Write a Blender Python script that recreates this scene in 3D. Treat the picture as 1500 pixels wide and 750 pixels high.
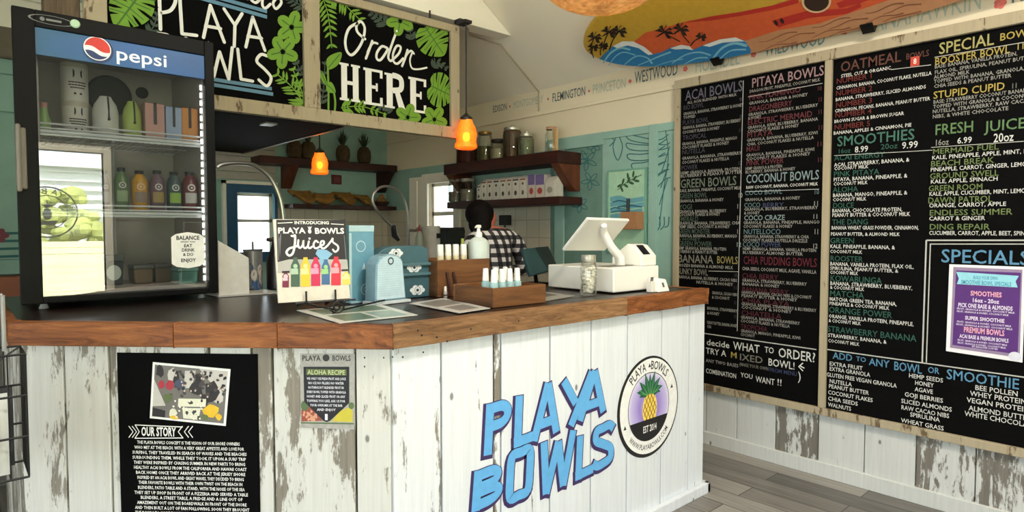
import bpy, bmesh, math, random
from mathutils import Vector, Matrix
random.seed(7)
SC = bpy.context.scene
COL = SC.collection
PI = math.pi
for o in list(bpy.data.objects): bpy.data.objects.remove(o)

# ------------------------------------------------------------------ camera
H = 1.42
FPX = 919.0
PITCH = math.atan(39 / FPX)
YAW = math.radians(41.9)
cam = bpy.data.cameras.new('camera'); cam.sensor_width = 36; cam.lens = 36 * FPX / 1500
cam.clip_start = .05
camo = bpy.data.objects.new('camera', cam); COL.objects.link(camo)
camo.location = (0, 0, H); camo.rotation_euler = (PI / 2 - PITCH, 0, -YAW)
SC.camera = camo
# ------------------------------------------------------------------ light
SC.view_settings.view_transform = 'Standard'
try: SC.view_settings.look = 'None'
except Exception: pass
SC.view_settings.gamma = 1; SC.view_settings.use_curve_mapping = False
SC.view_settings.exposure = 0.12
WORLD = 6.0
w = bpy.data.worlds.new('sky'); SC.world = w; w.use_nodes = True
wn = w.node_tree; bg = wn.nodes['Background']
tc = wn.nodes.new('ShaderNodeTexCoord'); sp = wn.nodes.new('ShaderNodeSeparateXYZ'); cr = wn.nodes.new('ShaderNodeValToRGB')
wn.links.new(tc.outputs['Generated'], sp.inputs[0]); wn.links.new(sp.outputs['Z'], cr.inputs[0]); wn.links.new(cr.outputs[0], bg.inputs[0])
cr.color_ramp.elements[0].color = (.68, .74, .76, 1); cr.color_ramp.elements[0].position = .0
cr.color_ramp.elements[1].color = (.80, .91, 1, 1); cr.color_ramp.elements[1].position = .35
bg.inputs[1].default_value = WORLD
SC.cycles.use_denoising = True
SC.cycles.max_bounces = 10; SC.cycles.diffuse_bounces = 6; SC.cycles.transparent_max_bounces = 16
SC.cycles.sample_clamp_indirect = 6
SC.cycles.caustics_reflective = False; SC.cycles.caustics_refractive = False
def lamp(name, kind, loc, rot, energy, color=(1, 1, 1), **k):
    l = bpy.data.lights.new(name, kind); l.energy = energy; l.color = color
    for a, b in k.items(): setattr(l, a, b)
    o = bpy.data.objects.new(name, l); COL.objects.link(o); o.location = loc; o.rotation_euler = rot
    return o
lamp('sun', 'SUN', (0, 5, 8), (math.radians(-38), math.radians(10), 0), 14.0, (1, .95, .85), angle=.02)
def portal(loc, rot, sx, sy):
    o = lamp('daylight_portal', 'AREA', loc, rot, 1, shape='RECTANGLE', size=sx, size_y=sy)
    o.data.cycles.is_portal = True
portal((-.75, -3.05, 1.55), (PI / 2, 0, PI), 4.3, 2.0)
portal((3.1, -3.05, 1.15), (PI / 2, 0, PI), 1.0, 2.3)
portal((-3.05, .2, 1.5), (PI / 2, 0, PI / 2), 5.4, 2.2)
# added warm fill lights above the customers' side, unseen, without fixtures
lamp('added_fill_light', 'AREA', (1.6, .1, 3.5), (0, 0, 0), 85, (1, .92, .80), shape='DISK', size=.5)
lamp('added_fill_light', 'AREA', (.6, -1.4, 3.6), (0, 0, 0), 60, (1, .92, .80), shape='DISK', size=.5)

# ------------------------------------------------------------------ photo point -> point on a known plane
_f = Vector((math.sin(YAW) * math.cos(PITCH), math.cos(YAW) * math.cos(PITCH), -math.sin(PITCH)))
_r = Vector((math.cos(YAW), -math.sin(YAW), 0)); _u = _r.cross(_f)
CAM = Vector((0, 0, H))
def ray(px, py): return _f + _r * ((px - 750) / FPX) + _u * ((375 - py) / FPX)
class Plane:
    """A flat surface: origin O, axes ud (to the right), vd (up), normal n (towards the viewer's side)."""
    def __init__(s, O, ud, vd):
        s.O = Vector(O); s.ud = Vector(ud).normalized(); s.vd = Vector(vd).normalized(); s.n = s.ud.cross(s.vd)
    def uv(s, px, py):
        r = ray(px, py); t = ((s.O - CAM) @ s.n) / (r @ s.n); q = CAM + r * t - s.O
        return q @ s.ud, q @ s.vd
    def M(s, u, v, w=0): return s.O + s.ud * u + s.vd * v + s.n * w
    def P(s, px, py, w=0):
        u, v = s.uv(px, py); return s.M(u, v, w)

# ------------------------------------------------------------------ materials
def L1(c):
    c /= 255.
    return c / 12.92 if c <= .04045 else ((c + .055) / 1.055) ** 2.4
def S(r, g, b): return (L1(r), L1(g), L1(b), 1)
_mats = {}
class NT:
    def __init__(s, name):
        s.m = bpy.data.materials.new(name); s.m.use_nodes = True; s.t = s.m.node_tree
        s.b = s.t.nodes['Principled BSDF']; s.out = s.t.nodes['Material Output']
    def n(s, ty, **k):
        x = s.t.nodes.new('ShaderNode' + ty)
        for a, b in k.items(): setattr(x, a, b)
        return x
    def l(s, a, b): s.t.links.new(a, b)
    def coord(s, sc=(1, 1, 1), rot=(0, 0, 0), which='Object'):
        t = s.n('TexCoord'); m = s.n('Mapping'); m.inputs['Scale'].default_value = sc; m.inputs['Rotation'].default_value = rot
        s.l(t.outputs[which], m.inputs[0]); return m.outputs[0]
    def noise(s, v, scale, detail=4, rough=.6, dist=0):
        x = s.n('TexNoise'); x.inputs['Scale'].default_value = scale; x.inputs['Detail'].default_value = detail
        x.inputs['Roughness'].default_value = rough; x.inputs['Distortion'].default_value = dist
        if v is not None: s.l(v, x.inputs['Vector'])
        return x.outputs['Fac']
    def ramp(s, fac, stops):
        x = s.n('ValToRGB'); e = x.color_ramp.elements
        while len(e) > 1: e.remove(e[-1])
        e[0].position = stops[0][0]; e[0].color = stops[0][1]
        for p, c in stops[1:]:
            q = e.new(p); q.color = c
        s.l(fac, x.inputs[0]); return x.outputs[0]
    def mix(s, fac, a, b, mode='MIX'):
        x = s.n('MixRGB', blend_type=mode)
        for i, v in ((0, fac), (1, a), (2, b)):
            if hasattr(v, 'is_output'): s.l(v, x.inputs[i])
            else: x.inputs[i].default_value = v
        return x.outputs[0]
    def math(s, op, a, b=0.):
        x = s.n('Math', operation=op)
        for i, v in ((0, a), (1, b)):
            if hasattr(v, 'is_output'): s.l(v, x.inputs[i])
            else: x.inputs[i].default_value = v
        return x.outputs[0]
    def attr(s, name):
        x = s.n('Attribute'); x.attribute_name = name; return x.outputs['Fac']
    def bump(s, h, st, d=.01):
        x = s.n('Bump'); x.inputs['Strength'].default_value = st; x.inputs['Distance'].default_value = d
        s.l(h, x.inputs['Height']); s.l(x.outputs[0], s.b.inputs['Normal'])
    def col(s, c): s.l(c, s.b.inputs['Base Color'])
def flat(name, c, rough=.6, metal=0, var=.06, scale=30, emit=0, spec=.5, alpha=None, trans=0):
    if name in _mats: return _mats[name]
    k = NT(name); b = k.b
    n = k.noise(k.coord(), scale, 3)
    d = tuple(x * (1 - var) for x in c[:3]) + (1,); e = tuple(min(1, x * (1 + var)) for x in c[:3]) + (1,)
    k.col(k.ramp(n, [(.3, d), (.7, e)]))
    b.inputs['Roughness'].default_value = rough; b.inputs['Metallic'].default_value = metal
    b.inputs['Specular IOR Level'].default_value = spec
    if emit: b.inputs['Emission Color'].default_value = c; b.inputs['Emission Strength'].default_value = emit
    if trans: b.inputs['Transmission Weight'].default_value = trans
    _mats[name] = k.m; return k.m
def rgb(r, g, b, rough=.6, **k): return flat('paint_%d_%d_%d_%d' % (r, g, b, int(rough * 100)), S(r, g, b), rough, **k)

def m_whitewash(name, white, under, amount=.45, grain=1., dark=.5, vary=.16):
    """boards brushed with white paint that has worn off along the grain (vertical = local z)"""
    k = NT(name); rnd = k.attr('rnd')
    co = k.n('TexCoord').outputs['Object']
    off = k.n('VectorMath', operation='ADD'); k.l(co, off.inputs[0])
    cmb = k.n('CombineXYZ'); k.l(k.math('MULTIPLY', rnd, 37.), cmb.inputs[0]); k.l(k.math('MULTIPLY', rnd, 19.), cmb.inputs[2]); k.l(cmb.outputs[0], off.inputs[1])
    def mp(sc):
        m = k.n('Mapping'); m.inputs['Scale'].default_value = sc; k.l(off.outputs[0], m.inputs[0]); return m.outputs[0]
    g1 = k.noise(mp((38, 38, 1.6)), 1.6, 6, .65, .4)           # fine grain
    p1 = k.noise(mp((7, 7, 1.5)), 1.3, 6, .68, .6)             # peeling patches
    p2 = k.noise(mp((16, 16, 5)), 1.5, 5, .7, .3)              # small chips
    und = k.ramp(g1, [(.25, tuple(x * dark for x in under[:3]) + (1,)), (.75, under)])
    wh = k.ramp(g1, [(.2, tuple(x * .86 for x in white[:3]) + (1,)), (.6, white)])
    t = k.math('ADD', k.math('MULTIPLY', p1, .62), k.math('MULTIPLY', p2, .38))
    t = k.math('ADD', t, k.math('MULTIPLY', k.math('SUBTRACT', rnd, .5), vary))
    t = k.math('ADD', t, k.math('MULTIPLY', k.math('SUBTRACT', g1, .5), .16))
    mask = k.ramp(t, [(amount, (0, 0, 0, 1)), (amount + .035, (1, 1, 1, 1))])
    c = k.mix(mask, wh, und)
    # knots / nail holes
    v = k.n('TexVoronoi'); v.inputs['Scale'].default_value = 1.; k.l(mp((9, 9, 5.)), v.inputs['Vector'])
    kn = k.ramp(v.outputs['Distance'], [(.05, (1, 1, 1, 1)), (.085, (0, 0, 0, 1))])
    c = k.mix(k.math('MULTIPLY', kn, .75), c, tuple(x * .3 for x in under[:3]) + (1,))
    k.col(c); k.b.inputs['Roughness'].default_value = .75; k.b.inputs['Specular IOR Level'].default_value = .25
    k.bump(k.math('SUBTRACT', g1, mask), .25, .004)
    return k.m
def m_wood(name, stops, sc=(2, 30, 30), rough=.5, bump=.3, rot=(0, 0, 0), spec=.4, coat=0, dist=1.2):
    k = NT(name); rnd = k.attr('rnd')
    co = k.coord(sc, rot)
    off = k.n('VectorMath', operation='ADD'); k.l(co, off.inputs[0])
    cmb = k.n('CombineXYZ')
    for i, q in enumerate((31., 17., 23.)): k.l(k.math('MULTIPLY', rnd, q), cmb.inputs[i])
    k.l(cmb.outputs[0], off.inputs[1])
    a = k.noise(off.outputs[0], 1., 7, .65, dist); b2 = k.noise(off.outputs[0], .25, 3, .5, .5)
    f = k.math('ADD', k.math('MULTIPLY', a, .7), k.math('MULTIPLY', b2, .3))
    f = k.math('ADD', f, k.math('MULTIPLY', k.math('SUBTRACT', rnd, .5), .22))
    k.col(k.ramp(f, stops)); k.b.inputs['Roughness'].default_value = rough; k.b.inputs['Specular IOR Level'].default_value = spec
    k.b.inputs['Coat Weight'].default_value = coat
    k.bump(a, bump, .004); return k.m
M = {}
M['wash'] = m_whitewash('whitewashed_boards', S(224, 229, 234), S(146, 139, 126), .572, vary=.24)
M['wash_left'] = m_whitewash('worn_whitewashed_boards', S(212, 211, 204), S(152, 145, 132), .535, vary=.2)
M['wash_wall'] = m_whitewash('grey_whitewashed_boards', S(208, 210, 206), S(135, 130, 120), .55, vary=.32)
M['frame'] = m_whitewash('pale_wood_frame', S(176, 163, 136), S(122, 103, 78), .54)
M['edge'] = m_wood('reclaimed_orange_wood', [(.28, S(42, 20, 10)), (.42, S(108, 60, 27)), (.57, S(146, 88, 42)), (.74, S(184, 124, 70))], (4.2, 4.2, 30), .6, .6, dist=2.6)
M['edge_rough'] = m_wood('rough_brown_wood', [(.25, S(48, 30, 20)), (.42, S(108, 76, 48)), (.6, S(150, 112, 74)), (.75, S(184, 150, 110))], (4, 4, 34), .65, .8, dist=2.)
M['top'] = m_wood('dark_varnished_wood', [(.3, S(16, 10, 8)), (.55, S(34, 21, 15)), (.75, S(60, 38, 26))], (26, 3, 20), .3, .15, spec=.5)
M['shelf'] = m_wood('dark_walnut_shelf', [(.3, S(32, 13, 9)), (.55, S(62, 26, 17)), (.75, S(92, 44, 28))], (14, 2.2, 14), .5, .2)
M['corbel'] = m_wood('brown_corbel', [(.3, S(60, 30, 18)), (.55, S(98, 52, 32)), (.75, S(124, 72, 46))], (10, 10, 3), .5, .2)
M['crate'] = m_wood('honey_wood', [(.3, S(74, 45, 24)), (.55, S(122, 80, 44)), (.75, S(156, 110, 66))], (3, 3, 26), .55, .2)
M['post'] = m_wood('weathered_post', [(.3, S(64, 52, 40)), (.55, S(112, 94, 74)), (.75, S(160, 140, 116))], (22, 22, 1.5), .8, .4)
M['black'] = flat('chalkboard_black', S(11, 11, 11), .8, var=.12, scale=6, spec=.05)
M['white'] = flat('chalk_white', S(236, 236, 230), .8, var=.03)
M['beige'] = flat('cream_wall_paint', S(226, 214, 186), .85, var=.02, scale=3)
M['cream'] = flat('white_beam_paint', S(244, 240, 224), .8, var=.02, scale=3)
M['ceil'] = flat('ceiling_paint', S(240, 232, 212), .9, var=.02, scale=2)
M['teal'] = flat('teal_wall_paint', S(146, 182, 170), .7, var=.08, scale=5)
M['teal_dark'] = flat('teal_grey_boards', S(108, 142, 130), .75, var=.1, scale=8)
M['teal_line'] = flat('mural_line_paint', S(46, 104, 106), .7, var=.05)
M['teal_deep'] = flat('mural_deep_paint', S(60, 130, 138), .7, var=.08, scale=6)
M['plastic_black'] = flat('black_plastic', S(10, 10, 10), .45, var=.05, spec=.12)
M['plastic_white'] = flat('white_plastic', S(238, 236, 228), .35, var=.01)
M['steel'] = flat('brushed_steel', S(190, 190, 186), .28, 1, var=.05, scale=80)
M['wire'] = flat('black_wire', S(16, 16, 17), .45, .3, var=.05)
M['chrome'] = flat('white_wire', S(226, 230, 230), .3, .2, var=.03)
def m_tile():
    k = NT('beige_wall_tile'); b = k.n('TexBrick', offset=.0)
    t = k.n('TexCoord'); s_ = k.n('SeparateXYZ'); k.l(t.outputs['Object'], s_.inputs[0]); cmb = k.n('CombineXYZ')
    k.l(k.math('ADD', s_.outputs[0], s_.outputs[1]), cmb.inputs[0]); k.l(s_.outputs[2], cmb.inputs[1]); k.l(cmb.outputs[0], b.inputs['Vector'])
    b.inputs['Scale'].default_value = 1; b.inputs['Brick Width'].default_value = .15; b.inputs['Row Height'].default_value = .15; b.inputs['Mortar Size'].default_value = .003
    b.inputs['Color1'].default_value = S(206, 200, 178); b.inputs['Color2'].default_value = S(196, 189, 167); b.inputs['Mortar'].default_value = S(160, 154, 138)
    k.col(b.outputs['Color']); k.b.inputs['Roughness'].default_value = .35; return k.m
M['tile'] = m_tile()
def m_floor():
    k = NT('grey_wood_floor'); co = k.coord((1, 1, 1), (0, 0, PI / 2))
    b = k.n('TexBrick', offset=.37); k.l(co, b.inputs['Vector'])
    b.inputs['Scale'].default_value = 1; b.inputs['Brick Width'].default_value = 1.2; b.inputs['Row Height'].default_value = .155; b.inputs['Mortar Size'].default_value = .0025
    b.inputs['Color1'].default_value = (.1, .1, .1, 1); b.inputs['Color2'].default_value = (.9, .9, .9, 1); b.inputs['Mortar'].default_value = (0, 0, 0, 1)
    g = k.noise(k.coord((34, 1.6, 1)), 1., 6, .65, 1.)
    f = k.math('ADD', k.math('MULTIPLY', b.outputs['Color'], .5), k.math('MULTIPLY', g, .55))
    c = k.ramp(f, [(.2, S(66, 63, 60)), (.5, S(120, 116, 110)), (.85, S(168, 164, 156))])
    c = k.mix(b.outputs['Fac'], c, S(45, 43, 41))
    k.col(c); k.b.inputs['Roughness'].default_value = .42; k.bump(g, .1, .002); return k.m
M['floor'] = m_floor()
def m_glass(name, refl=.16, tint=(1, 1, 1, 1)):
    k = NT(name); k.t.nodes.remove(k.b)
    a = k.n('BsdfTransparent'); a.inputs[0].default_value = tint; g = k.n('BsdfGlossy'); g.inputs['Roughness'].default_value = .0
    lw = k.n('LayerWeight'); lw.inputs[0].default_value = .35
    fac = k.math('MINIMUM', k.math('ADD', refl, k.math('MULTIPLY', lw.outputs['Fresnel'], .5)), 1.)
    mx = k.n('MixShader'); k.l(fac, mx.inputs[0]); k.l(a.outputs[0], mx.inputs[1]); k.l(g.outputs[0], mx.inputs[2]); k.l(mx.outputs[0], k.out.inputs[0])
    return k.m
M['glass'] = m_glass('window_glass', .02)
M['cooler_glass'] = m_glass('cooler_door_glass', .15, (.93, .94, .94, 1))
M['jar'] = m_glass('jar_glass', .06, (.9, .94, .92, 1))
def m_amber():
    k = NT('amber_glass'); b = k.b
    v = k.noise(k.coord(), 38, 3)
    k.col(k.ramp(v, [(.3, S(240, 96, 12)), (.7, S(255, 150, 40))])); b.inputs['Roughness'].default_value = .25
    lw = k.n('LayerWeight'); lw.inputs[0].default_value = .55
    e = k.ramp(lw.outputs['Facing'], [(.0, (1, .42, .05, 1)), (.35, (1, .22, .014, 1)), (1, (.85, .09, .0, 1))])
    k.l(e, b.inputs['Emission Color']); b.inputs['Emission Strength'].default_value = 1.1
    tr = k.n('BsdfTransparent'); tr.inputs[0].default_value = (1, .42, .06, 1); mx = k.n('MixShader'); mx.inputs[0].default_value = .72
    k.l(tr.outputs[0], mx.inputs[1]); k.l(b.outputs[0], mx.inputs[2]); k.l(mx.outputs[0], k.out.inputs[0]); return k.m
M['clear'] = m_glass('clear_jar_glass', .05)
M['amber'] = m_amber()
M['bulb'] = flat('lit_bulb', (1, .62, .12, 1), .4, emit=9)

# ------------------------------------------------------------------ mesh builder
_glyph = {}
def _mesh_of(body, offset, res):
    c = bpy.data.curves.new('t', 'FONT'); c.body = body; c.size = 1; c.resolution_u = res; c.offset = offset; c.fill_mode = 'FRONT'
    o = bpy.data.objects.new('t', c); COL.objects.link(o); dg = bpy.context.evaluated_depsgraph_get(); dg.update()
    me = o.evaluated_get(dg).to_mesh()
    v = [tuple(p.co[:2]) for p in me.vertices]; f = [tuple(p.vertices) for p in me.polygons]
    o.evaluated_get(dg).to_mesh_clear(); bpy.data.objects.remove(o); bpy.data.curves.remove(c)
    return v, f
def glyph(ch, offset=0., res=2):
    key = (ch, offset, res)
    if key not in _glyph:
        v, f = _mesh_of(ch, offset, res) if ch != ' ' else ([], [])
        ak = (ch, 'adv')
        if ak not in _glyph:
            mx = lambda s: max(p[0] for p in _mesh_of(s, 0., 2)[0])
            if 'HH' not in _glyph: _glyph['HH'] = mx('HH')
            _glyph[ak] = mx('H' + ch + 'H') - _glyph['HH']
        _glyph[key] = (v, f, _glyph[ak])
    return _glyph[key]
CAP = None
class MB:
    def __init__(s): s.v = []; s.f = []; s.mi = []; s.rn = []; s.sm = []; s.r = .5; s.m = 0; s.smooth = False; s.k = 0
    def lift(s):
        s.k = (s.k + 1) % 30; return s.k * 1e-5          # each brush stroke lies a hair above the last
    def add(s, vs, fs):
        b = len(s.v); s.v += [Vector(p) for p in vs]
        for q in fs: s.f.append(tuple(b + i for i in q)); s.mi.append(s.m); s.rn.append(s.r); s.sm.append(s.smooth)
        return s
    def box(s, x0, x1, y0, y1, z0, z1, M_=None):
        vs = [(x, y, z) for z in (z0, z1) for y in (y0, y1) for x in (x0, x1)]
        if M_: vs = [M_(*p) for p in vs]
        return s.add(vs, [(0, 2, 3, 1), (4, 5, 7, 6), (0, 1, 5, 4), (2, 6, 7, 3), (0, 4, 6, 2), (1, 3, 7, 5)])
    def prism(s, pts, w0, w1, M_):
        """closed outline in (u,v) swept from depth w0 (back) to w1 (front)"""
        n = len(pts); a = sum(pts[i][0] * pts[(i + 1) % n][1] - pts[(i + 1) % n][0] * pts[i][1] for i in range(n))
        if a < 0: pts = pts[::-1]
        vs = [M_(u, v, w0) for u, v in pts] + [M_(u, v, w1) for u, v in pts]
        fs = [tuple(range(n))[::-1], tuple(range(n, 2 * n))] + [(i, (i + 1) % n, n + (i + 1) % n, n + i) for i in range(n)]
        return s.add(vs, fs)
    def flatpoly(s, pts, M_, w=0.):
        n = len(pts); w = w + s.lift()
        if n < 3: return s
        a = sum(pts[i][0] * pts[(i + 1) % n][1] - pts[(i + 1) % n][0] * pts[i][1] for i in range(n))
        if a < 0: pts = pts[::-1]
        return s.add([M_(u, v, w) for u, v in pts], [tuple(range(n))])
    def tube(s, pts, r, n=8, closed=False):
        pts = [Vector(p) for p in pts]; rs = r if isinstance(r, (list, tuple)) else [r] * len(pts)
        o = s.smooth; s.smooth = True; vs = []; N = len(pts)
        up = None
        for i, p in enumerate(pts):
            if closed: d = pts[(i + 1) % N] - pts[i - 1]
            else: d = pts[min(i + 1, N - 1)] - pts[max(i - 1, 0)]
            d.normalize()
            if up is None:
                up = Vector((0, 0, 1)) if abs(d.z) < .9 else Vector((1, 0, 0))
            x = d.cross(up).normalized(); y = x.cross(d).normalized(); up = y
            for k in range(n):
                a = 2 * PI * k / n; vs.append(p + (x * math.cos(a) + y * math.sin(a)) * rs[i])
        fs = []
        for i in range(N if closed else N - 1):
            j = (i + 1) % N
            for k in range(n): fs.append((i * n + k, j * n + k, j * n + (k + 1) % n, i * n + (k + 1) % n)[::-1])
        if not closed: fs += [tuple(range(n))[::-1][::-1], tuple(range((N - 1) * n, N * n))[::-1]]
        s.add(vs, fs); s.smooth = o; return s
    def lathe(s, prof, n=20, c=(0, 0, 0), M_=None):
        """profile [(radius, z)] from bottom to top about a vertical axis"""
        o = s.smooth; s.smooth = True; vs = []; fs = []; c = Vector(c)
        for r, z in prof:
            for k in range(n):
                a = 2 * PI * k / n; q = (r * math.cos(a), r * math.sin(a), z)
                vs.append(M_(*q) if M_ else c + Vector(q))
        for i in range(len(prof) - 1):
            for k in range(n): fs.append((i * n + k, i * n + (k + 1) % n, (i + 1) * n + (k + 1) % n, (i + 1) * n + k))
        if prof[0][0] > 1e-5: fs.append(tuple(range(n))[::-1])
        if prof[-1][0] > 1e-5: fs.append(tuple(range((len(prof) - 1) * n, len(prof) * n)))
        s.add(vs, fs); s.smooth = o; return s
    def ball(s, c, r, sc=(1, 1, 1), n=12, R=None):
        o = s.smooth; s.smooth = True; c = Vector(c); vs = []; fs = []; m = max(4, n // 2)
        for i in range(m + 1):
            t = PI * i / m
            for k in range(n):
                a = 2 * PI * k / n; q = Vector((math.sin(t) * math.cos(a) * sc[0], math.sin(t) * math.sin(a) * sc[1], -math.cos(t) * sc[2])) * r
                vs.append(c + (R @ q if R else q))
        for i in range(m):
            for k in range(n): fs.append((i * n + k, i * n + (k + 1) % n, (i + 1) * n + (k + 1) % n, (i + 1) * n + k))
        s.add(vs, fs); s.smooth = o; return s
    # ---- painted marks on a flat surface (u,v) -> M_(u,v,w)
    def text(s, txt, M_, u0, v0, h, width=None, w=.0012, bold=0., align='l', res=2, shear=0., slope=0., maxw=None, arc=None):
        """capital letters h tall, baseline at v0; width squeezes or stretches the line to fit"""
        k = h / .729; x = 0; q = []
        for ch in txt:
            v, f, adv = glyph(ch, bold, res); q.append((x, v, f)); x += adv + bold * .6
        tot = x * k
        kx = k
        if width: kx = width / max(x, 1e-6)
        elif maxw and tot > maxw: kx = maxw / x
        tw = x * kx
        if align == 'c': u0 -= tw / 2
        if align == 'r': u0 -= tw
        for x, v, f in q:
            if not v: continue
            pts = []
            for a, b in v:
                u = (x + a + shear * b) * kx; vv = b * k
                if arc:
                    cx, cy, R, a0, sg = arc
                    th = a0 - sg * (u - tw / 2) / R
                    rr = R + sg * vv
                    pts.append(M_(cx + rr * math.cos(th), cy + rr * math.sin(th), w))
                else: pts.append(M_(u0 + u, v0 + vv + slope * u, w))
            s.add(pts, f)
        return tw
    def ribbon(s, pts, wd, M_, w=.0012, smooth=True, closed=False, caps=True):
        w = w + s.lift(); P = [Vector((a, b)) for a, b in pts]
        if smooth and len(P) > 2: P = spline(P, 5, closed)
        N = len(P); Lp = []; Rp = []
        for i in range(N):
            d = (P[(i + 1) % N] - P[i - 1]) if closed else (P[min(i + 1, N - 1)] - P[max(i - 1, 0)])
            if d.length < 1e-9: d = Vector((1, 0))
            d.normalize(); nn = Vector((-d.y, d.x)); ww = (wd[0] + (wd[1] - wd[0]) * i / max(1, N - 1)) if isinstance(wd, tuple) else wd
            Lp.append(P[i] + nn * ww / 2); Rp.append(P[i] - nn * ww / 2)
        vs = [M_(p.x, p.y, w) for p in Lp] + [M_(p.x, p.y, w) for p in Rp]
        fs = [(i, N + i, N + (i + 1) % N, (i + 1) % N) for i in range(N if closed else N - 1)]
        s.add(vs, fs)
        if caps and not closed:
            for e in (0, N - 1):
                ww = (wd[e > 0] if isinstance(wd, tuple) else wd) / 2
                if ww > 1e-4: s.disc(P[e].x, P[e].y, ww, ww, M_, w, 8)
        return s
    def disc(s, cu, cv, ru, rv, M_, w=.0012, n=20, rot=0.):
        pts = []
        for i in range(n):
            a = 2 * PI * i / n; x = ru * math.cos(a); y = rv * math.sin(a)
            pts.append((cu + x * math.cos(rot) - y * math.sin(rot), cv + x * math.sin(rot) + y * math.cos(rot)))
        return s.flatpoly(pts, M_, w)
    def ring(s, cu, cv, r0, r1, M_, w=.0012, n=40, a0=0, a1=2 * PI):
        vs = []
        for i in range(n + 1):
            a = a0 + (a1 - a0) * i / n
            vs += [M_(cu + r0 * math.cos(a), cv + r0 * math.sin(a), w), M_(cu + r1 * math.cos(a), cv + r1 * math.sin(a), w)]
        return s.add(vs, [(2 * i, 2 * i + 1, 2 * i + 3, 2 * i + 2) for i in range(n)])
    def rect(s, u0, u1, v0, v1, M_, w=.0012): return s.flatpoly([(u0, v0), (u1, v0), (u1, v1), (u0, v1)], M_, w)
    def build(s, name, mats, parent=None, bevel=0, seg=2, shift=None, sharp=35):
        me = bpy.data.meshes.new(name); off = Vector(); q = parent
        while q is not None:
            if '_base' in q: off = Vector(q['_base'])
            q = q.parent
        me.from_pydata([p - off for p in s.v], [], s.f)
        for m in (mats if isinstance(mats, (list, tuple)) else [mats]): me.materials.append(m)
        me.polygons.foreach_set('material_index', s.mi); me.polygons.foreach_set('use_smooth', s.sm)
        at = me.attributes.new('rnd', 'FLOAT', 'FACE'); at.data.foreach_set('value', s.rn)
        me.validate(); me.update()
        if any(s.sm): me.set_sharp_from_angle(angle=math.radians(sharp))
        o = bpy.data.objects.new(name, me); COL.objects.link(o)
        if parent: o.parent = parent
        if bevel:
            b = o.modifiers.new('bevel', 'BEVEL'); b.width = bevel; b.segments = seg; b.limit_method = 'ANGLE'; b.angle_limit = math.radians(40)
        return o
def spline(P, k=5, closed=False):
    out = []; N = len(P)
    for i in range(N if closed else N - 1):
        if closed: a, b, c, d = P[i - 1], P[i], P[(i + 1) % N], P[(i + 2) % N]
        else: a, b, c, d = P[max(i - 1, 0)], P[i], P[i + 1], P[min(i + 2, N - 1)]
        for j in range(k):
            t = j / k
            out.append(.5 * ((2 * b) + (c - a) * t + (2 * a - 5 * b + 4 * c - d) * t * t + (3 * b - a - 3 * c + d) * t ** 3))
    if not closed: out.append(P[-1])
    return out
def spl3(pts, k=5): return spline([Vector(p) for p in pts], k)
def thing(name, label, cat, loc=(0, 0, 0), rz=0, group=None, world=False):
    """an Empty at the thing's base; world=True: its parts are modelled in room coordinates"""
    o = bpy.data.objects.new(name, None); COL.objects.link(o); o.location = loc; o.rotation_euler = (0, 0, rz); o.empty_display_size = .1
    o['label'] = label; o['category'] = cat
    if group: o['group'] = group
    if world: o['_base'] = tuple(loc)
    return o
def tag(o, label, cat, group=None):
    o['label'] = label; o['category'] = cat
    if group: o['group'] = group
    return o
def struct(o): o['kind'] = 'structure'; return o
def dup(root, loc, rz=None, label=None, scale=None):
    r = root.copy(); COL.objects.link(r); r.location = loc
    if rz is not None: r.rotation_euler = (0, 0, rz)
    if label: r['label'] = label
    if scale: r.scale = scale
    for ch in list(root.children):
        c = ch.copy(); COL.objects.link(c); c.parent = r
        for g in ch.children:
            d = g.copy(); COL.objects.link(d); d.parent = c
    return r
ID = lambda x, y, z: Vector((x, y, z))
HC = 1.108

# =================================================================== THE SETTING
XW = 3.72; YB = 6.27; SL = .71; ZW = 2.585       # right wall, back wall, roof slope, wall top
XL = -3.0; YF = -3.0
XR = (XW + XL) / 2; ZR = ZW + SL * (XW - XR)
b = MB(); b.box(XL - .2, XW + .2, YF - .2, YB + .2, -.06, 0); struct(b.build('floor', M['floor']))
# ceiling: two roof slopes
b = MB()
for xa, za, xb, zb in ((XW + .15, ZW - SL * .15, XR, ZR), (XR, ZR, XL - .15, ZW - SL * .15)):
    b.add([(xa, YF - .2, za), (xb, YF - .2, zb), (xb, YB + .2, zb), (xa, YB + .2, za), (xa, YF - .2, za + .1), (xb, YF - .2, zb + .1), (xb, YB + .2, zb + .1), (xa, YB + .2, za + .1)],
          [(0, 1, 2, 3), (7, 6, 5, 4), (0, 4, 5, 1), (2, 6, 7, 3), (0, 3, 7, 4), (1, 5, 6, 2)])
struct(b.build('ceiling', M['ceil']))
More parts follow.
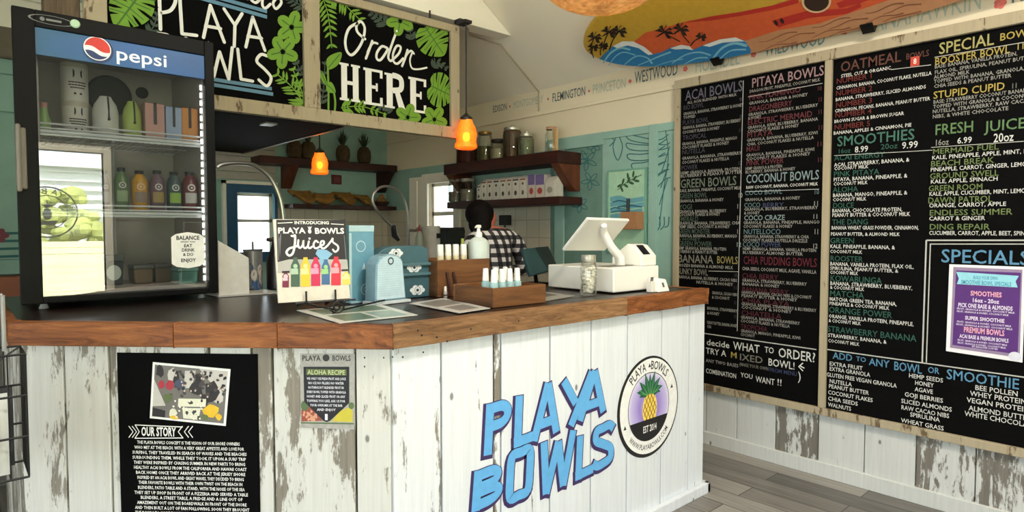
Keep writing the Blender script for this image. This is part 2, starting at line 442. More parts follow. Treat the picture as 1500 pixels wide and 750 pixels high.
# walls with openings
def wall(name, mat, axis, at, th, a0, a1, z0, z1, holes=(), gable=False):
    """axis 'x': plane x=at running along y; axis 'y': plane y=at running along x"""
    b = MB()
    def bx(p, q, r, s_):
        if q - p < 1e-4 or s_ - r < 1e-4: return
        if axis == 'x': b.box(min(at, at + th), max(at, at + th), p, q, r, s_)
        else: b.box(p, q, min(at, at + th), max(at, at + th), r, s_)
    xs = sorted(set([a0, a1] + [h[0] for h in holes] + [h[1] for h in holes]))
    for p, q in zip(xs, xs[1:]):
        hs = sorted([h for h in holes if h[0] <= p + 1e-6 and h[1] >= q - 1e-6], key=lambda h: h[2]); z = z0
        for h in hs: bx(p, q, z, h[2]); z = h[3]
        bx(p, q, z, z1)
    if gable:
        pl = Plane((0, at, 0), (1, 0, 0), (0, 0, 1))
        b.prism([(a0, z1), (a1, z1), (XR, ZR + .02)], -max(th, 0), -min(th, 0), lambda u, v, w_: pl.M(u, v, w_))
    return struct(b.build(name, mat))
WIN1 = (4.975, 5.42, 1.27, 1.89)
wall('wall_right', M['beige'], 'x', XW, .12, YF, YB + .12, 0, ZW, [WIN1])
WIN2 = (2.06, 2.42, 1.2, 1.775)
wall('wall_back', M['teal'], 'y', YB, .12, XL, XW, 0, ZW, [WIN2], True)
FW = [(-2.7, 1.42, .45, 2.34), (2.78, 3.52, .06, 2.2)]
wall('wall_front', flat('dark_front_wall', S(58, 66, 64), .8), 'y', YF, -.12, XL, XW, 0, ZW, FW, True)
LWN = [(-2.4, 2.6, .6, 2.4)]
wall('wall_left', M['beige'], 'x', XL, -.12, YF, YB, 0, ZW, LWN)
# back wall upper part left of the sign: beam, plaster and trim
b = MB(); b.box(XL, 2.1, YB - .05, YB, 2.735, 2.97); struct(b.build('trim_1', flat('grey_brown_beam', S(112, 104, 88), .8)))
b = MB(); b.box(XL + .6, 2.1, YB - .03, YB, 2.97, 3.24); struct(b.build('wall_back', M['cream']))
b = MB(); b.box(XL + 1, 2.1, YB - .07, YB - .03, 3.2, 3.26); struct(b.build('trim_2', M['cream']))
b = MB()
for i, z in enumerate((2.62, 2.33)): b.box(XL, .9, YB - .012, YB, z - .004, z + .004)
b.box(XL, .9, YB - .014, YB, 1.18, 1.19); struct(b.build('trim_3', M['teal_dark']))
# header beam over the kitchen opening, cut along the roof slope
plS = Plane((0, 3.64, 0), (1, 0, 0), (0, 0, 1))
def zroof(x): return ZW + SL * (XW - x)
b = MB(); b.prism([(-.4, 2.905), (3.262, 2.905), (2.70, 3.30), (-.4, 3.30)], -.14, 0, plS.M); struct(b.build('trim_10', M['cream'], bevel=.004))
b = MB(); b.box(.36, .50, 3.66, 3.78, 0, 2.91); struct(b.build('trim_9', M['post'], bevel=.006))
# ledge / plate at the top of the right wall, with the town names painted on the wall above it
b = MB(); b.box(XW - .014, XW, YF, YB, 2.375, 2.405); struct(b.build('trim_4', M['beige'], bevel=.004))
plW = Plane((XW - .002, 0, 0), (0, -1, 0), (0, 0, 1))
def row(b, pl, txt, xl, yc, xr, hpx, bold=0., w=.0012, fit=True, res=2, **k):
    """a line of lettering read off the photo onto its own surface: left end, centre height, right end"""
    u0, va = pl.uv(xl, yc + hpx / 2.); _, vb = pl.uv(xl, yc - hpx / 2.); u1, _ = pl.uv(xr, yc)
    b.text(txt, pl.M, u0, va, vb - va, (u1 - u0) if fit else None, w, bold, res=res, **k)
tn_dark = rgb(84, 100, 104, .8); tn_pale = rgb(176, 186, 170, .8); tn_teal = rgb(110, 142, 140, .8); tn_red = rgb(214, 110, 100, .8)
towns = [('EDISON', 722, 160, 743, 10, 0), ('MONTGOMERY', 752, 154, 796, 11, 1), ('FLEMINGTON', 809, 143, 858, 13, 0), ('PRINCETON', 868, 131, 917, 15, 1),
         ('WESTWOOD', 930, 113.5, 993, 18, 0), ('HOLMDEL', 1018, 97, 1084, 21, 1), ('WILDWOOD', 1120, 72, 1209, 22, 2), ('MANAHAWKIN', 1262, 36, 1438, 29, 3), ('RAMSEY', 1480, -12, 1600, 34, 0)]
br = MB()
for px, py, r in ((747, 156, 3), (803, 145, 3), (863, 133.5, 3), (923, 119, 4), (1004, 101, 5), (1104, 80, 5), (1237, 45, 6), (1465, 5, 7)):
    u, v = plW.uv(px, py); s_ = r * .0036
    for a in range(5): br.disc(u + s_ * .55 * math.cos(a * 1.2566), v + s_ * .55 * math.sin(a * 1.2566), s_ * .5, s_ * .5, plW.M, .001 + a * .0001, 8)
wl = thing('wall_lettering', 'row of town names painted along the top of the cream wall, split by red dots', 'lettering', (XW - .002, 2.4, 2.42), world=True)
for t_, xl, yc, xr, hp, c in towns:
    b = MB(); row(b, plW, t_, xl, yc, xr, hp, .004 if c in (0, 2) else 0); b.build('town_name', (tn_dark, tn_pale, tn_teal, tn_pale)[c], wl)
br.build('red_dots', tn_red, wl)
# lower right wall: teal boards, tiles behind the counter
b = MB(); b.r = .4
b.box(XW - .012, XW, 2.44, 3.105, 0, 2.10); b.r = .6; b.box(XW - .02, XW, 2.44, 3.105, 2.10, 2.155)
b.box(XW - .03, XW, 2.60, 2.67, 0, 2.155)
struct(b.build('wall_right', M['teal'], bevel=.002))
b = MB(); b.box(XW - .010, XW, 3.105, 3.66, 0, 2.06); struct(b.build('wall_right', M['teal_dark']))
b = MB(); b.box(XW - .024, XW, 3.50, 3.60, 0, 2.06); b.box(XW - .024, XW, 3.09, 3.70, 2.06, 2.155); struct(b.build('trim_5', M['teal'], bevel=.002))
def rwall(mat, z0, z1, th):
    b = MB()
    b.box(XW - th, XW, 3.66, WIN1[0], z0, z1)
    if z0 < WIN1[2]: b.box(XW - th, XW, WIN1[0], WIN1[1], z0, min(z1, WIN1[2]))
    b.box(XW - th, XW, WIN1[1], YB, z0, z1)
    if z1 > WIN1[3]: b.box(XW - th, XW, WIN1[0], WIN1[1], max(z0, WIN1[3]), z1)
    return struct(b.build('wall_right', mat))
rwall(M['tile'], 0, 1.63, .012); rwall(M['teal'], 1.63, 2.07, .010)
b = MB(); b.box(2.46, XW - .012, YB - .012, YB, 0, 1.63); struct(b.build('wall_back', M['tile']))
# painted leaves of the mural on the teal boards
plT = Plane((XW - .0125, 0, 0), (0, -1, 0), (0, 0, 1))
PX = lambda pl: (lambda px, py, w=0.: pl.P(px, py, w))
mur = MB(); T_ = PX(plT)
fan = [((965, 205), (935, 200), (918, 196)), ((962, 212), (935, 212), (918, 210)), ((960, 222), (940, 226), (920, 226)), ((960, 232), (944, 238), (926, 240)), ((962, 244), (952, 252), (934, 256)), ((966, 256), (958, 266), (946, 274))]
for i, (a, m_, c) in enumerate(fan):
    e = (c[0] + 3, c[1] + 8)
    mur.ribbon([(a[0] + 14, a[1] - 8), a, m_, c, e, (m_[0] + 4, m_[1] + 9), (a[0] + 8, a[1] + 7), (a[0] + 16, a[1] + 4)], 1.5, T_, .0008)
for q in ([(975, 190), (979, 230), (972, 280), (966, 330)], [(981, 215), (970, 250)], [(980, 240), (968, 275)], [(978, 262), (966, 300)], [(905, 196), (912, 215), (905, 235), (898, 215), (905, 196)], [(893, 200), (900, 206), (893, 214)]):
    mur.ribbon(q, 1.4, T_, .0008)
for i in range(5): mur.ribbon([(950 + i * 6, 345 - i * 3), (955 + i * 6, 330), (952 + i * 7, 318)], 1.6, T_, .0008)
plT2 = Plane((XW - .0105, 0, 0), (0, -1, 0), (0, 0, 1)); T2 = PX(plT2)
for cx, cy, s_ in ((860, 235, 16), (865, 265, 14), (850, 300, 12), (870, 215, 10)):
    for a in range(5):
        t = a * 1.2566 + cx; x, y = cx + s_ * math.cos(t), cy + s_ * math.sin(t)
        mur.ribbon([(cx, cy), ((cx + x) / 2 + 3 * math.sin(t), (cy + y) / 2 - 3 * math.cos(t)), (x, y), ((cx + x) / 2 - 3 * math.sin(t), (cy + y) / 2 + 3 * math.cos(t)), (cx, cy)], 1.2, T2, .0008)
for i in range(3): mur.ribbon([(840, 228 + i * 7), (852, 226 + i * 7), (862, 225 + i * 7)], 1.2, T2, .0008)
tag(mur.build('mural', M['teal_line']), 'dark line-drawn leaves painted on the teal boards beside the menu', 'mural')
# bottom wainscot under the menu boards + base rail
ws = [2.44, 2.20, 1.982, 1.73, 1.479, 1.234, .988, .734, .50, .24, 0, -.25, -.5, -.75, -1.0, -1.3, -1.6, -1.9, -2.2, -2.5, -2.75, YF]
b = MB(); rn = [.45, .3, .35, .80, .25, .3, .64, .68, .5, .4]
for i, (y1, y0) in enumerate(zip(ws, ws[1:])):
    b.r = rn[i % len(rn)]; b.box(XW - .02, XW, y0 + .0025, y1 - .0025, .05, .40)
struct(b.build('trim_7', M['wash_wall'], bevel=.003))
b = MB(); b.box(XW - .006, XW, YF, 2.44, 0, .42); struct(b.build('trim_8', rgb(60, 58, 54)))
b = MB(); b.r = .2; b.box(XW - .034, XW - .001, YF, 2.44, 0, .085); struct(b.build('baseboard_right', M['wash_wall'], bevel=.004))
# windows
def win_x(name):
    y0, y1, z0, z1 = WIN1
    fr = MB(); c = .10
    for a in ((y0 - c, y0, z0 - c, z1 + c), (y1, y1 + c, z0 - c, z1 + c), (y0, y1, z1, z1 + c), (y0 - .03, y1 + .03, z0 - .05, z0)):
        fr.box(XW - .035, XW - .0, *a)
    fr.box(XW - .02, XW, y1 + c, y1 + c + .26, z0 - c, z1 + .08); fr.box(XW - .03, XW, y1 + .2, y1 + .23, z0 - c, z1 + .04)
    o = struct(fr.build(name, M['cream'], bevel=.004))
    s_ = MB()
    for a in ((y0, y0 + .03, z0, z1), (y1 - .03, y1, z0, z1), (y0, y1, z1 - .03, z1), (y0, y1, z0, z0 + .03), (y0, y1, 1.56, 1.6)): s_.box(XW + .03, XW + .06, *a)
    s_.build('sash', M['cream'], o)
    g = MB(); g.box(XW + .042, XW + .046, y0, y1, z0, z1); g.build('window_pane', M['glass'], o)
win_x('window_1')
x0, x1, z0, z1 = WIN2
fr = MB(); blue = rgb(26, 84, 118, .5)
for a in ((x0 - .10, x0, z0 - .1, z1 + .08), (x1, x1 + .03, z0 - .1, z1 + .08), (x0, x1, z1, z1 + .08), (x0, x1, z0 - .1, z0)): fr.box(a[0], a[1], YB - .04, YB, a[2], a[3])
o = struct(fr.build('window_2', blue, bevel=.003)); fr = MB()
for a in ((x0 - .13, x0 - .10, z0 - .1, z1 + .11), (x0 - .13, x1 + .03, z1 + .08, z1 + .11)): fr.box(a[0], a[1], YB - .05, YB, a[2], a[3])
for a in ((x0, x0 + .03, z0, z1), (x1 - .03, x1, z0, z1), (x0, x1, z1 - .03, z1), (x0, x1, 1.49, 1.52)): fr.box(a[0], a[1], YB + .03, YB + .06, a[2], a[3])
fr.build('sash', M['cream'], o); g = MB(); g.box(x0, x1, YB + .042, YB + .046, z0, z1); g.build('window_pane', M['glass'], o)
b = MB()
for i in range(5): b.r = i / 5; b.box(1.55, 2.44, YB - .025, YB, 1.90 + i * .075, 1.97 + i * .075)
struct(b.build('trim_6', flat('pale_siding', S(178, 174, 160), .8), bevel=.003))
def win_front(name, hole, bars, mat):
    a0, a1, z0, z1 = hole; fr = MB()
    for p in ((a0 - .08, a0, z0 - .08, z1 + .08), (a1, a1 + .08, z0 - .08, z1 + .08), (a0, a1, z1, z1 + .08), (a0, a1, z0 - .08, z0)): fr.box(p[0], p[1], YF - .14, YF + .02, max(0, p[2]), p[3])
    for p in bars: fr.box(p - .03, p + .03, YF - .1, YF - .02, z0, z1)
    o = struct(fr.build(name, mat, bevel=.004)); g = MB(); g.box(a0, a1, YF - .062, YF - .056, z0, z1); g.build('window_pane', M['glass'], o); return o
w3 = win_front('window_3', FW[0], (-1.3, .02), M['cream'])
win_front('door_1', FW[1], (), M['cream'])
fr = MB(); a0, a1, z0, z1 = LWN[0]
for p in ((a0 - .08, a0, z0 - .08, z1 + .08), (a1, a1 + .08, z0 - .08, z1 + .08), (a0, a1, z1, z1 + .08), (a0, a1, z0 - .08, z0), (-.78, -.72, z0, z1), (.88, .94, z0, z1)): fr.box(XL - .13, XL + .02, *p)
struct(fr.build('added_window', M['cream']))  # unseen window, added so daylight falls frontally on the right wall
# shop roundel on the front window (its reflection shows in the cooler door)
plD = Plane((.86, YF - .05, 1.62), (1, 0, 0), (0, 0, 1))
plD2 = Plane((.86, YF - .05, 1.62), (-1, 0, 0), (0, 0, 1))
b = MB(); b.ring(0, 0, .285, .30, plD2.M, .002); b.ring(0, 0, .19, .2, plD2.M, .002)
b.text('PLAYA BOWLS', plD2.M, 0, 0, .07, None, .002, 0, arc=(0, 0, .212, PI / 2, 1))
b.flatpoly([(-.1, -.1), (.1, -.1), (.07, -.15), (-.07, -.15)], plD2.M, .002); b.disc(0, -.02, .045, .07, plD2.M, .002)
for i in range(5): b.flatpoly([(-.015 + .0, .05), (.015, .05), ((i - 2) * .035, .15 - abs(i - 2) * .02)], plD2.M, .002 + i * .0002)
b.build('roundel', rgb(70, 84, 88), w3)
# the street outside the front window
b = MB(); b.box(-30, 30, -40, YF - .2, -.3, -.1); struct(b.build('outside_ground', flat('pale_pavement', S(216, 218, 208), .9, scale=1)))
b = MB(); b.box(-14, 16, -19, -16, -.1, 3.2); b.box(-14.3, 16.3, -19.2, -15.7, 3.2, 3.5)
for i in range(12): b.box(-14, 16, -15.98, -15.9, .2 + i * .26, .24 + i * .26)
struct(b.build('outside_building', flat('pale_siding_house', S(230, 232, 226), .8)))
b = MB()
for i in range(9): b.box(-9, 10, -11.02, -11.0 + .012 * (i % 2), -.1 + i * .14, .03 + i * .14)
struct(b.build('outside_fence', flat('pale_yellow_fence', S(232, 226, 176), .8, var=.12, scale=1.5)))
leaf_m = flat('hedge_leaves', S(176, 184, 104), .8, var=.4, scale=5)
b = MB(); rr = random.Random(3)
for i in range(520):
    x = rr.uniform(-6, 8); top = 1.9 + .5 * math.sin(x * 1.3) + .3 * math.sin(x * 3.7); z = rr.uniform(.9, max(1.1, top)); y = -12 + rr.uniform(-.6, .6); s_ = rr.uniform(.10, .3)
    b.ball((x, y, z), s_, (1, 1, .8), 6)
o = b.build('outside_hedge', leaf_m); o['kind'] = 'stuff'; o['label'] = 'pale green hedge across the street, seen in the cooler glass'

# =================================================================== THE COUNTER
Lx, Ly = .139, 2.689; Cx, Cy = 1.063, 1.762; Rx = 2.971
K = 1 / math.sqrt(2)
OV = .035                                   # overhang of the top
cnt = thing('service_counter', 'long whitewashed plank counter with a thick reclaimed wood top', 'counter', (1.6, 2.6, 0), world=True)
# base: right face at y=1.80, left face at 45 degrees, side face along the room
by = Cy + OV; bx_ = Cx + OV * (math.sqrt(2) - 1)
plF = Plane((0, by, 0), (1, 0, 0), (0, 0, 1))
plL = Plane((bx_, by, 0), (K, -K, 0), (0, 0, 1))          # u = 0 at the corner, negative to the left
LEN = 1.29
lx, ly = bx_ - LEN * K, by + LEN * K
b = MB()
b.prism([(bx_ + .02, by + .02), (2.985, by + .02), (2.985, 2.45), (1.55, 2.45), (1.12, 2.95), (1.12, 3.68), (lx + .03, 3.68), (lx + .03, ly + .01)], 0, 1.03, lambda u, v, w_: Vector((u, v, w_)))
b.build('carcass', rgb(22, 20, 18), cnt)
PT = 1.03
def planks(name, pl, cuts, mat, rn, th=.0, z0=0.0, z1=PT):
    b = MB()
    for i, (a, c) in enumerate(zip(cuts, cuts[1:])):
        b.r = rn[i % len(rn)]
        b.prism([(a + .004, z0), (c - .004, z0), (c - .004, z1), (a + .004, z1)], -.022, 0, pl.M)
    return b.build(name, mat, cnt, bevel=.0025)
planks('front_boards', plF, [bx_ + .002, 1.278, 1.52, 1.556, 1.823, 2.079, 2.335, 2.608, 2.853, 3.0], M['wash'], [.55, .35, .95, .3, .2, .25, .3, .2, .3])
planks('angled_boards', plL, [-LEN, -1.13, -.97, -.62, -.475, -.403, -.123, -.002], M['wash_left'], [.55, .35, .6, .4, .75, .62, .42])
plE = Plane((lx, ly, 0), (0, -1, 0), (0, 0, 1))
planks('side_boards', plE, [-.98, -.78, -.58, -.40, -.2, -.003], M['wash_left'], [.9, .6, .8, .7, .85])
b = MB(); b.r = .3; b.box(bx_ + .2, 3.03, by - .03, by - .001, 0, .055); b.box(3.001, 3.03, by - .03, 2.45, 0, .055); b.build('kick_board', M['wash'], cnt, bevel=.004)
b = MB(); b.r = .25
plR = Plane((3.0, by, 0), (0, 1, 0), (0, 0, 1))
for i, (a, c) in enumerate(zip([0, .22, .45, .65], [.22, .45, .65])): b.prism([(a + .002, .0), (c - .002, 0), (c - .002, PT), (a + .002, PT)], -.015, 0, plR.M)
b.build('end_boards', M['wash'], cnt, bevel=.002)
# wood top: dark planks on top, thick orange edge boards
b = MB(); UV3 = lambda u, v, w_: Vector((u, v, w_))
inset = .028
cuts = [0, .14, .29, .45, .62, .75]
top_out = [(Lx + .02, Ly + .03), (Cx + inset * .4, Cy + inset), (Rx - .005, Cy + inset), (Rx - .005, 2.56), (1.62, 2.56), (1.18, 3.0), (1.18, 3.74), (Lx + .02, 3.74)]
b.prism(top_out, PT, HC - .002, UV3); b.build('countertop', M['top'], cnt, bevel=.002)
b = MB(); rng = random.Random(5)
for y in (1.93, 2.08, 2.24, 2.41): b.box(1.1 + (y - 1.93) * .0, Rx - .03, y - .0015, y + .0015, HC - .003, HC - .0015)
b.build('board_joints', rgb(12, 8, 6), cnt)
def edge(name, pl, a, c, mat, r, wob=.003, th=.05, mit=(0, 0)):
    """a thick edge board whose front face is slightly uneven"""
    b = MB(); b.r = r; n = max(4, int((c - a) / .06)); rng = random.Random(int(r * 1000)); vs = []; fs = []
    for i in range(n + 1):
        u = a + (c - a) * i / n
        for (v, w_) in ((PT, -th), (PT, 0), (PT + .026, .0), (PT + .052, 0), (HC, 0), (HC, -th)):
            e = 0 if w_ < 0 else rng.uniform(-wob, wob)
            uu = u
            if w_ < 0: uu = u + (mit[0] if i == 0 else mit[1] if i == n else 0)
            vs.append(pl.M(uu, v + e * .6, w_ + e))
    for i in range(n):
        for k in range(6): fs.append((i * 6 + k, i * 6 + (k + 1) % 6, (i + 1) * 6 + (k + 1) % 6, (i + 1) * 6 + k))
    fs += [tuple(range(6)), tuple(range(n * 6, n * 6 + 6))[::-1]]
    fs = [q[::-1] for q in fs]
    b.add(vs, fs); return b.build(name, mat, cnt, bevel=.0025)
eL = Plane((Cx, Cy, 0), (K, -K, 0), (0, 0, 1)); eF = Plane((0, Cy, 0), (1, 0, 0), (0, 0, 1))
edge('edge_board', eL, -1.306, -.735, M['edge'], .35, .001)
edge('edge_board', eL, -.733, -.384, M['edge'], .62, .001)
edge('edge_board', eL, -.382, 0, M['edge'], .45, .001, mit=(0, -.02))
edge('edge_board', eF, Cx, 2.28, M['edge_rough'], .55, .003, mit=(.02, 0))
edge('edge_board', eF, 2.28, Rx, M['edge'], .40, .005)
b = MB(); b.r = .2; b.box(Lx, Lx + .03, Ly + .02, 3.74, PT, HC); b.build('edge_board', M['edge'], cnt, bevel=.002)
b = MB(); b.r = .7; b.box(Rx - .03, Rx, Cy + .01, 2.56, PT, HC); b.build('edge_board', M['edge'], cnt, bevel=.002)
b = MB()
for px, py in ((612, 484), (640, 494), (618, 491), (690, 482), (655, 500), (760, 470)):
    b.ball(eF.P(px, py, .0), .004, (1, .5, 1), 8)
for px, py in ((534, 524), (562, 524), (575, 523), (534, 537)): b.ball(plL.P(px, py, 0), .0035, (.7, .7, 1), 8)
for px, py in ((590, 523), (620, 516)): b.ball(plF.P(px, py, 0), .0035, (1, .5, 1), 8)
b.build('nail_heads', rgb(25, 20, 18), cnt)

# big painted name on the front boards
F_ = PX(plF); LW = {'P': .74, 'L': .62, 'A': .84, 'Y': .80, 'B': .78, 'O': .92, 'W': 1.14, 'S': .72}
blue_m = rgb(98, 172, 228, .6); navy_m = rgb(58, 40, 92, .6)
def blockletter(b, ch, u0, v0, wd, ht, st, pl, w, grow=0., sh=.10, slope=.06):
    """a heavy sans capital made of strokes; grow widens the strokes for the outline"""
    X = lambda x, y: (u0 + (x + sh * y) * wd, v0 + y * ht + slope * (x * wd))
    s_ = st + grow * 2
    def rb(pts, smooth=True, closed=False):
        # square-ended stroke
        P = [X(*p) for p in pts]
        if not closed:
            for e, f in ((0, 1), (-1, -2)):
                d = Vector((P[e][0] - P[f][0], P[e][1] - P[f][1])); d.normalize()
                if smooth is False: P[e] = (P[e][0] + d.x * (grow), P[e][1] + d.y * (grow))
                else: P[e] = (P[e][0] + d.x * grow, P[e][1] + d.y * grow)
        b.ribbon(P, s_, pl.M, w, smooth, closed, caps=False)
    h = st / wd / 2; g = st / ht / 2
    gx, gy = grow / wd, grow / ht
    def bowl(y0, y1, xr, xm):
        # a half-round bowl between y0 and y1: outer edge and inner edge joined by quads
        y0, y1, xr = y0 - gy, y1 + gy, xr + gx; N = 14; rows = []
        for k in range(-1, N + 2):
            if k == -1: o_, i_ = (h, y1), (h, y1 - s_ / ht)
            elif k == N + 1: o_, i_ = (h, y0), (h, y0 + s_ / ht)
            else:
                a = PI / 2 - PI * k / N; ym = (y0 + y1) / 2; ry = (y1 - y0) / 2
                o_ = (xm + (xr - xm) * math.cos(a), ym + ry * math.sin(a)); i_ = (xm + (xr - xm - s_ / wd * .95) * max(0, math.cos(a)), ym + (ry - s_ / ht) * math.sin(a))
            rows.append((X(*o_), X(*i_)))
        ww = w + b.lift(); vs = []
        for p, q in rows: vs += [pl.M(p[0], p[1], ww), pl.M(q[0], q[1], ww)]
        b.add(vs, [(2 * k, 2 * k + 1, 2 * k + 3, 2 * k + 2) for k in range(len(rows) - 1)])
    if ch in 'PB':
        rb([(h, 0), (h, 1)], False)
        bowl(.44 if ch == 'P' else .5 - g * .6, 1, .98 if ch == 'P' else .94, .5)
        if ch == 'B': bowl(0, .5 + g * .6, 1.02, .5)
    elif ch == 'L': rb([(h, 1), (h, 0)], False); rb([(0, g), (1, g)], False)
    elif ch == 'A': rb([(h * .9, 0), (.5, 1)], False); rb([(.5, 1), (1 - h * .9, 0)], False); rb([(.2, .27), (.8, .27)], False)
    elif ch == 'Y': rb([(.02, 1), (.48, .44)], False); rb([(.98, 1), (.36, 0)], False)
    elif ch == 'O': rb([(.5, 1 - g), (.82, .88), (1 - h, .5), (.82, .12), (.5, g), (.18, .12), (h, .5), (.18, .88)], True, True)
    elif ch == 'W':
        rb([(.09, 1), (.25, 0)], False); rb([(.25, 0), (.5, .9)], False); rb([(.5, .9), (.73, 0)], False); rb([(.73, 0), (.92, 1)], False)
    elif ch == 'S': rb([(.95, .80), (.75, .95 - g * .4), (.45, 1 - g), (.16, .88), (.14, .68), (.5, .53), (.84, .38), (.86, .16), (.55, g), (.25, .04 + g * .6), (.04, .2)])
def name_line(word, spots, pl, w):
    f, o_ = MB(), MB()
    for i, (ch, (xl, yb, xr, yt)) in enumerate(zip(word, spots)):
        u0, v0 = pl.uv(xl, yb); u1, _ = pl.uv(xr, yb); _, v1 = pl.uv(xl, yt)
        wd = (u1 - u0); ht = v1 - v0; st = .040
        blockletter(o_, ch, u0 - .005, v0 - .006, wd, ht, st, pl, w + i * .00004, .0095)
        blockletter(f, ch, u0, v0, wd, ht, st, pl, w + .0006 + i * .00002)
    return f, o_
line1 = [(708, 669, 747, 594), (752, 657, 780, 582), (777, 648, 819, 569), (820, 630, 863, 559), (845, 618, 887, 551)]
line2 = [(690, 752, 734, 693), (739, 742, 779, 664), (786, 730, 838, 651), (842, 705, 868, 641), (866, 693, 897, 627)]
fr, ol = MB(), MB()
for wrd, sp in (('PLAYA', line1), ('BOWLS', line2)):
    f, o_ = name_line(wrd, sp, plF, .0012)
    for dst, src in ((fr, f), (ol, o_)): dst.add(src.v, src.f)
lo = ol.build('lettering', navy_m, cnt); fr.build('letter_faces', blue_m, lo)
# the round emblem
cu, cv = 2.505, .562; R = .246
def m_radial():
    k = NT('violet_disc_print'); t = k.n('TexCoord'); g = k.n('VectorMath', operation='LENGTH')
    mp = k.n('Mapping'); k.l(t.outputs['Object'], mp.inputs[0]); k.l(mp.outputs[0], g.inputs[0])
    mp.inputs['Location'].default_value = (-(cu - 1.6), -(by - .002 - 2.6), -cv)
    k.col(k.ramp(g.outputs['Value'], [(.02, S(196, 186, 232)), (.075, S(150, 128, 206)), (.14, S(196, 184, 230)), (.165, S(226, 222, 242))])); return k.m
lg = MB(); lg.disc(cu, cv, R, R, plF.M, .0012, 56); lo = lg.build('round_emblem', rgb(20, 20, 24), cnt)
lg = MB(); lg.disc(cu + .006, cv + .002, R - .014, R - .014, plF.M, .0017, 56); lg.build('emblem_ring', rgb(238, 238, 236), lo)
lg = MB(); lg.ring(cu, cv, .163, .167, plF.M, .0021, 48); lg.text('PLAYA   BOWLS', plF.M, 0, 0, .043, .30, .0021, .012, arc=(cu, cv, .181, PI / 2, 1))
lg.text('WWW.PLAYABOWLS.COM', plF.M, 0, 0, .026, .36, .0021, .008, arc=(cu, cv, .209, -PI / 2, -1))
for a in (200, 20, 90): 
    x, y = cu + .2 * math.cos(math.radians(a)), cv + .2 * math.sin(math.radians(a)); lg.flatpoly([(x - .011, y - .008), (x + .011, y - .008), (x, y + .012)], plF.M, .0021)
lg.build('emblem_print', rgb(30, 30, 34), lo)
lg = MB(); lg.disc(cu, cv, .163, .163, plF.M, .0020, 48); lg.build('emblem_disc', m_radial(), lo)
bowl = [(cu + .163 * math.cos(math.radians(a)), cv + .163 * math.sin(math.radians(a))) for a in range(-158, -21, 4)]
lg = MB(); lg.flatpoly(bowl, plF.M, .0029); lg.build('emblem_bowl', rgb(18, 18, 20), lo)
lg = MB(); lg.text('EST 2014', plF.M, cu + .005, cv - .122, .034, .11, .0034, .012, 'c'); lg.build('emblem_year', rgb(240, 240, 238), lo)
lg = MB(); lg.disc(cu + .004, cv - .012, .058, .085, plF.M, .0024, 28); lg.build('pineapple', rgb(244, 212, 92), lo)
lg = MB()
for i in range(-4, 5):
    for sg in (1, -1):
        pts = []
        for t in range(0, 13):
            y = -.085 + .17 * t / 12; x = i * .026 + sg * y * .62
            if (x / .058) ** 2 + (y / .085) ** 2 < .97: pts.append((cu + .004 + x, cv - .012 + y))
        if len(pts) > 1: lg.ribbon(pts, .0045, plF.M, .0026, False)
lg.build('pineapple_lattice', rgb(120, 84, 40), lo)
lg = MB(); l2 = MB()
for i, (a, ln, x) in enumerate([(-62, .085, -.03), (62, .085, .03), (-38, .105, -.02), (38, .105, .02), (-16, .12, -.008), (16, .12, .008), (0, .10, 0), (-75, .06, -.028), (75, .06, .028)]):
    t = math.radians(a); dx, dy = math.sin(t), math.cos(t); bx0, by0 = cu + .004 + x, cv + .062
    tip = (bx0 + dx * ln, by0 + dy * ln - abs(dx) * .02)
    lg.flatpoly([(bx0 - dy * .014, by0 + dx * .014), (bx0 + dx * ln * .5 - dy * .016, by0 + dy * ln * .5 + dx * .016), tip, (bx0 + dx * ln * .5 + dy * .013, by0 + dy * ln * .5 - dx * .013), (bx0 + dy * .014, by0 - dx * .014)], plF.M, .0027 + i * .00008)
    l2.ribbon([(bx0, by0), (bx0 + dx * ln * .8, by0 + dy * ln * .8)], (.006, .002), plF.M, .0036, False)
lg.build('pineapple_crown', rgb(26, 92, 66), lo); l2.build('crown_highlight', rgb(92, 160, 84), lo)

# story poster on the angled boards
plP = Plane(plL.M(0, 0, .001), plL.ud, plL.vd)
A_, B_ = plP.uv(176, 515), plP.uv(381, 515)
t = thing('story_poster', 'tall black poster of white text headed by a tilted photo, on the counter front', 'poster', tuple(plP.M(-.695, .6)), world=True)
b = MB(); b.prism([(-.938, .20), (-.452, .20), (-.452, 1.004), (-.938, 1.004)], 0, .003, plP.M); b.build('sheet', M['black'], t)
Q = PX(plP)
ph = [(225, 530), (338.5, 540.5), (331.5, 623.5), (220.5, 612)]
b = MB(); b.prism([plP.uv(*p) for p in ph], .003, .0042, plP.M); pho = b.build('photo_print', rgb(236, 236, 232), t)
def pquad(x, y):   # point inside the photo print, 0..1
    a = Vector(ph[0]).lerp(Vector(ph[1]), x); c = Vector(ph[3]).lerp(Vector(ph[2]), x); return a.lerp(c, y)
rng = random.Random(11)
def collage(parent, plane, pq, polys, w0):
    for i, (name, colr, pts) in enumerate(polys):
        b = MB()
        for pp in pts: b.flatpoly([plane.uv(*pq(*p)) for p in pp], plane.M, w0 + i * .0001)
        b.build(name, rgb(*colr), parent)
def blob(cx, cy, rx, ry, n=10, j=.25): return [(cx + rx * math.cos(2 * PI * i / n) * rng.uniform(1 - j, 1 + j), cy + ry * math.sin(2 * PI * i / n) * rng.uniform(1 - j, 1 + j)) for i in range(n)]
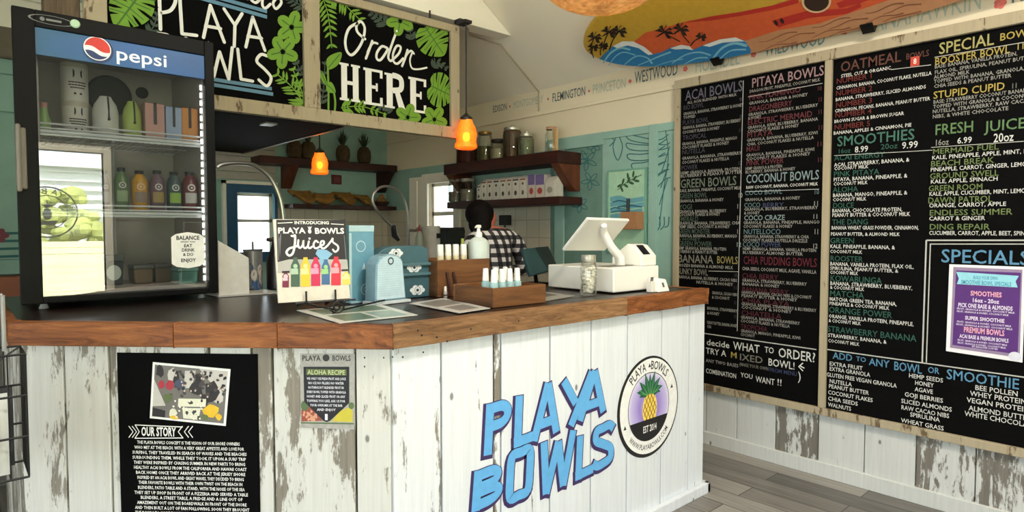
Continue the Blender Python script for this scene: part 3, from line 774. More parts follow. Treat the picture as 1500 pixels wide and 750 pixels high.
collage(pho, plP, pquad, [
    ('picture_ground', (112, 108, 102), [[(.03, .04), (.97, .04), (.97, .96), (.03, .96)]]),
    ('picture_light', (196, 192, 184), [[(.6, .04), (.97, .04), (.97, .4), (.75, .25)], [(.03, .3), (.2, .75), (.03, .78)], [(.42, .1), (.56, .08), (.52, .4), (.42, .4)], blob(.87, .5, .07, .12), blob(.25, .2, .05, .12)]),
    ('picture_dark', (44, 40, 40), [blob(.6, .22, .05, .1), blob(.58, .4, .09, .13), blob(.78, .42, .09, .2), blob(.1, .15, .05, .1), blob(.7, .58, .06, .12), [(.03, .8), (.2, .84), (.2, .96), (.03, .96)], blob(.32, .25, .04, .12)]),
    ('picture_red', (170, 48, 62), [blob(.24, .38, .05, .08), blob(.13, .38, .04, .07)]),
    ('picture_blue', (70, 78, 100), [blob(.37, .36, .07, .1)]),
    ('picture_table', (222, 220, 196), [[(.36, .6), (.72, .56), (.72, .7), (.36, .74)], [(.42, .76), (.66, .73), (.64, .94), (.44, .94)], blob(.3, .86, .05, .08)]),
    ('picture_cups', (60, 62, 50), [blob(.48, .84, .02, .05), blob(.58, .82, .03, .05), blob(.52, .65, .03, .03), blob(.64, .9, .02, .04)]),
    ('picture_yellow', (226, 182, 40), [blob(.8, .76, .1, .11), blob(.32, .94, .06, .03), blob(.9, .85, .04, .06)]),
    ('picture_crowd', (70, 64, 62), [blob(rng.uniform(.25, .95), rng.uniform(.06, .55), .022, .03, 7) for _ in range(34)]),
    ('picture_faces', (206, 186, 172), [blob(rng.uniform(.25, .95), rng.uniform(.08, .55), .013, .02, 6) for _ in range(26)]),
    ('picture_shadow', (34, 31, 31), [blob(rng.uniform(.4, .95), rng.uniform(.1, .6), .018, .03, 6) for _ in range(22)]),
    ('picture_bowls', (236, 232, 214), [blob(rng.uniform(.3, .7), rng.uniform(.62, .93), .014, .018, 7) for _ in range(24)]),
    ('picture_green', (96, 110, 66), [blob(.22, .6, .06, .08), blob(.72, .88, .05, .05)])], .0046)
b = MB()
row(b, plP, 'OUR STORY', 208, 631, 258, 13, .03, .0036, shear=.05)
for p in ([(199, 622), (268, 625)], [(199, 641.5), (268, 641)], [(268, 624), (262, 632), (269, 641)], [(199, 622), (205, 632), (199, 641)]): b.ribbon([plP.uv(*q) for q in p], .0032, plP.M, .0036, False)
for x0, dx in ((190, 6), (195, 6), (277, -6), (283, -6)): b.ribbon([plP.uv(x0, 624), plP.uv(x0 + dx, 632), plP.uv(x0, 640)], .003, plP.M, .0036, False)
story = ["THE PLAYA BOWLS CONCEPT IS THE VISION OF OUR SHORE OWNERS", "WHO MET AT THE BEACH. WITH A VERY GREAT APPETITE AND LOVE FOR",
 "SURFING, THEY TRAVELED IN SEARCH OF WAVES AND THE BEACHES", "SURROUNDING THEM. WHILE THEY TOOK IT UPON A SURF TRIP", "THEY WERE INSPIRED BY CHASING SUMMER IN NEW PARTS TO BRING",
 "HEALTHY ACAI BOWLS FROM THE CALIFORNIA AND HAWAII COAST", "BACK HOME ONCE THEY ARRIVED BACK AT THE JERSEY SHORE", "INSPIRED BY AN ACAI BOWL AND GREAT WAVES, THEY DECIDED TO BRING",
 "THEIR FAVORITE BOWLS WITH THEIR OWN TWIST ON THE BEACH IN", "BLENDERS, PATIO TABLE AND A STAND, WITH THE NOISE OF THE SEA",
 "THEY SET UP SHOP IN FRONT OF A PIZZERIA AND SERVED A TABLE", "BLENDERS, A STREET TABLE, A FRIDGE AND A LINE OUT OF", "AMAZEMENT OUT ON THE BOARDWALK IN FRONT OF THE SHORE",
 "AND THEN BUILT A LOT OF FAN FOLLOWING. SOON THEY BROUGHT", "THE BOWLS TO MORE TOWNS UP AND DOWN THE COAST, AND NOW", "EVERY SHOP BRINGS THE BEACH TO YOU. FRESH FRUIT", "GRANOLA, HONEY AND GOOD VIBES ARE SERVED DAILY", "IN EVERY BOWL, SO COME IN AND RIDE THE WAVE", "THANK YOU FOR SHARING THE LOVE"]
ext = [(202, 352), (198, 358), (195, 362), (195, 361), (197, 360), (197, 362), (200, 360), (202, 358), (204, 356), (203, 359), (198, 364), (207, 356), (202, 362), (199, 366), (199, 366), (202, 360), (202, 360), (204, 358), (214, 346)]
for i, (tx, (xa, xb)) in enumerate(zip(story, ext)): row(b, plP, tx, xa, 647 + 7.33 * i, xb, 4.7, .018, .0036, res=1)
b.build('lettering', M['white'], t)

# small recipe flyer beside it
t = thing('flyer', 'small grey flyer with a black arrow-shaped text panel on the angled counter front', 'flyer', tuple(plP.M(-.22, .88)), world=True)
fq = lambda px, py: plP.uv(px, py)
b = MB(); b.prism([fq(440, 518), fq(520, 518), fq(519, 629), fq(441, 626)], 0, .002, plP.M); b.build('sheet', flat('grey_paper', S(168, 165, 158), .7, var=.15, scale=60), t)
b = MB(); b.flatpoly([fq(445, 537), fq(512, 537), fq(512, 590), fq(484, 616), (fq(479, 618)), fq(474, 616), fq(446, 588)], plP.M, .0026); b.build('text_panel', rgb(26, 26, 30), t)
b = MB(); row(b, plP, 'PLAYA', 443, 524, 470, 8, .02, .0026); row(b, plP, 'BOWLS', 487, 524, 514, 8, .02, .0026); b.disc(*fq(478, 524), .012, .012, plP.M, .0026, 10); b.build('heading', rgb(44, 46, 44), t)
b = MB(); b.rect(*[fq(449, 549)[0], fq(508, 549)[0], fq(449, 549)[1], fq(449, 540)[1]], plP.M, .0030); b.build('banner', rgb(92, 104, 58), t)
b = MB(); row(b, plP, 'ALOHA RECIPE', 451, 544.5, 506, 7, .02, .0036); b.build('banner_text', rgb(190, 200, 150), t)
b = MB()
for i, (xa, xb, tx) in enumerate([(450, 507, 'WE ONLY USE FRESH FRUIT AND JUICE'), (452, 504, 'NO ICE NO FILLERS NO WATER'), (452, 504, 'NOTHING BUT BLENDED FRUIT IN'), (450, 507, 'EVERY BOWL TOPPED WITH GRANOLA'), (450, 506, 'HONEY AND SLICED FRUIT OR ANY'), (450, 506, 'TOPPING YOU LIKE, ASK US FOR'), (455, 502, 'YOUR OWN MIX AT THE BAR'), (465, 492, 'AND ENJOY')]):
    row(b, plP, tx, xa, 554 + i * 6.5, xb, 3.6, .02, .003, res=1)
b.rect(fq(476.5, 615)[0], fq(480.5, 615)[0], fq(477, 615)[1], fq(477, 606)[1], plP.M, .003); b.build('lettering', rgb(222, 224, 232), t)
b = MB(); b.flatpoly([fq(442, 600), fq(446, 590), fq(456, 596), fq(473, 616), fq(442, 617)], plP.M, .0023); b.build('fruit_print', rgb(150, 74, 56), t)
b = MB(); b.flatpoly([fq(486, 617), fq(498, 602), fq(512, 596), fq(517, 602), fq(517, 618)], plP.M, .0023); b.build('lemon_print', rgb(196, 184, 60), t)
b = MB()
for i in range(26): b.disc(*fq(444 + rng.uniform(0, 1) ** .8 * 20, 616 - rng.uniform(0, 1) * 16 * (1 - i / 52)), .004, .005, plP.M, .0025, 7)
b.build('berry_print', rgb(206, 150, 120), t)
b = MB(); b.disc(*fq(447, 594), .014, .018, plP.M, .0025, 9); b.disc(*fq(515, 594), .010, .012, plP.M, .0025, 9); b.rect(fq(441, 618)[0], fq(519, 618)[0], fq(441, 620)[1], fq(441, 618)[1], plP.M, .0026); b.build('leaf_print', rgb(86, 108, 70), t)

# =================================================================== MENU BOARDS
plM = Plane((XW - .03, 0, 0), (0, -1, 0), (0, 0, 1))
FRZ = (.36, 2.433)
fr = thing('board_surround', 'pale weathered wood frame around the two black menu boards', 'frame', (XW, 1.47, .36), world=True)
def rail(name, y0, y1, z0, z1, r, d=.05):
    b = MB(); b.r = r; b.box(XW - d, XW - .001, y0, y1, z0, z1); return b.build(name, M['frame'], fr, bevel=.003)
rail('top_rail', .40, 2.45, 2.362, 2.420, .3, .052); rail('bottom_rail', .40, 2.45, .362, .404, .5, .052)
rail('stile', 2.412, 2.45, .404, 2.362, .2); rail('stile', 1.436, 1.474, .404, 2.362, .25); rail('stile', .40, .44, .404, 2.362, .6)
CC = {'p': S(118, 114, 134), 'P': S(74, 70, 86), 'g': S(126, 140, 124), 'G': S(80, 100, 86), 'y': S(176, 160, 96), 'q': S(150, 146, 132), 'k': S(196, 158, 160), 'K': S(150, 70, 80),
      'c': S(164, 186, 188), 'C': S(112, 142, 148), 'N': S(70, 80, 120), 'r': S(140, 36, 58), 'R': S(118, 36, 54), 'w': S(226, 226, 220), 'v': S(186, 184, 176), 'o': S(120, 74, 62), 'O': S(156, 60, 52),
      't': S(84, 140, 122), 'T': S(56, 110, 96), 's': S(206, 196, 124), 'Y': S(214, 190, 96), 'f': S(120, 158, 104), 'F': S(132, 152, 92), 'b': S(112, 174, 216), 'B': S(86, 150, 200), 'x': S(196, 60, 44)}
# code, left x, centre y at the left end, right x, letter height (photo pixels), words
MENU1 = '''p 1004 140 1088 15 ACAI BOWLS
v 1007 150.5 1079 4 ALL ACAI BLENDED WITH MILK
P 1001 158 1031 7 RIO BOWL
v 1001 167 1089 4.5 GRANOLA, BANANA, STRAWBERRY & HONEY
v 1001 172.5 1019 4.5 TOPPED
P 1000 180 1038 7 PLAYA BOWL
v 1000 187.5 1085 4.5 GRANOLA, BANANA, STRAWBERRY, BLUEBERRY
v 1000 194 1054 4.5 COCONUT FLAKES & HONEY
P 1000 202 1035 7 TROPICAL
v 999 211 1080 4.5 GRANOLA, BANANA, PINEAPPLE, MANGO
v 999 216.5 1068 4.5 COCONUT FLAKES & HONEY
P 999 223 1033 7 NUTELLA
v 999 232 1086 4.5 GRANOLA, BANANA, STRAWBERRY
v 999 238 1068 4.5 COCONUT FLAKES & NUTELLA
P 998 246 1022 7 POWER
v 997 253.5 1084 4.5 HEMP GRANOLA, BANANA, PROTEIN
v 997 258 1087 4.5 BLUEBERRY & PEANUT BUTTER
g 997 269 1079 13 GREEN BOWLS
v 996 279.5 1086 4.5 KALE, BANANA, PINEAPPLE, COCONUT MILK
G 996 287 1036 7.5 GREEN BOWL
v 995 294.5 1060 4.5 GRANOLA, BANANA & HONEY
G 995 303 1014 7.5 YOGI
v 995 310 1064 4.5 GRANOLA, BANANA, BLUEBERRY
v 995 314.5 1055 4.5 COCONUT FLAKES & HONEY
G 994 321 1023 7.5 EMERALD
v 994 327 1084 4.5 GRANOLA, BANANA, STRAWBERRY, CHIA
v 994 332 1069 4.5 HEMP SEEDS, COCONUT & HONEY
G 994 338.5 1040 7.5 GREEN MONSTER
v 993 345 1080 4.5 GRANOLA, BANANA, BLUEBERRY, MANGO
G 993 350 1026 4.5 & HONEY
G 993 356.5 1043 7.5 GREEN POWER
v 992 363 1064 4.5 HEMP GRANOLA, BANANA, PROTEIN
v 992 368 1051 4.5 BLUEBERRY & PEANUT BUTTER
q 993 378 1045 12 BANANA
y 1050 380 1081 11 BOWLS
v 993 388 1074 4.5 FROZEN BANANA & ALMOND MILK
q 992 396.5 1037 9 BUNKY BOWL
v 992 405 1080 4.5 GRANOLA, BANANA, BLUEBERRY, CACAO NIBS
v 1020 413 1074 4.5 NUTELLA & HONEY
v 1043 428.5 1080 4.5 GRANOLA, CACAO NIBS
v 1043 435 1069 4.5 & COCONUT
v 1036 451 1080 4.5 BANANA, STRAWBERRY
v 1036 458 1054 4.5 & HONEY
v 1036 472 1080 4.5 PEANUT BUTTER, BANANA, HONEY
v 1036 478 1042 4.5 CHIA
P 1083 146 1087 6 9
P 1083 171 1088 6 10
P 1082 191 1087 6 11
P 1081 239 1087 6 12
v 1081 286 1088 7 10
v 1079 302 1086 7 11
v 1079 319 1085 7 11
v 1079 339 1085 7 11
c 1078 358 1086 7 12
P 1075 403 1080 6 10
P 1074 421 1080 6 11
P 1075 443 1079 6 11
P 1075 463 1079 6 11
k 1101 121.5 1207 14 PITAYA BOWLS
v 1098 134 1201 4.5 DRAGON FRUIT, PINEAPPLE, COCONUT MILK
K 1097 143 1173 8 PINK FLAMINGO
v 1097 151.5 1183 4.5 GRANOLA, BANANA & HONEY
K 1097 160 1160 8 DRAGONBERRY
v 1096 168 1198 4.5 GRANOLA, STRAWBERRY, BLUEBERRY
v 1096 173 1115 4.5 & HONEY
K 1095 179 1190 8.5 ELECTRIC MERMAID
v 1095 187 1198 4.5 GRANOLA, KIWI, BLUEBERRY, BANANA
v 1095 192.5 1170 4.5 COCONUT FLAKES & HONEY
K 1094 198 1132 8 PITAYA
v 1094 205.5 1198 4.5 GRANOLA, BANANA, BLUEBERRY, KIWI
v 1094 211.5 1192 4.5 CHIA, COCONUT FLAKES & NUTELLA
K 1093 218.5 1113 8 MAUI
v 1093 227.5 1193 4.5 GRANOLA, BANANA, PINEAPPLE, KIWI
v 1093 233 1187 4.5 COCONUT FLAKES & HONEY
K 1093 239 1148 8 PINK POWER
v 1092 247 1146 4.5 HEMP GRANOLA & PROTEIN
v 1092 252 1165 4.5 BLUEBERRY, BANANA & HONEY
c 1093 262 1200 13 COCONUT BOWLS
w 1093 274.5 1198 4.5 RAW COCONUT, BANANA, COCONUT MILK
C 1091 282.5 1146 7 COCO BOWL
v 1091 292.5 1172 4.5 GRANOLA, BANANA & HONEY
C 1090 300.5 1114 7 COCO
N 1117 300.5 1148 7 BERRY
v 1090 306.5 1198 4.5 GRANOLA, BLUEBERRY, STRAWBERRY
v 1090 312 1113 4.5 & HONEY
c 1090 319 1150 7.5 COCO CRAZE
v 1089 326 1201 4.5 GRANOLA, BANANA, PINEAPPLE, MANGO
v 1089 331.5 1161 4.5 COCONUT FLAKES & HONEY
C 1089 339 1144 7.5 NUTELLOCO
v 1089 346 1185 4.5 GRANOLA, BANANA, STRAWBERRY & CHIA
v 1088 351.5 1183 4.5 COCONUT FLAKES, NUTELLA DRIZZLE
C 1088 357.5 1113 7.5 COCO
N 1115 357.5 1144 7.5 POWER
v 1088 364 1196 4.5 HEMP GRANOLA, BANANA, VANILLA PROTEIN
v 1088 369.5 1176 4.5 BLUEBERRY, ALMOND BUTTER
r 1089 380.5 1197 12 CHIA PUDDING BOWLS
v 1087 393 1196 5 CHIA SEEDS, COCONUT MILK, AGAVE, VANILLA
R 1087 403.5 1140 8 CHIA BERRY
v 1087 410 1182 4.5 GRANOLA, STRAWBERRY, BLUEBERRY
v 1087 415.5 1142 4.5 BANANA & HONEY
R 1087 423 1155 7 BANANA BERRY
v 1086 427.5 1189 4.5 GRANOLA, BANANA, CACAO NIBS & COCONUT
v 1086 432.5 1168 4.5 PEANUT BUTTER & HONEY
R 1086 439 1157 7 CHIA PLAYA
v 1086 444.5 1196 4.5 GRANOLA, BANANA, STRAWBERRY & BLUEBERRY
v 1086 449.5 1160 4.5 COCONUT & HONEY
R 1086 457.5 1145 7.5 CHIATELLA
v 1085 464 1172 4.5 GRANOLA, BANANA, STRAWBERRY
v 1085 469.5 1157 4.5 COCONUT FLAKES & NUTELLA
R 1085 477.5 1124 7 TROPICHIA
v 1085 484 1173 4.5 GRANOLA, MANGO, PINEAPPLE, KIWI
v 1085 489.5 1106 4.5 COCONUT
K 1197 130 1204 6 10
K 1198 146 1205 7 11
K 1198 164 1205 7 11
K 1198 187 1206 7 11
K 1196 211 1205 7 11
K 1197 234 1205 7 11
C 1192 281 1200 7 10
v 1191 298 1200 7 11
v 1190 317 1199 7 11
v 1192 339 1200 8 11
v 1190 360 1198 7 12
w 1035 500.5 1069 9 decide
w 1074 505.5 1113 12 WHAT
w 1120 511.5 1134 9 TO
w 1140 515.5 1195 14 ORDER?
w 1034 513 1064 9 TRY A
Y 1070 519 1080 9 M
q 1083 522 1118 10 IXED
w 1125 529.5 1165 11 BOWL!
v 1034 527.5 1082 5 ANY TWO BASES
q 1083 533 1126 5 (MAKE YOUR OWN
N 1127 541 1168 6 FROM MENU
w 1169 550 1174 13 )
w 1034 542.5 1079 7 COMBINATION
w 1085 548.5 1103 7 YOU
w 1107 554.5 1135 9 WANT
w 1138 559 1146 10 !!'''
MENU2 = '''o 1231 98 1320 15 OATMEAL
o 1327 83 1361 9 BOWLS
w 1232 111.5 1305 5 STEEL CUT & ORGANIC
O 1225 119 1279 8 NUMBER 1
w 1225 129 1364 5 CINNAMON, BANANA, COCONUT FLAKE, NUTELLA
O 1224 137 1278 8 NUMBER 2
w 1224 146 1356 5 BANANA, STRAWBERRY, SLICED ALMONDS
O 1224 154 1278 8 NUMBER 3
w 1223 162.5 1362 5 CINNAMON, PECANS, BANANA, PEANUT BUTTER
O 1223 169 1277 8 NUMBER 4
w 1222 178 1324 5 BROWN SUGAR & BROWN SUGAR
O 1222 186.5 1275 8 NUMBER 5
w 1221 195 1335 5 BANANA, APPLES & CINNAMON, PIE
t 1226 207 1340 15 SMOOTHIES
T 1227 221.5 1246 7 16oz
w 1252 219 1272 9 8.99
T 1290 215 1315 8 20oz
w 1321 213 1345 10 9.99
T 1222 231.5 1296 8 ACAI ENERGY
w 1222 241.5 1332 5.5 ACAI, STRAWBERRY, BANANA, &
w 1222 247 1272 5 COCONUT MILK
T 1221 255 1288 8 PINK PITAYA
w 1221 263 1329 5.5 PITAYA, BANANA, PINEAPPLE, &
w 1221 269.5 1271 5 COCONUT MILK
T 1220 278 1257 8 ALOHA
w 1220 286 1329 5.5 BANANA, MANGO, PINEAPPLE, &
w 1220 292.5 1269 5 COCONUT MILK
T 1220 301 1251 8 DOLCE
w 1219 308.5 1322 5.5 BANANA, CHOCOLATE PROTEIN,
w 1219 315 1333 5.5 PEANUT BUTTER & COCONUT MILK
T 1219 325 1272 8 THE DANG
w 1218 333.5 1346 5.5 BANANA WHEAT GRASS POWDER, CINNAMON,
w 1217 342.5 1318 5 PEANUT BUTTER, & ALMOND MILK
T 1216 352 1252 8 GREEN
w 1216 360.5 1311 5.5 KALE, PINEAPPLE, BANANA, &
w 1216 368 1263 5 COCONUT MILK
T 1216 378 1264 8 ROOSTER
w 1216 386 1339 5.5 BANANA, VANILLA PROTEIN, FLAX OIL,
w 1216 392.5 1316 5 SPIRULINA, PEANUT BUTTER, &
w 1216 398.5 1257 5 COCONUT MILK
T 1216 407 1292 9 KOWABUNGA
w 1216 414.5 1337 5.5 BANANA, STRAWBERRY, BLUEBERRY,
w 1216 420.5 1266 5 & COCONUT MILK
T 1215 429 1266 9 MATCHA
w 1215 437.5 1314 5.5 MATCHA GREEN TEA, BANANA,
w 1215 444 1303 5 PINEAPPLE & COCONUT MILK
T 1214 453 1307 9 ORANGE POWER
w 1214 462.5 1339 5.5 ORANGE, VANILLA PROTEIN, PINEAPPLE,
w 1214 469 1261 5 & COCONUT MILK
T 1212 481 1343 9 STRAWBERRY BANANA
w 1213 490.5 1299 5.5 STRAWBERRY, BANANA, &
w 1213 498.5 1259 5 COCONUT MILK
s 1375 71 1456 17 SPECIAL
Y 1464 54.5 1522 11 BOWLS
Y 1369 90 1479 11 BOOSTER BOWL
Y 1488 69 1502 9 11
v 1369 98 1490 5.5 BASE: BANANA, VANILLA PROTEIN,
v 1369 106 1515 5.5 FLAX OIL, SPIRULINA, PEANUT BUTTER
v 1368 113 1420 5.5 ALMOND MILK
v 1368 119.5 1500 5.5 TOPPED WITH: BANANA, GRANOLA,
v 1368 126.5 1481 5.5 CHIA SEEDS & PEANUT BUTTER
Y 1367 139.5 1472 11 STUPID CUPID
q 1481 126 1491 8 11
v 1367 149.5 1510 5.5 BASE: STRAWBERRY COCONUT BANANA
v 1367 156.5 1510 5.5 TOPPED WITH GRANOLA & COCONUT
v 1366 163.5 1512 5.5 NUTELLA, STRAWBERRY, RAW CACAO
v 1366 171 1477 5.5 NIBS, & WHITE CHOCOLATE
f 1369 190 1427 16 FRESH
f 1443 185 1515 16 JUICES
v 1369 209 1390 9 16oz
w 1402 206 1424 9 6.99
w 1455 202 1485 13 20oz
F 1366 222 1463 8 MERMAID FUEL
w 1365 231 1520 6 KALE, PINEAPPLE, APPLE, MINT, LIME
F 1363 240 1456 8.5 BEACH BREAK
w 1363 248.5 1512 6 PINEAPPLE, CARROT, GINGER, LEMON
F 1362 258 1463 8.5 GROUND SWELL
w 1363 266 1462 6 KALE, APPLE, SPINACH
F 1360 276 1440 8.5 GREEN ROOM
w 1361 284 1510 6 KALE, APPLE, CUCUMBER, MINT, LEMON
F 1359 293.5 1454 9 DAWN PATROL
w 1361 301 1474 6 ORANGE, CARROT, APPLE
F 1361 311.5 1483 8.5 ENDLESS SUMMER
w 1361 320 1443 6 CARROT & GINGER
F 1361 332 1450 8.5 DING REPAIR
w 1361 341 1520 6 CUCUMBER, CARROT, APPLE, BEET, SPINACH
b 1378 374 1510 20 SPECIALS
b 1220 520 1249 10 ADD
b 1254 525 1269 7 TO
b 1273 529 1303 11 ANY
b 1309 535 1351 13 BOWL
b 1359 541 1376 9 OR
b 1386 547 1494 15 SMOOTHIE
w 1215 532 1264 6 EXTRA FRUIT
w 1215 539.5 1275 6 EXTRA GRANOLA
w 1211 548 1314 6 GLUTEN FREE VEGAN GRANOLA
w 1215 557.5 1248 6 NUTELLA
w 1214 565 1273 6 PEANUT BUTTER
w 1213 574 1279 6 COCONUT FLAKES
w 1213 583 1257 6 CHIA SEEDS
w 1213 592 1247 6 WALNUTS
w 1331 549.5 1382 6.5 HEMP SEEDS
w 1340 560 1368 6.5 HONEY
w 1340 569.5 1367 6.5 AGAVE
w 1325 577 1382 6.5 GOJI BERRIES
w 1320 586.5 1395 6.5 SLICED ALMONDS
w 1320 596 1391 6.5 RAW CACAO NIBS
w 1333 606.5 1377 6.5 SPIRULINA
w 1320 615 1383 6.5 WHEAT GRASS
w 1428 567 1492 7.5 BEE POLLEN
w 1421 575.5 1505 7.5 WHEY PROTEIN
w 1416 585 1510 7.5 VEGAN PROTEIN
w 1419 597 1512 7.5 ALMOND BUTTER
w 1413 605 1520 7.5 WHITE CHOCOLATE'''
def menu(label, y0, y1, rows, lines):
    t = thing('menu_board', label, 'menu', (XW - .03, (y0 + y1) / 2, .4), world=True)
    b = MB(); b.box(XW - .03, XW - .001, y0, y1, .4045, 2.3615); b.build('board', M['black'], t)
    mbs = {}; dim = lambda c: .85 if c == 'w' else .6 if c == 'v' else .4 if c in 'KORr' else .62
    for ln in rows.strip().split('\n'):
        c, xl, yc, xr, h, tx = ln.split(' ', 5)
        small = float(h) < 6
        if float(h) >= 10 and c not in 'v':
            q = MB(); row(q, plM, tx, float(xl), float(yc), float(xr), float(h), .008, .0012, res=2)
            q.build('heading', rgb(*[int(round(255 * (1.055 * (x ** (1 / 2.4)) - .055))) for x in [y * dim(c) for y in CC[c][:3]]], .85), t); continue
        q = mbs.setdefault(c, MB())
        row(q, plM, tx, float(xl), float(yc), float(xr), float(h), .012 if small else .008, .0012, res=1 if small else 2)
    nm = {'w': 'lettering', 'v': 'grey_lettering'}
    for c, q in mbs.items():
        if c not in nm: nm[c] = 'item_names'
        q.build(nm[c], rgb(*[int(round(255 * (1.055 * (x ** (1 / 2.4)) - .055))) for x in [y * dim(c) for y in CC[c][:3]]], .85), t)
    b = MB()
    for x0, ya, x1, yb, wd in lines: b.ribbon([plM.uv(x0, ya), plM.uv(x1, yb)], wd, plM.M, .0012, False, caps=False)
    b.build('rule_lines', rgb(190, 190, 184, .85), t)
    return t
menu('black menu board of acai, pitaya, coconut and chia bowls, ending in a what-to-order note', 1.4745, 2.4115, MENU1,
     [(1030, 488, 1196, 512, .006), (1089, 118, 1080, 485, .004), (1096, 142, 1205, 122, .003), (1038, 397, 1082, 398, .003), (1092, 281, 1200, 277, .003)])
m2 = menu('black menu board of smoothies, juices and add-ins with the purple sheet on it', .4405, 1.4355, MENU2,
     [(1206, 511, 1500, 552.5, .006), (1222, 228, 1366, 220, .003), (1305, 102, 1364, 95, .003), (1364, 216, 1500, 207, .003), (1357, 352, 1351, 531, .007), (1357, 352, 1510, 352, .007), (1363, 357.5, 1357, 531, .005), (1362, 357.5, 1510, 357.5, .005), (1369, 84, 1500, 62, .003)])
b = MB(); b.rect(plM.uv(1334, 90)[0], plM.uv(1347, 90)[0], plM.uv(1340, 97)[1], plM.uv(1340, 83)[1], plM.M, .002); o = b.build('price_tag', rgb(196, 66, 46), m2)
b = MB(); row(b, plM, '8', 1338, 90, 1343, 8, .01, .0026); b.build('price', M['white'], o)
b = MB(); u, v = plM.uv(1181, 540); b.ribbon([plM.uv(1172, 536), plM.uv(1178, 539)], .006, plM.M); b.ribbon([plM.uv(1176, 532), plM.uv(1170, 537), plM.uv(1176, 543)], .006, plM.M, smooth=False)
b.build('arrow', M['white'], bpy.data.objects['menu_board'])
# the purple specials sheet pinned on the board
t = thing('specials_sheet', 'purple and white printed sheet pinned under the blue SPECIALS heading', 'poster', tuple(plM.P(1445, 520, .003)), world=True)
sp_ = lambda px, py: plM.uv(px, py)
b = MB(); b.prism([sp_(1391, 387), sp_(1503, 391), sp_(1498, 531), sp_(1386, 514)], .001, .004, plM.M); b.build('sheet', rgb(238, 236, 240), t)
b = MB(); b.flatpoly([sp_(1397, 391), sp_(1498, 395), sp_(1494, 524), sp_(1392, 509)], plM.M, .0046); b.build('border_print', rgb(150, 130, 160), t)
b = MB(); b.flatpoly([sp_(1401, 396), sp_(1496, 399.5), sp_(1491, 519), sp_(1395.5, 505)], plM.M, .0050); b.build('purple_print', rgb(84, 36, 118), t)
b = MB(); b.flatpoly([sp_(1401, 398), sp_(1493, 404), sp_(1488, 412), sp_(1491, 421), sp_(1402, 416), sp_(1405, 408)], plM.M, .0054); b.build('ribbon_print', rgb(150, 214, 228), t)
b = MB()
for q in [('BUILD YOUR OWN', 1426, 406, 1462, 5), ('SMOOTHIE BOWL SPECIALS', 1408, 412.5, 1482, 6)]: row(b, plM, q[0], q[1], q[2], q[3], q[4], .02, .0060)
b.build('ribbon_lettering', rgb(70, 150, 180), t)
b = MB(); row(b, plM, 'SMOOTHIES', 1422, 429, 1468, 7, .03, .0055); row(b, plM, 'PREMIUM BOWLS', 1412, 482, 1472, 8, .03, .0055); b.build('pink_lettering', rgb(236, 170, 190), t)
b = MB()
for q in [('16oz - 20oz', 1424, 439, 1464, 6), ('PICK ONE BASE & ALMONDS', 1404, 446, 1484, 6), ('SUPER SMOOTHIE', 1414, 465, 1472, 5.5), ('ACAI BASE & PREMIUM BOWLS', 1406, 491.5, 1478, 5.5)]: row(b, plM, *[q[0], q[1], q[2], q[3], q[4]], .03, .0055)
for x0, y, x1 in ((1402, 451.5, 1487), (1402, 455.5, 1478), (1402, 470.5, 1482), (1401, 474.5, 1484), (1403, 497.5, 1476), (1403, 501.5, 1474), (1424, 507, 1462)): row(b, plM, 'FRUIT, GRANOLA & HONEY, COCONUT MILK', x0, y, x1, 2.6, .02, .0055, res=1)
b.build('lettering', rgb(226, 214, 236), t)
b = MB(); b.disc(*sp_(1487, 522), .024, .022, plM.M, .0055, 18); b.build('round_print', rgb(220, 220, 232), t)

# =================================================================== HANGING SIGN
SY = 3.62
plG = Plane((0, SY, 0), (1, 0, 0), (0, 0, 1)); G_ = PX(plG)
SX0, SXM, SX1 = .506, 1.634, 2.73; SZ0, SZ1 = 2.065, 2.855
sg = thing('hanging_sign', 'long hanging black sign in a pale wood frame, painted with leaves, lettered ORDER HERE', 'sign', (1.62, SY, SZ0), world=True)
b = MB(); b.box(SX0 + .03, SX1 - .03, SY, SY + .02, SZ0 + .03, SZ1 - .03); b.build('board', M['black'], sg)
def grail(x0, x1, z0, z1, r, nm='frame_rail'):
    b = MB(); b.r = r; b.box(x0, x1, SY - .022, SY + .03, z0, z1); b.build(nm, M['frame'], sg, bevel=.003)
grail(SX0, SX1, SZ0, SZ0 + .078, .35); grail(SX0, SX1, SZ1 - .05, SZ1, .3)
grail(SX0, SX0 + .095, SZ0 + .078, SZ1 - .05, .5, 'frame_stile'); grail(SXM - .048, SXM + .052, SZ0 + .078, SZ1 - .05, .4, 'frame_stile'); grail(SX1 - .075, SX1, SZ0 + .078, SZ1 - .05, .3, 'frame_stile')
b = MB()
for x in (.8, 1.6, 2.5): b.tube([(x, SY + .01, SZ1 - .02), (x, SY + .01, 2.92)], .006, 6)
b.build('hanger_rod', M['wire'], sg)
lime = rgb(112, 156, 42, .7); lime_d = rgb(62, 106, 34, .7); gd = rgb(64, 78, 66, .8); sblue = rgb(96, 138, 164, .75)
W1 = MB(); W1.smooth = False
def stroke(b, pts, wpx, w=.0015, smooth=True, M_=None, px=True):
    wpx *= .82
    P = [plG.uv(*p) for p in pts] if px else pts
    b.ribbon(P, wpx * .0045, plG.M, w, smooth)
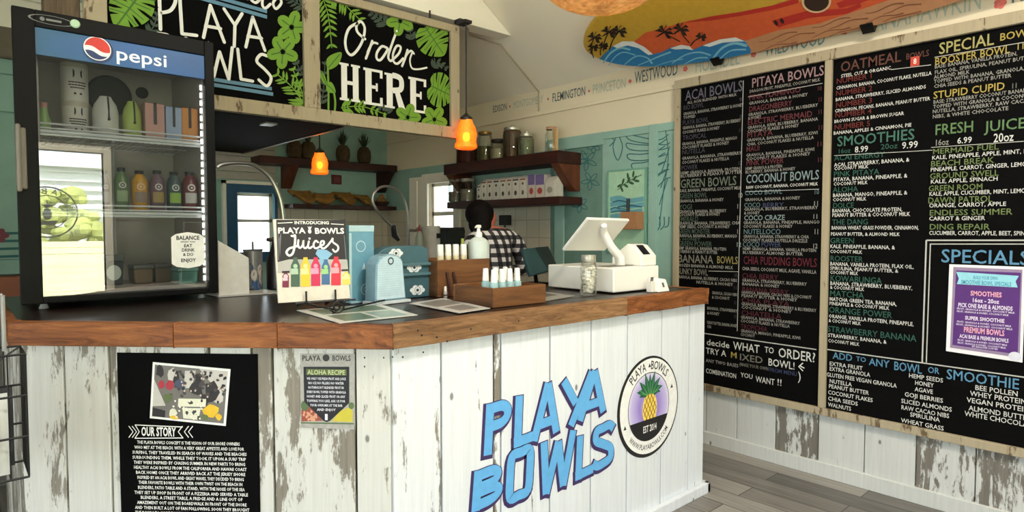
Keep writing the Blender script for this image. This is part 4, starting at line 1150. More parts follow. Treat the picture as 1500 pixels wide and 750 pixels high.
for pts in [[(233, -14), (235, 43)], [(263, -8), (266.5, 49.5)], [(266.5, 49.5), (288, 52)], [(298, 55), (308, 8)], [(308, 8), (328.5, 62)], [(301, 38), (323, 42)],
            [(328, 13), (344, 37)], [(354.5, 20), (344, 37)], [(344, 37), (343, 68)], [(360, 69), (370, 25)], [(370, 25), (388, 74)], [(363, 53), (383, 56)],
            [(231, 49), (233, 100)], [(305, 63), (313, 112)], [(313, 112), (321.5, 76)], [(321.5, 76), (335, 116)], [(335, 116), (340, 70)], [(348, 72), (353, 116)], [(353, 116), (370, 119)]]: stroke(W1, pts, 4.6, smooth=False)
for pts in [[(233, -14), (248, -12), (257, 0), (250, 15), (235, 19)], [(231, 49), (246, 52), (250, 62), (234, 72), (250, 78), (254, 92), (233, 100)], [(272, 56), (262, 70), (262, 92), (274, 106), (286, 96), (286, 70), (272, 56)],
            [(391, 82), (382, 80), (376, 90), (388, 102), (397, 114), (391, 126), (379, 117)]]: stroke(W1, pts, 4.6)
# script "Welcome to" above
for pts in [[(250, -44), (256, -22), (264, -36), (270, -18), (280, -42)], [(284, -28), (292, -34), (288, -38), (283, -28), (290, -20), (298, -26)], [(300, -22), (306, -52), (302, -30), (308, -16)], [(322, -26), (312, -22), (314, -12), (324, -14)],
            [(330, -22), (326, -12), (334, -8), (338, -18), (330, -22)], [(342, -18), (343, -6), (348, -18), (352, -5), (357, -16), (361, -2), (366, -6)], [(366, -6), (374, -14), (369, -14), (367, -2), (374, 4), (380, 0)],
            [(392, -34), (384, 2), (388, 12), (396, 6)], [(382, -10), (398, -8)], [(408, -6), (400, 4), (404, 13), (412, 4), (408, -6)]]: stroke(W1, pts, 4.0)
# script "Order" (from the photo, scaled crop)
cr_ = lambda pts: [(300 + x / 3.41, y / 3.41) for x, y in pts]
for pts, wd in [([(800, 195), (762, 160), (758, 122), (780, 108), (798, 140), (790, 195), (765, 245), (732, 275), (707, 250), (702, 195), (722, 140), (770, 112)], 4.6),
            ([(836, 205), (822, 245), (804, 292)], 4.4), ([(812, 262), (826, 232), (842, 214), (862, 218)], 3.8), ([(910, 240), (884, 232), (860, 262), (858, 292), (876, 300), (900, 270), (914, 245)], 4.4), ([(958, 155), (936, 215), (916, 280), (926, 304), (940, 296)], 4.4),
            ([(940, 296), (968, 268), (978, 236), (958, 230), (940, 268), (942, 306), (962, 318), (990, 292)], 4.2), ([(1012, 250), (1000, 290), (985, 330)], 4.4), ([(994, 305), (1010, 270), (1030, 254), (1044, 268)], 3.8), ([(1036, 262), (1024, 300), (1034, 340), (1066, 346), (1108, 338)], 3.2)]: stroke(W1, cr_(pts), wd)
# slab capitals HERE
def slab(b, ch, xl, yt, xr, yb):
    (u0, v1), (u1, _) = plG.uv(xl, yt), plG.uv(xr, yt); _, v0 = plG.uv(xl, yb); Wd, Ht = u1 - u0, v1 - v0
    R_ = lambda x0, x1, y0, y1: b.flatpoly([(u0 + x0 * Wd, v0 + y0 * Ht), (u0 + x1 * Wd, v0 + y0 * Ht), (u0 + x1 * Wd, v0 + y1 * Ht), (u0 + x0 * Wd, v0 + y1 * Ht)], plG.M, .0015)
    if ch == 'H':
        R_(.08, .36, .06, .94); R_(.64, .92, .06, .94); R_(.36, .64, .44, .54)
        for y in (0, .94): R_(0, .44, y, y + .06); R_(.56, 1, y, y + .06)
    elif ch == 'E':
        R_(.1, .42, .06, .94); R_(0, 1, .93, 1); R_(0, 1, 0, .07); R_(.86, 1, .78, .93); R_(.86, 1, .07, .24); R_(.42, .74, .46, .55); R_(.64, .74, .40, .62)
    elif ch == 'R':
        R_(.1, .40, .06, .94); R_(0, .5, 0, .06); R_(0, .6, .94, 1)
        b.ribbon([(u0 + x * Wd, v0 + y * Ht) for x, y in ((.4, .955), (.58, .955), (.80, .90), (.86, .74), (.78, .58), (.4, .52))], .036, plG.M, .0016, True, caps=False)
        b.flatpoly([(u0 + x * Wd, v0 + y * Ht) for x, y in ((.48, .54), (.72, .54), (1.02, .06), (1.08, 0), (.72, 0))], plG.M, .0015)
for ch, a in zip('HERE', [(497, 91, 527, 146), (532, 98.5, 560, 152), (563, 106, 592, 157), (598, 112, 624, 163)]): slab(W1, ch, *a)
W1.build('lettering', M['white'], sg)
b = MB()
for a, c in [((240, -12 - 14), (391, 17)), ((240, -4 - 14), (391, 25)), ((236, 104), (398, 130)), ((236, 112), (400, 138))]: b.ribbon([plG.uv(*a), plG.uv(*c)], .020, plG.M, .0013, False, caps=False)
b.build('blue_lines', sblue, sg)
GL, GD, GG = MB(), MB(), MB()
def frond(b, pts, n, ln, wpx=4.2, both=True, spread=50):
    P = spline([Vector(p) for p in pts], 6); N = len(P)
    b.ribbon([plG.uv(p.x, p.y) for p in P], .006, plG.M, .0011, False)
    for i in range(n):
        t = i / (n - 1); k = min(N - 2, int(t * (N - 2))); p = P[k]; d = (P[k + 1] - P[k]).normalized(); L_ = ln * (1 - .55 * t)
        for sgn in ((1, -1) if both else (1,)):
            a = math.radians(spread) * sgn; q = Vector((d.x * math.cos(a) - d.y * math.sin(a), d.x * math.sin(a) + d.y * math.cos(a))); nn = Vector((-q.y, q.x)); wv = wpx * .5
            pp = [p, p + q * L_ * .35 + nn * wv, p + q * L_ * .75 + nn * wv * .6, p + q * L_, p + q * L_ * .7 - nn * wv * .7, p + q * L_ * .3 - nn * wv * .8]
            clipdraw(b, pp, .0011 + i * .00001)
BX = [(SX0 + .095, SXM - .048), (SXM + .052, SX1 - .075)]
def clippoly(pts, x0, x1, y0, y1):
    for ax, lim, sgn in ((0, x0, 1), (0, x1, -1), (1, y0, 1), (1, y1, -1)):
        out = []
        for i in range(len(pts)):
            a, c = pts[i - 1], pts[i]; ia = (a[ax] - lim) * sgn >= 0; ic = (c[ax] - lim) * sgn >= 0
            if ia != ic:
                t = (lim - a[ax]) / (c[ax] - a[ax]); out.append((a[0] + (c[0] - a[0]) * t, a[1] + (c[1] - a[1]) * t))
            if ic: out.append(c)
        pts = out
        if len(pts) < 3: return []
    return pts
def clipdraw(b, pp, w):
    uv = [plG.uv(p[0], p[1]) for p in pp]; cx = sum(u for u, v in uv) / len(uv)
    x0, x1 = BX[0] if cx < SXM else BX[1]
    b.flatpoly(clippoly(uv, x0, x1, SZ0 + .078, SZ1 - .05), plG.M, w)
def monstera(cx, cy, rx, ry, ang, w=.0016):
    ca, sa = math.cos(math.radians(ang)), math.sin(math.radians(ang)); X = lambda x, y: (cx + (x * ca - y * sa) * rx, cy + (x * sa + y * ca) * ry)
    out = [(0, -.8), (.35, -1), (.75, -.8), (.98, -.3), (.92, .2), (.6, .65), (.0, 1.05), (-.6, .65), (-.92, .2), (-.98, -.3), (-.75, -.8), (-.35, -1)]
    P = spline([Vector(p) for p in out], 4, True); clipdraw(GL, [X(p.x, p.y) for p in P], w)
    for s_ in (1, -1):
        for y0, x1, y1 in ((-.5, 1.0, -.75), (-.2, 1.05, -.2), (.15, 1.0, .38), (.45, .7, .8)):
            pts = [X(.22 * s_, y0 + .02), X(.6 * s_, (y0 + y1) / 2 - .03), X(x1 * s_, y1), X(x1 * s_ * .98, y1 + .13), X(.55 * s_, (y0 + y1) / 2 + .09)]; clipdraw(MK, pts, w + .0004)
        for y0, x1, y1 in ((-.62, .72, -.9), (-.3, .8, -.45), (.0, .8, .1), (.3, .7, .5)): GD.ribbon([plG.uv(*X(0, y0)), plG.uv(*X(x1 * s_, y1))], .005, plG.M, w + .0003, False, caps=False)
    GD.ribbon([plG.uv(*X(0, -.85)), plG.uv(*X(0, .95))], .008, plG.M, w + .0003, False, caps=False)
MK = MB()
def flower(cx, cy, r, w=.0018, rot=0.):
    for k in range(5):
        a = rot + k * 2 * PI / 5; c = (cx + math.cos(a) * r * .58, cy + math.sin(a) * r * .62)
        pts = [(c[0] + (math.cos(t) * math.cos(a) * .46 - math.sin(t) * math.sin(a) * .36) * r, c[1] + (math.cos(t) * math.sin(a) * .46 + math.sin(t) * math.cos(a) * .36) * r * 1.05) for t in [2 * PI * i / 12 for i in range(12)]]
        clipdraw(GL, pts, w + k * .00004)
        GD.ribbon([plG.uv(cx, cy), plG.uv(cx + math.cos(a) * r * .75, cy + math.sin(a) * r * .78)], .007, plG.M, w + .0004, False, caps=False)
    MK.disc(*plG.uv(cx, cy), r * .0006, r * .0006, plG.M, w + .0006, 10)
def leaf(b, pts, w=.0015, vein=True):
    clipdraw(b, [tuple(p) for p in spline([Vector(p) for p in pts], 4, True)], w)
monstera(190, 12, 34, 32, 35)
flower(427, 40, 23); flower(414, 76, 23, .0021, .4)
frond(GL, [(448, 156), (428, 128), (405, 108)], 9, 26); frond(GL, [(446, 152), (440, 128), (428, 100)], 8, 16)
frond(GG, [(446, 10), (430, 2), (418, -8)], 6, 16); frond(GG, [(218, 50), (226, 36), (230, 20)], 5, 16, 5)
frond(GG, [(444, 110), (436, 96), (432, 88)], 4, 12, 5)
frond(GL, [(468, -14), (480, 20), (486, 70)], 11, 24); frond(GL, [(488, -10), (506, 8), (528, 30)], 9, 24)
flower(586, 31, 20, rot=.5); monstera(635, 58, 24, 28, -38); monstera(646, 133, 19, 26, -70)
flower(597, 172, 19); flower(636, 175, 19, .0021, .3); frond(GL, [(500, 158), (530, 156), (566, 168)], 9, 18)
frond(GG, [(566, 36), (556, 28), (544, 20)], 5, 16, 6); frond(GG, [(604, 58), (600, 44), (598, 30)], 5, 12, 5); frond(GG, [(632, 96), (642, 92), (654, 100)], 5, 12, 5); frond(GG, [(572, 165), (566, 158), (556, 158)], 4, 10, 5)
frond(GG, [(470, 152), (474, 130), (476, 90)], 7, 14, 4)
leaf(GL, [(480, 101), (478, 88), (486, 80), (500, 77), (497, 92), (488, 100)]); leaf(GL, [(469, 103), (476, 112), (479, 126), (471, 118), (468, 108)]); leaf(GL, [(491, 136), (479, 134), (478, 124), (484, 120), (489, 126)])
for q in ([(480, 100), (481, 130), (481, 160)], [(489, 135), (491, 150), (490, 164)]): GL.ribbon([plG.uv(*p) for p in q], .012, plG.M, .0012)
for q in ([(481, 99), (498, 79)], [(470, 105), (478, 124)], [(479, 124), (490, 135)]): GD.ribbon([plG.uv(*p) for p in q], .006, plG.M, .0024, False)
GG.build('dim_leaves', gd, sg); GL.build('green_leaves', lime, sg); GD.build('leaf_veins', lime_d, sg); MK.build('leaf_gaps', M['black'], sg)

# =================================================================== DRINKS COOLER
def at_y(px, py, y): return Plane((0, y, 0), (1, 0, 0), (0, 0, 1)).uv(px, py)
def at_z(px, py, z):
    r = ray(px, py); q = CAM + r * ((z - H) / r.z); return q.x, q.y
FX0, FX1, FY, FZ0, FZ1 = .196, .900, 2.99, 1.13, 2.25
fg = thing('drinks_cooler', 'black glass-door drinks cooler with a blue soda header, standing on the counter', 'fridge', (.55, 3.27, HC), world=True)
b = MB()
b.box(FX0 + .036, FX0 + .066, FY + .035, 3.58, FZ0, FZ1); b.box(FX1 - .03, FX1, FY + .035, 3.58, FZ0, FZ1); b.box(FX0 + .066, FX1 - .03, 3.55, 3.58, FZ0, FZ1)
b.box(FX0 + .066, FX1 - .03, FY + .035, 3.55, FZ1 - .05, FZ1); b.box(FX0 + .066, FX1 - .03, FY + .035, 3.55, FZ0, FZ0 + .03)
b.build('cabinet', M['plastic_black'], fg)
IX0, IX1 = FX0 + .066, FX1 - .03
liner = flat('cooler_liner', S(196, 188, 178), .6, var=.03)
b = MB(); b.box(IX0, IX1, 3.53, 3.549, FZ0 + .03, FZ1 - .05); b.box(IX0, IX0 + .012, FY + .05, 3.53, FZ0 + .03, FZ1 - .05); b.box(IX1 - .012, IX1, FY + .05, 3.53, FZ0 + .03, FZ1 - .05); b.box(IX0 + .012, IX1 - .012, FY + .05, 3.53, FZ1 - .075, FZ1 - .05); b.box(IX0 + .012, IX1 - .012, FY + .05, 3.53, FZ0 + .03, FZ0 + .045)
b.build('liner', liner, fg)
plB = Plane((0, 3.528, 0), (1, 0, 0), (0, 0, 1))
b = MB(); u, v = plB.uv(160, 140); b.lathe([(.0, .012), (.085, .012), (.095, 0)][::-1], 24, M_=lambda x, y, z: plB.M(u + x, v + y, z)); u2, v2 = plB.uv(208, 136); b.lathe([(.028, 0), (.026, .01), (0, .01)], 16, M_=lambda x, y, z: plB.M(u2 + x, v2 + y, z)); b.build('fan_grille', rgb(58, 56, 52), fg)
b = MB(); x_, z_ = plB.uv(262, 135); b.box(x_ - .004, x_ + .004, 3.50, 3.53, 1.85, 2.1); b.build('duct_rib', rgb(90, 88, 84), fg)
# door
dr = MB(); DX0, DX1, DZ0, DZ1 = .264, .862, 1.160, 2.186
for a in ((FX0, DX0, FZ0 + .005, FZ1), (DX1, FX1, FZ0 + .005, FZ1), (DX0, DX1, FZ0 + .005, DZ0), (DX0, DX1, DZ1, FZ1)): dr.box(a[0], a[1], FY, FY + .033, a[2], a[3])
door = dr.build('door', M['plastic_black'], fg, bevel=.003)
b = MB(); b.box(DX0, DX1, FY + .012, FY + .018, DZ0, 2.085); b.build('door_glass', M['cooler_glass'], door)
b = MB(); b.box(FX0 - .004, FX0 + .030, FY - .02, FY - .001, 1.57, 1.80); b.box(FX0 - .004, FX0 + .012, FY - .045, FY - .018, 1.56, 1.81); b.build('handle', rgb(112, 106, 94, .5), door, bevel=.006)
plH = Plane((0, FY + .008, 0), (1, 0, 0), (0, 0, 1))
def m_header():
    k = NT('blue_header_print'); c = k.coord((1, 1, 1)); s_ = k.n('SeparateXYZ'); k.l(c, s_.inputs[0])
    n = k.noise(k.coord((2, 2, 9)), 1.5, 3)
    k.col(k.ramp(k.math('ADD', k.math('MULTIPLY', s_.outputs[0], .9), k.math('MULTIPLY', n, .5)), [(.0, S(8, 80, 118)), (.3, S(12, 84, 150)), (.55, S(12, 76, 132)), (.8, S(10, 68, 108))]))
    k.b.inputs['Roughness'].default_value = .35; k.l(k.b.inputs['Base Color'].links[0].from_socket, k.b.inputs['Emission Color']); k.b.inputs['Emission Strength'].default_value = .06; return k.m
b = MB(); b.box(DX0, DX1, FY + .008, FY + .03, 2.085, DZ1); hd = b.build('header', m_header(), door)
b = MB(); u0, v0 = plH.uv(169, 84); b.text('pepsi', plH.M, u0, v0 - .008, .054, .192, .0015, .012, res=4); b.build('header_lettering', rgb(236, 244, 250, .5), hd)
u, v = plH.uv(144, 73)
b = MB(); b.disc(u, v, .052, .052, plH.M, .0012, 32); b.build('emblem_shadow', rgb(18, 44, 92, .5), hd)
b = MB(); b.disc(u - .003, v + .004, .047, .047, plH.M, .0018, 32); b.build('emblem_ball', rgb(240, 240, 240, .5), hd)
def cap_seg(ang0, ang1, bulge):
    pts = [(u - .003 + .043 * math.cos(math.radians(a)), v + .004 + .043 * math.sin(math.radians(a))) for a in range(ang0, ang1 + 1, 6)]
    e0, e1 = Vector(pts[-1]), Vector(pts[0])
    for i in range(1, 8):
        t = i / 8; p = e0.lerp(e1, t); d = (e1 - e0).normalized(); nn = Vector((-d.y, d.x)); p = p + nn * bulge * math.sin(2 * PI * t); pts.append((p.x, p.y))
    return pts
b = MB(); b.flatpoly(cap_seg(-14, 172, .006), plH.M, .0024); b.build('emblem_red', rgb(206, 46, 32, .5), hd)
b = MB(); b.flatpoly(cap_seg(196, 322, .005), plH.M, .0024); b.build('emblem_blue', rgb(22, 48, 100, .5), hd)
plH2 = Plane((0, FY, 0), (1, 0, 0), (0, 0, 1)); u, v = plH2.uv(76, 30); b = MB(); b.ring(0, 0, .9, 1., lambda x, y, w_: plH2.M(u + x * .073, v + y * .017, .001), 0, 36); b.disc(u - .03, v, .008, .008, plH2.M, .001, 10); b.rect(u - .018, u + .03, v - .004, v + .004, plH2.M, .001); b.build('maker_badge', rgb(112, 112, 110, .4), door)
u, v = plH2.uv(110, 35); b = MB(); b.lathe([(.0165, 0), (.0165, .004), (.013, .007), (0, .007)], 18, M_=lambda x, y, z: plH2.M(u + x, v + y, z)); b.build('thermometer_dial', rgb(176, 206, 170, .4), door)
led = flat('led_strip', (1, 1, .97, 1), .4, emit=3.0)
b = MB()
for i in range(26): b.box(DX1 - .012, DX1 - .004, FY + .036, FY + .044, DZ0 + .03 + i * .034, DZ0 + .052 + i * .034)
b.build('light_strip', led, door)
# wire shelves
def wshelf(z):
    s = thing_part = MB()
    for k in range(24): s.tube([(IX0 + .02 + k * .0247, FY + .075, z), (IX0 + .02 + k * .0247, 3.50, z)], .0022, 5)
    for y in (FY + .075, 3.29, 3.50): s.tube([(IX0 + .014, y, z - .004), (IX1 - .014, y, z - .004)], .0035, 6)
    for dz in (.0, .016, .034): s.tube([(IX0 + .014, FY + .062, z + dz), (IX1 - .014, FY + .062, z + dz)], .0042, 6)
    s.box(IX0 + .014, IX1 - .014, FY + .066, FY + .070, z - .012, z + .010)
    return s.build('wire_shelf', M['chrome'], fg)
SH1, SH2, SH3 = 1.800, 1.484, FZ0 + .046
wshelf(SH1); wshelf(SH2)
b = MB(); x_, z_ = at_y(183, 300, 3.2); b.tube([(x_, 3.44, FZ0 + .05), (x_, 3.44, 2.0)], .006, 6); b.build('shelf_pilaster', M['chrome'], fg)
b = MB()
for x in (FX0 + .075, FX1 - .05):
    for y in (FY + .07, 3.53): b.lathe([(.016, HC), (.018, HC + .004), (.012, HC + .018), (.012, FZ0 + .002)], 10, (x, y, 0))
b.build('foot', rgb(150, 150, 146, .4), fg)
# round-edged card hanging on the inside of the door
t = thing('balance_card', 'white rounded card reading BALANCE EAT DRINK inside the cooler door above the teal tub', 'sign', (.778, FY + .008, 1.33), world=True)
plK = Plane((0, FY + .0085, 0), (1, 0, 0), (0, 0, 1))
c0, c1, c2, c3 = plK.uv(251, 365), plK.uv(299, 365), plK.uv(275, 393), plK.uv(275, 340)
xa, xb, za, zb = c0[0], c1[0], c2[1], c3[1]; cx = (xa + xb) / 2
out = [(xa, za + .022), (xa + .02, za + .008), (cx, za), (xb - .02, za + .008), (xb, za + .022), (xb, zb - .022), (xb - .02, zb - .008), (cx, zb), (xa + .02, zb - .008), (xa, zb - .022)]
b = MB(); b.prism(out, 0, .002, plK.M); b.build('card', rgb(226, 226, 218), t)
b = MB(); hh = zb - za
for i, (tx, wd, h, yy) in enumerate([('BALANCE', .094, .018, .79), ('WHAT YOU', .06, .007, .71), ('EAT', .034, .014, .585), ('DRINK', .052, .014, .465), ('& DO', .042, .013, .345), ('ENJOY', .06, .015, .18)]): b.text(tx, plK.M, cx, za + yy * hh, h, wd, .0026, .03, 'c')
b.build('lettering', rgb(44, 42, 44), t)
# ---- what is inside
def carton(label, xl, xr, yt, z0, y, bodyc, tabc, shape, group=None):
    y -= .085; x0, _ = at_y(xl, yt, y); x1, z1 = at_y(xr, yt, y); cx, hw = (x0 + x1) / 2, (x1 - x0) / 2; d = hw * .9; h = z1 - z0; cx = min(cx, .853 - hw)
    t = thing('drink_carton' if shape == 'tetra' else 'gable_bottle', label, 'carton' if shape == 'tetra' else 'bottle', (cx, y + d, z0), group=group)
    b = MB()
    if shape == 'tetra':
        b.box(-hw, hw, -d, d, 0, h - .006); b.add([(-hw, -d, h - .006), (hw, -d, h - .006), (hw, d, h - .006), (-hw, d, h - .006), (-hw * .9, 0, h), (hw * .9, 0, h)], [(0, 1, 5, 4), (2, 3, 4, 5), (1, 2, 5), (3, 0, 4)])
        b.build('body', bodyc, t, bevel=.004)
        s = MB(); s.box(-hw * .14, hw * .18, -d - .003, -d, h * .42, h - .004); s.build('straw_panel', tabc, t, bevel=.001)
    else:
        b.lathe([(hw * .9, 0), (hw, .006), (hw, h * .62), (hw * .86, h * .8), (hw * .5, h * .96), (hw * .46, h)], 22); b.build('body', bodyc, t)
        s = MB(); s.tube([(hw * .12, -hw * .52, h * .98), (hw * .1, -hw * .93, h * .75), (hw * .1, -hw * 1.0, h * .45)], .0035, 6); s.ball((hw * .1, -hw * 1.0, h * .43), .006, n=8); s.build('straw', tabc, t)
    return t
dk = rgb(60, 56, 54)
carton('white bottle with a dark straw on the cooler top shelf', 137, 176, 142, SH1 + .004, 3.17, rgb(206, 206, 196, .45), dk, 'gable')
carton('lime green bottle with a dark straw on the cooler top shelf', 181, 209, 149, SH1 + .004, 3.17, rgb(170, 188, 98, .45), dk, 'gable')
carton('pale pink drink carton on the cooler top shelf', 212, 241, 151, SH1 + .004, 3.16, rgb(206, 158, 148), dk, 'tetra')
carton('pale blue drink carton on the cooler top shelf', 242.5, 266, 156, SH1 + .004, 3.16, rgb(160, 178, 206), dk, 'tetra')
carton('orange drink carton on the cooler top shelf beside the light strip', 269, 293, 158, SH1 + .004, 3.16, rgb(206, 140, 76), dk, 'tetra')
def canister(label, z0, z1, yp):
    x0, _ = at_y(91, 120, yp); x1, _ = at_y(132, 120, yp); r = (x1 - x0) / 2; h = z1 - z0
    t = thing('canister', label, 'canister', ((x0 + x1) / 2, yp + r, z0)); b = MB()
    b.lathe([(r * .96, 0), (r, .004), (r, h - .022), (r * .97, h - .02)], 26); b.build('body', rgb(214, 210, 200, .5), t)
    b = MB(); b.lathe([(r * 1.02, h - .02), (r * 1.02, h - .003), (r * .95, h), (0, h)], 26); b.build('lid', rgb(196, 190, 170, .5), t)
    b = MB(); Mc = lambda u, v, w_: Vector(((r + .0008 + w_) * math.sin(u / r + .1), -(r + .0008 + w_) * math.cos(u / r + .1), v))
    s_ = h * .17
    for q in ((-s_ * .6, s_ * .6, h * .78, h * .82), (-s_ * .6, s_ * .6, h * .60, h * .64), (-s_ * .6, -s_ * .36, h * .64, h * .78), (s_ * .36, s_ * .6, h * .64, h * .78)): b.rect(*q, Mc, 0)
    for i, (hw, z) in enumerate(((.032, .47), (.032, .40), (.026, .33))):
        for k in range(6): b.rect(-hw + k * hw / 3, -hw + (k + 1) * hw / 3 - .001, h * z, h * z + .005, Mc, 0)
    for x in (-.014, .006): b.rect(x, x + .008, h * .17, h * .22, Mc, 0)
    b.build('label_print', rgb(44, 42, 40), t); return t
za = SH1 + .004; zm = at_y(112, 148, 3.13)[1]; zt = at_y(112, 91, 3.13)[1]
canister('white canister with a black square mark, lower of the two stacked in the cooler', za, zm, 3.13)
canister('white canister with a black square mark, upper of the two stacked in the cooler', zm, zt, 3.13)
x0, z1 = at_y(64, 150, 3.2)
t = thing('small_bottle', 'small green bottle with a pink cap beside the stacked canisters', 'bottle', (x0, 3.2, za)); b = MB(); b.lathe([(.02, 0), (.022, .004), (.022, .06), (.014, .085), (.011, z1 - za - .02)], 16); b.build('body', rgb(150, 190, 110, .35), t); b = MB(); b.lathe([(.013, z1 - za - .022), (.013, z1 - za), (0, z1 - za)], 12); b.build('cap', rgb(206, 150, 140), t)
def juice(label, xl, xr, yt, liq, lab, mark, y=3.13, z0=SH2 + .004):
    y -= .055; x0, _ = at_y(xl, yt, y); x1, z1 = at_y(xr, yt, y); r = (x1 - x0) / 2; h = z1 - z0
    t = thing('juice_bottle', label, 'bottle', (min((x0 + x1) / 2, .853 - r), y + r, z0), group='juice bottles on the cooler middle shelf'); b = MB()
    b.lathe([(r * .9, 0), (r, .006), (r, h * .72), (r * .8, h * .83), (r * .5, h * .9), (r * .5, h * .93)], 20); b.build('body', liq, t)
    b = MB(); b.lathe([(r * .56, h * .92), (r * .56, h), (0, h)], 16); b.build('cap', rgb(30, 30, 30), t)
    Mc = lambda u, v, w_: Vector(((r + .001 + w_) * math.sin(u / r), -(r + .001 + w_) * math.cos(u / r), v))
    b = MB()
    for k in range(8): b.rect(-r * .8 + k * r * .2, -r * .8 + (k + 1) * r * .2, h * .26, h * .5, Mc, 0)
    b.build('label', lab, t)
    b = MB(); b.ring(0, h * .62, r * .32, r * .5, Mc, .0006, 18); b.disc(0, h * .62, r * .14, r * .14, Mc, .0006, 8); b.build('label_mark', mark, t); return t
wm = rgb(214, 210, 206)
juice('grey juice bottle on the cooler middle shelf', 147, 162, 250, rgb(96, 92, 100, .3), rgb(150, 150, 160), wm, 3.2)
juice('pale-labelled green juice bottle on the cooler middle shelf', 168, 190, 246, rgb(96, 122, 78, .3), rgb(150, 170, 130), wm)
juice('orange juice bottle on the cooler middle shelf', 194, 218, 250, rgb(206, 150, 40, .3), rgb(150, 130, 118), rgb(232, 200, 170))
juice('purple juice bottle on the cooler middle shelf', 221, 243, 250, rgb(110, 84, 96, .3), rgb(170, 146, 88), wm)
juice('dark juice bottle with a lime label on the cooler middle shelf', 246, 268, 252, rgb(64, 84, 84, .3), rgb(150, 190, 80), wm)
juice('dark red juice bottle with a pale label on the cooler middle shelf', 271, 294, 252, rgb(110, 50, 52, .3), rgb(190, 186, 182), wm)
def tub(name, label, xl, xr, yt, y, col_, lid, cat, labelc=None, dep=.13):
    x0, _ = at_y(xl, yt, y); x1, z1 = at_y(xr, yt, y); z0 = SH3; h = max(.03, z1 - z0); t = thing(name, label, cat, ((x0 + x1) / 2, y + dep / 2, z0)); hw = (x1 - x0) / 2
    b = MB(); b.prism([(-hw * .9, 0), (hw * .9, 0), (hw, h * .8), (-hw, h * .8)], -dep, 0, lambda u, v, w_: Vector((u, -dep / 2 - w_, v))); b.build('tub', col_, t, bevel=.006)
    b = MB(); b.box(-hw * 1.03, hw * 1.03, -dep / 2 - .004, dep / 2 + .004, h * .8, h); b.build('lid', lid, t, bevel=.004)
    if labelc: b = MB(); b.disc(0, h * .42, hw * .72, h * .26, Plane((0, -dep / 2 - .002, 0), (1, 0, 0), (0, 0, 1)).M, .001, 22); b.build('label', labelc, t)
tub('salad_tub', 'dark tub with a white oval label at the bottom of the cooler', 151, 181, 374, 3.2, rgb(54, 60, 58), rgb(84, 92, 90), 'tub', rgb(206, 214, 208))
tub('snack_box', 'brown clear-lidded snack box at the bottom of the cooler', 196, 225, 388, 3.2, rgb(122, 96, 66), rgb(96, 96, 88), 'box')
tub('snack_box', 'dark brown snack box beside the teal tub at the bottom of the cooler', 227, 252, 386, 3.2, rgb(104, 80, 54), rgb(96, 96, 88), 'box')
tub('fruit_tub', 'teal tub at the bottom of the cooler under the white card', 261, 290, 392, 3.08, rgb(92, 150, 138), rgb(120, 170, 160), 'tub')

# =================================================================== THINGS ON THE COUNTER
Z0 = HC
# loose laminated sheets
def sheet(label, pts, col_, lines=None, z=Z0, name='menu_sheet'):
    P = [at_z(px, py, z) for px, py in pts]; c = sum((Vector(p) for p in P), Vector((0, 0))) / len(P)
    t = thing(name, label, 'paper', (c.x, c.y, z)); pl = Plane((0, 0, 0), (1, 0, 0), (0, 1, 0)); b = MB()
    b.prism([(p[0] - c.x, p[1] - c.y) for p in P], 0, .0022, pl.M); b.build('sheet', col_, t)
    if lines:
        q = [Vector((p[0] - c.x, p[1] - c.y)) for p in P]; f = lambda x, y: tuple(q[0].lerp(q[1], x).lerp(q[3].lerp(q[2], x), y))
        for nm, mc, rects in lines:
            b = MB()
            for x0, y0, x1, y1 in rects: b.flatpoly([f(x0, y0), f(x1, y0), f(x1, y1), f(x0, y1)], pl.M, .0026)
            b.build(nm, mc, t)
    return t
grn = rgb(150, 170, 150, .3); pale = rgb(206, 208, 200, .3)
sheet('laminated pale green menu sheet lying in front of the juice sign at the counter corner', [(434, 455), (497, 474), (612, 462), (556, 446)], pale,
      [('printed_panel', rgb(96, 116, 96, .35), [(.06, .1, .46, .9), (.54, .1, .94, .5)]), ('printed_picture', rgb(140, 160, 150, .35), [(.54, .55, .94, .9)])])
sheet('laminated white sheet lying in front of the card holders', [(600, 445), (672, 459), (718, 452), (650, 437)], rgb(200, 198, 192, .3), [('printed_panel', rgb(128, 126, 122, .35), [(.1, .12, .5, .88), (.58, .2, .9, .8)])], Z0 + .003)
sheet('small grey paper lying by the white glass jar', [(752, 436), (790, 443), (842, 434), (800, 428)], rgb(140, 136, 128, .4), [('printed_panel', rgb(86, 82, 78, .5), [(.1, .15, .6, .85)])])
# JUICES sign on a wire easel
SB0 = Vector((*at_z(408, 444, Z0 + .035), Z0 + .035)); SB1 = Vector((*at_z(513, 437, Z0 + .035), Z0 + .035))
sdir = (SB1 - SB0); sdir.z = 0; SWd = sdir.length; sdir.normalize(); sbk = Vector((-sdir.y, sdir.x, 0))
svd = (Vector((0, 0, 1)) * .985 + sbk * .17).normalized()
plJ = Plane(SB0, sdir, svd); SHt = plJ.uv(403, 321)[1]
t = thing('juice_sign', 'black and white sign lettered Juices with a row of coloured bottles, on a wire easel', 'sign', tuple(SB0 + sdir * SWd / 2), world=True)
b = MB(); b.prism([(0, 0), (SWd, 0), (SWd, SHt), (0, SHt)], -.012, 0, plJ.M); b.build('panel', rgb(214, 208, 194, .6), t, bevel=.001)
J = lambda px, py: plJ.uv(px, py)
b = MB(); b.flatpoly([J(404.5, 322), J(505, 322), J(509, 381), J(406.5, 384)], plJ.M, .0006); b.build('black_print', rgb(34, 33, 33), t)
b = MB()
for q in ([(408, 381), (407, 336)], [(504, 345), (507, 380)]): b.ribbon([J(*p) for p in q], .003, plJ.M, .001, False)
